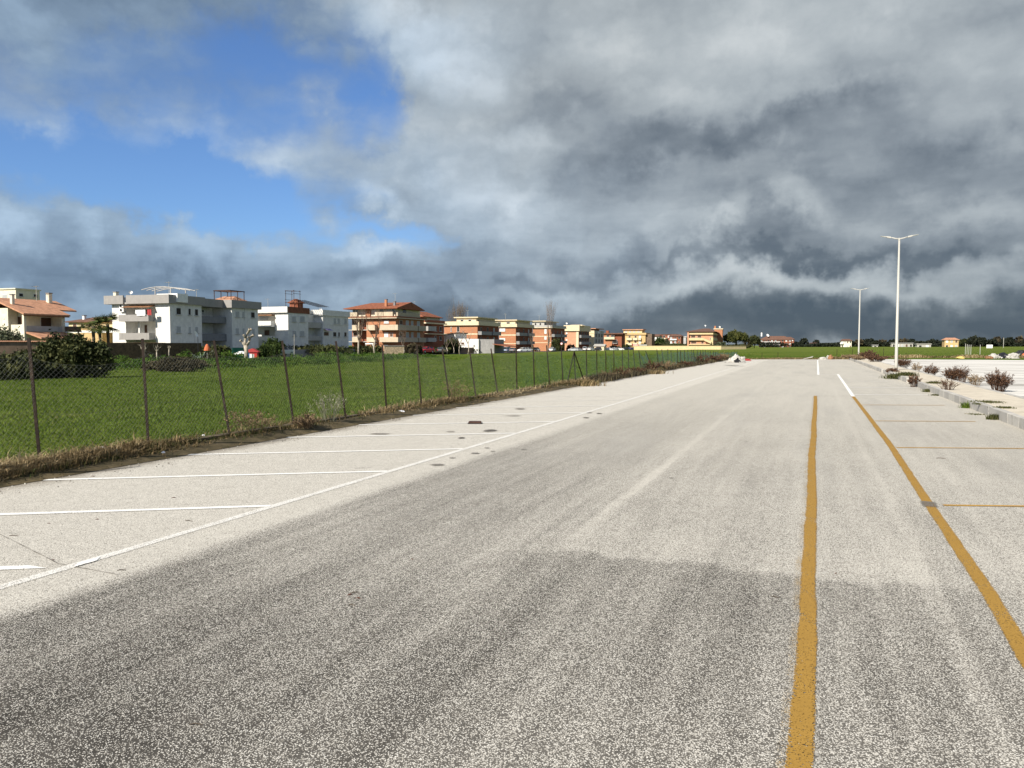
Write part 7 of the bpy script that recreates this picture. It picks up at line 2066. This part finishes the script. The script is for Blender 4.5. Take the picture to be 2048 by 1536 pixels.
Geo().prism([(-0.35, 0.0), (0.35, 0.0), (0.28, 0.25), (-0.1, 0.33), (-0.3, 0.22)], 'y', -0.62, -0.3).obj('dark_hollow', 'black_plastic', e)
crumple('rubbish_bag', 'grey-green rubbish sack against the right side of the tarpaulin heap', 'sack', 1484, 722.5, (0.38, 0.3, 0.5), 'concrete', 2)
crumple('rag', 'flat dark red rag right of the tarpaulin heap', 'rag', 1493, 721.5, (0.5, 0.3, 0.22), 'red_cloth', 3)
crumple('white_sack', 'big white sack lying at the end of the car park', 'sack', 1646, 719, (0.5, 0.4, 0.30), 'dirty_white', 4)
crumple('white_sack', 'small upright white sack next to the big one', 'sack', 1656, 718.5, (0.22, 0.2, 0.48), 'dirty_white', 5)
crumple('rubbish_bag', 'dark bundle of twigs beside the white sacks', 'sack', 1661, 718.8, (0.3, 0.3, 0.55), 'wood', 6)
p = ground(1616, 719); Geo().add([(-0.6, -0.1, 0), (0.5, -0.1, 0.28), (0.6, 0.1, 0.36), (-0.5, 0.15, 0.05), (-0.6, -0.1, -0.03), (0.5, -0.1, 0.22), (0.6, 0.1, 0.30), (-0.5, 0.15, 0.0)], [(0, 1, 2, 3), (7, 6, 5, 4), (0, 4, 5, 1), (1, 5, 6, 2), (2, 6, 7, 3), (3, 7, 4, 0)]).obj('plank', 'concrete', None, (p.x, p.y, 0.05), label='grey plank tilted on the verge left of the white sacks', cat='plank')
crumple('yellow_sack', 'yellow sack lying below the pale stakes', 'sack', 1921, 717, (0.5, 0.35, 0.26), 'yellow_sack', 7)
for i, (u, v, sz, mt, lb, ct) in enumerate(((1986, 717, (0.55, 0.4, 0.62), 'concrete', 'grey sack at the left of the dumped heap', 'sack'), (1978, 717.5, (0.45, 0.4, 0.35), 'wood', 'brown cardboard lump left of the grey sack', 'cardboard'), (1996, 716.8, (0.5, 0.4, 0.5), 'dirty_white', 'white sheet of rubbish in the middle of the heap', 'sheet'), (2004, 716.8, (0.9, 0.5, 0.75), 'black_plastic', 'large shiny black bag in the dumped heap', 'bag'), (2017, 717, (0.32, 0.3, 0.4), 'dirty_white', 'pale white bag right of the black one', 'bag'), (2026, 717, (0.7, 0.5, 0.75), 'concrete', 'pale grey crumpled sack right end of the heap', 'sack'), (2044, 711.5, (1.1, 0.5, 0.9), 'black_plastic', 'dark bag cut by the right edge of the picture', 'bag'), (2049, 713.5, (0.4, 0.3, 0.5), 'orange_cloth', 'orange sack at the right edge of the picture', 'sack'))):
    crumple('rubbish_bag', lb, ct, u, v, sz, mt, 20 + i, group='rubbish dumped on the second car park')
bush('shrub', 'low bright green bush behind the dumped rubbish', 2028, 2056, 704, 152, 'leaf_green', 1800, 0.14, 201, 4, z=0.0)
crumple('paper_scrap', 'crumpled white paper on the verge by the sixth post', 'litter', 802, 830, (0.09, 0.07, 0.13), 'white_cloth', 8, z=0.0)
crumple('paper_scrap', 'white scrap in the dry grass by the second post', 'litter', 327, 906, (0.025, 0.02, 0.03), 'white_cloth', 9, z=0.08)
crumple('paper_scrap', 'tiny white scrap in the dry grass by the third post', 'litter', 407, 872, (0.025, 0.02, 0.03), 'white_cloth', 10, z=0.15)
pos_ = ground(272, 740, -0.3); crumple('paper_scrap', 'white bag caught on the bank right of the thicket', 'litter', 271, 738, (0.14, 0.1, 0.25), 'white_cloth', 11, z=-0.3)
p = ground(215, 905, 0.1); crumple('rock', 'pale stone half buried in the verge at the second post', 'stone', 203, 907, (0.20, 0.10, 0.10), 'kerb_concrete', 12, z=0.06)
# the rusty box on the paving
p = ground(950, 847)
e = empty('gully_cover', (p.x, p.y, 0.0), YAW, label='small rusty iron lid standing open on the left bays', cat='iron lid')
Geo().box(-0.14, 0.14, -0.10, 0.10, 0.004, 0.05).obj('lid', 'dark_rust', e, bevel=0.01)
Geo().box(-0.16, 0.16, -0.115, 0.115, 0.0, 0.012).obj('rim', 'rubber', e)
# twigs and dead leaves lying about
TW = [(709, 1186, 'twig', 'long dark twig of the small cluster in the middle of the lane'), (716, 1197, 'leaf', 'curled dark leaf in the cluster in the middle of the lane'), (700, 1190, 'leaf', 'tiny dark leaf left of the cluster in the lane'),
      (705, 1211, 'twig', 'thin bent twig just below the cluster in the lane'), (824, 1119, 'leaf', 'single dark leaf right of and beyond the cluster in the lane'), (392, 1450, 'twig', 'dark twig alone at the bottom left of the lane'),
      (243, 1141, 'twig', 'dark twig just outside the long white line, nearest the camera'), (106, 1120, 'leaf', 'reddish dark leaf between the short bay line and the long white line'), (194, 1039, 'leaf', 'dark leaf just below the second bay line'),
      (98, 1047, 'leaf', 'small leaf left of the dark leaf below the second bay line'), (347, 996, 'leaf', 'flat leaf above the gap in the second bay line'), (186, 953, 'leaf', 'dark leaf above the third bay line near the verge'),
      (28, 1072, 'twig', 'thin pale twig in the nearest left bay'), (378, 1042, 'twig', 'long thin grass stalk by the long white line'), (1550, 1195, 'twig', 'dark twig left of the middle yellow line'),
      (1672, 1147, 'leaf', 'dark leaf right of the middle yellow line'), (1882, 917, 'twig', 'flat dark twig in the second yellow bay on the right')]
tm = {}
g = Geo().tube([(-0.05, 0, 0.006), (-0.01, 0.006, 0.012), (0.05, -0.012, 0.006)], [0.004, 0.006, 0.003], 5)
me = bpy.data.meshes.new('twig'); me.from_pydata(g.v, [], g.f); bm_fix(me); me.materials.append(MATS['bark']); tm['twig'] = me
g = Geo().add([(-0.035, -0.004, 0.004), (0.0, -0.014, 0.014), (0.035, 0.002, 0.006), (0.0, 0.016, 0.012), (-0.035, -0.004, 0.001), (0.0, -0.014, 0.010), (0.035, 0.002, 0.003), (0.0, 0.016, 0.008)], [(0, 1, 2, 3), (7, 6, 5, 4), (0, 4, 5, 1), (1, 5, 6, 2), (2, 6, 7, 3), (3, 7, 4, 0)])
me = bpy.data.meshes.new('dead_leaf'); me.from_pydata(g.v, [], g.f); bm_fix(me); me.materials.append(MATS['rust_metal']); tm['leaf'] = me
for i, (u, v, kind_, lb) in enumerate(TW):
    p = ground(u, v)
    r = random.Random(i)
    o = link('twig' if kind_ == 'twig' else 'dead_leaf', tm[kind_], None, (p.x, p.y, 0.0), (0, 0, r.uniform(-0.7, 0.7) + YAW), label=lb, cat=kind_, group='dead leaves and twigs on the paving')
    sc_ = r.uniform(0.45, 0.65) * (1.0 if v > 1000 else 1.5)
    o.scale = (sc_ * (1.6 if v < 1100 and kind_ == 'twig' else 1), sc_, sc_)

# loose grit: small stones washed along the verge and strewn over the lane
ng = 1500
rg = np.random.default_rng(77)
gy_ = 3.2 + 26 * rg.uniform(0, 1, ng) ** 2.0
gx_ = np.where(rg.uniform(0, 1, ng) < 0.62, VERGE_X + np.abs(rg.normal(0, 0.35, ng)) + 0.05, rg.uniform(-9.2, 4.0, ng))
gs_ = rg.uniform(0.004, 0.012, ng) * np.where(gx_ < -8.6, 1.4, 0.8)
base_ = np.array([(1, 0, 0), (-0.5, 0.86, 0), (-0.5, -0.86, 0), (0.1, 0.1, 0.9)])
Vg = (np.stack([gx_, gy_, np.full(ng, 0.001)], -1)[:, None, :] + base_[None] * gs_[:, None, None] * rg.uniform(0.6, 1.3, (ng, 4, 1)))
Fg = np.arange(ng)[:, None, None] * 4 + np.array([[0, 1, 3], [1, 2, 3], [2, 0, 3]])[None]
me = poly_mesh('grit', Vg.reshape(-1, 3), Fg.reshape(-1, 3), 'grit_stone', attrs={'tint': np.repeat(rg.uniform(0, 1, ng), 4)})
link('grit', me, kind='stuff', label='small loose stones washed along the verge and over the paving')
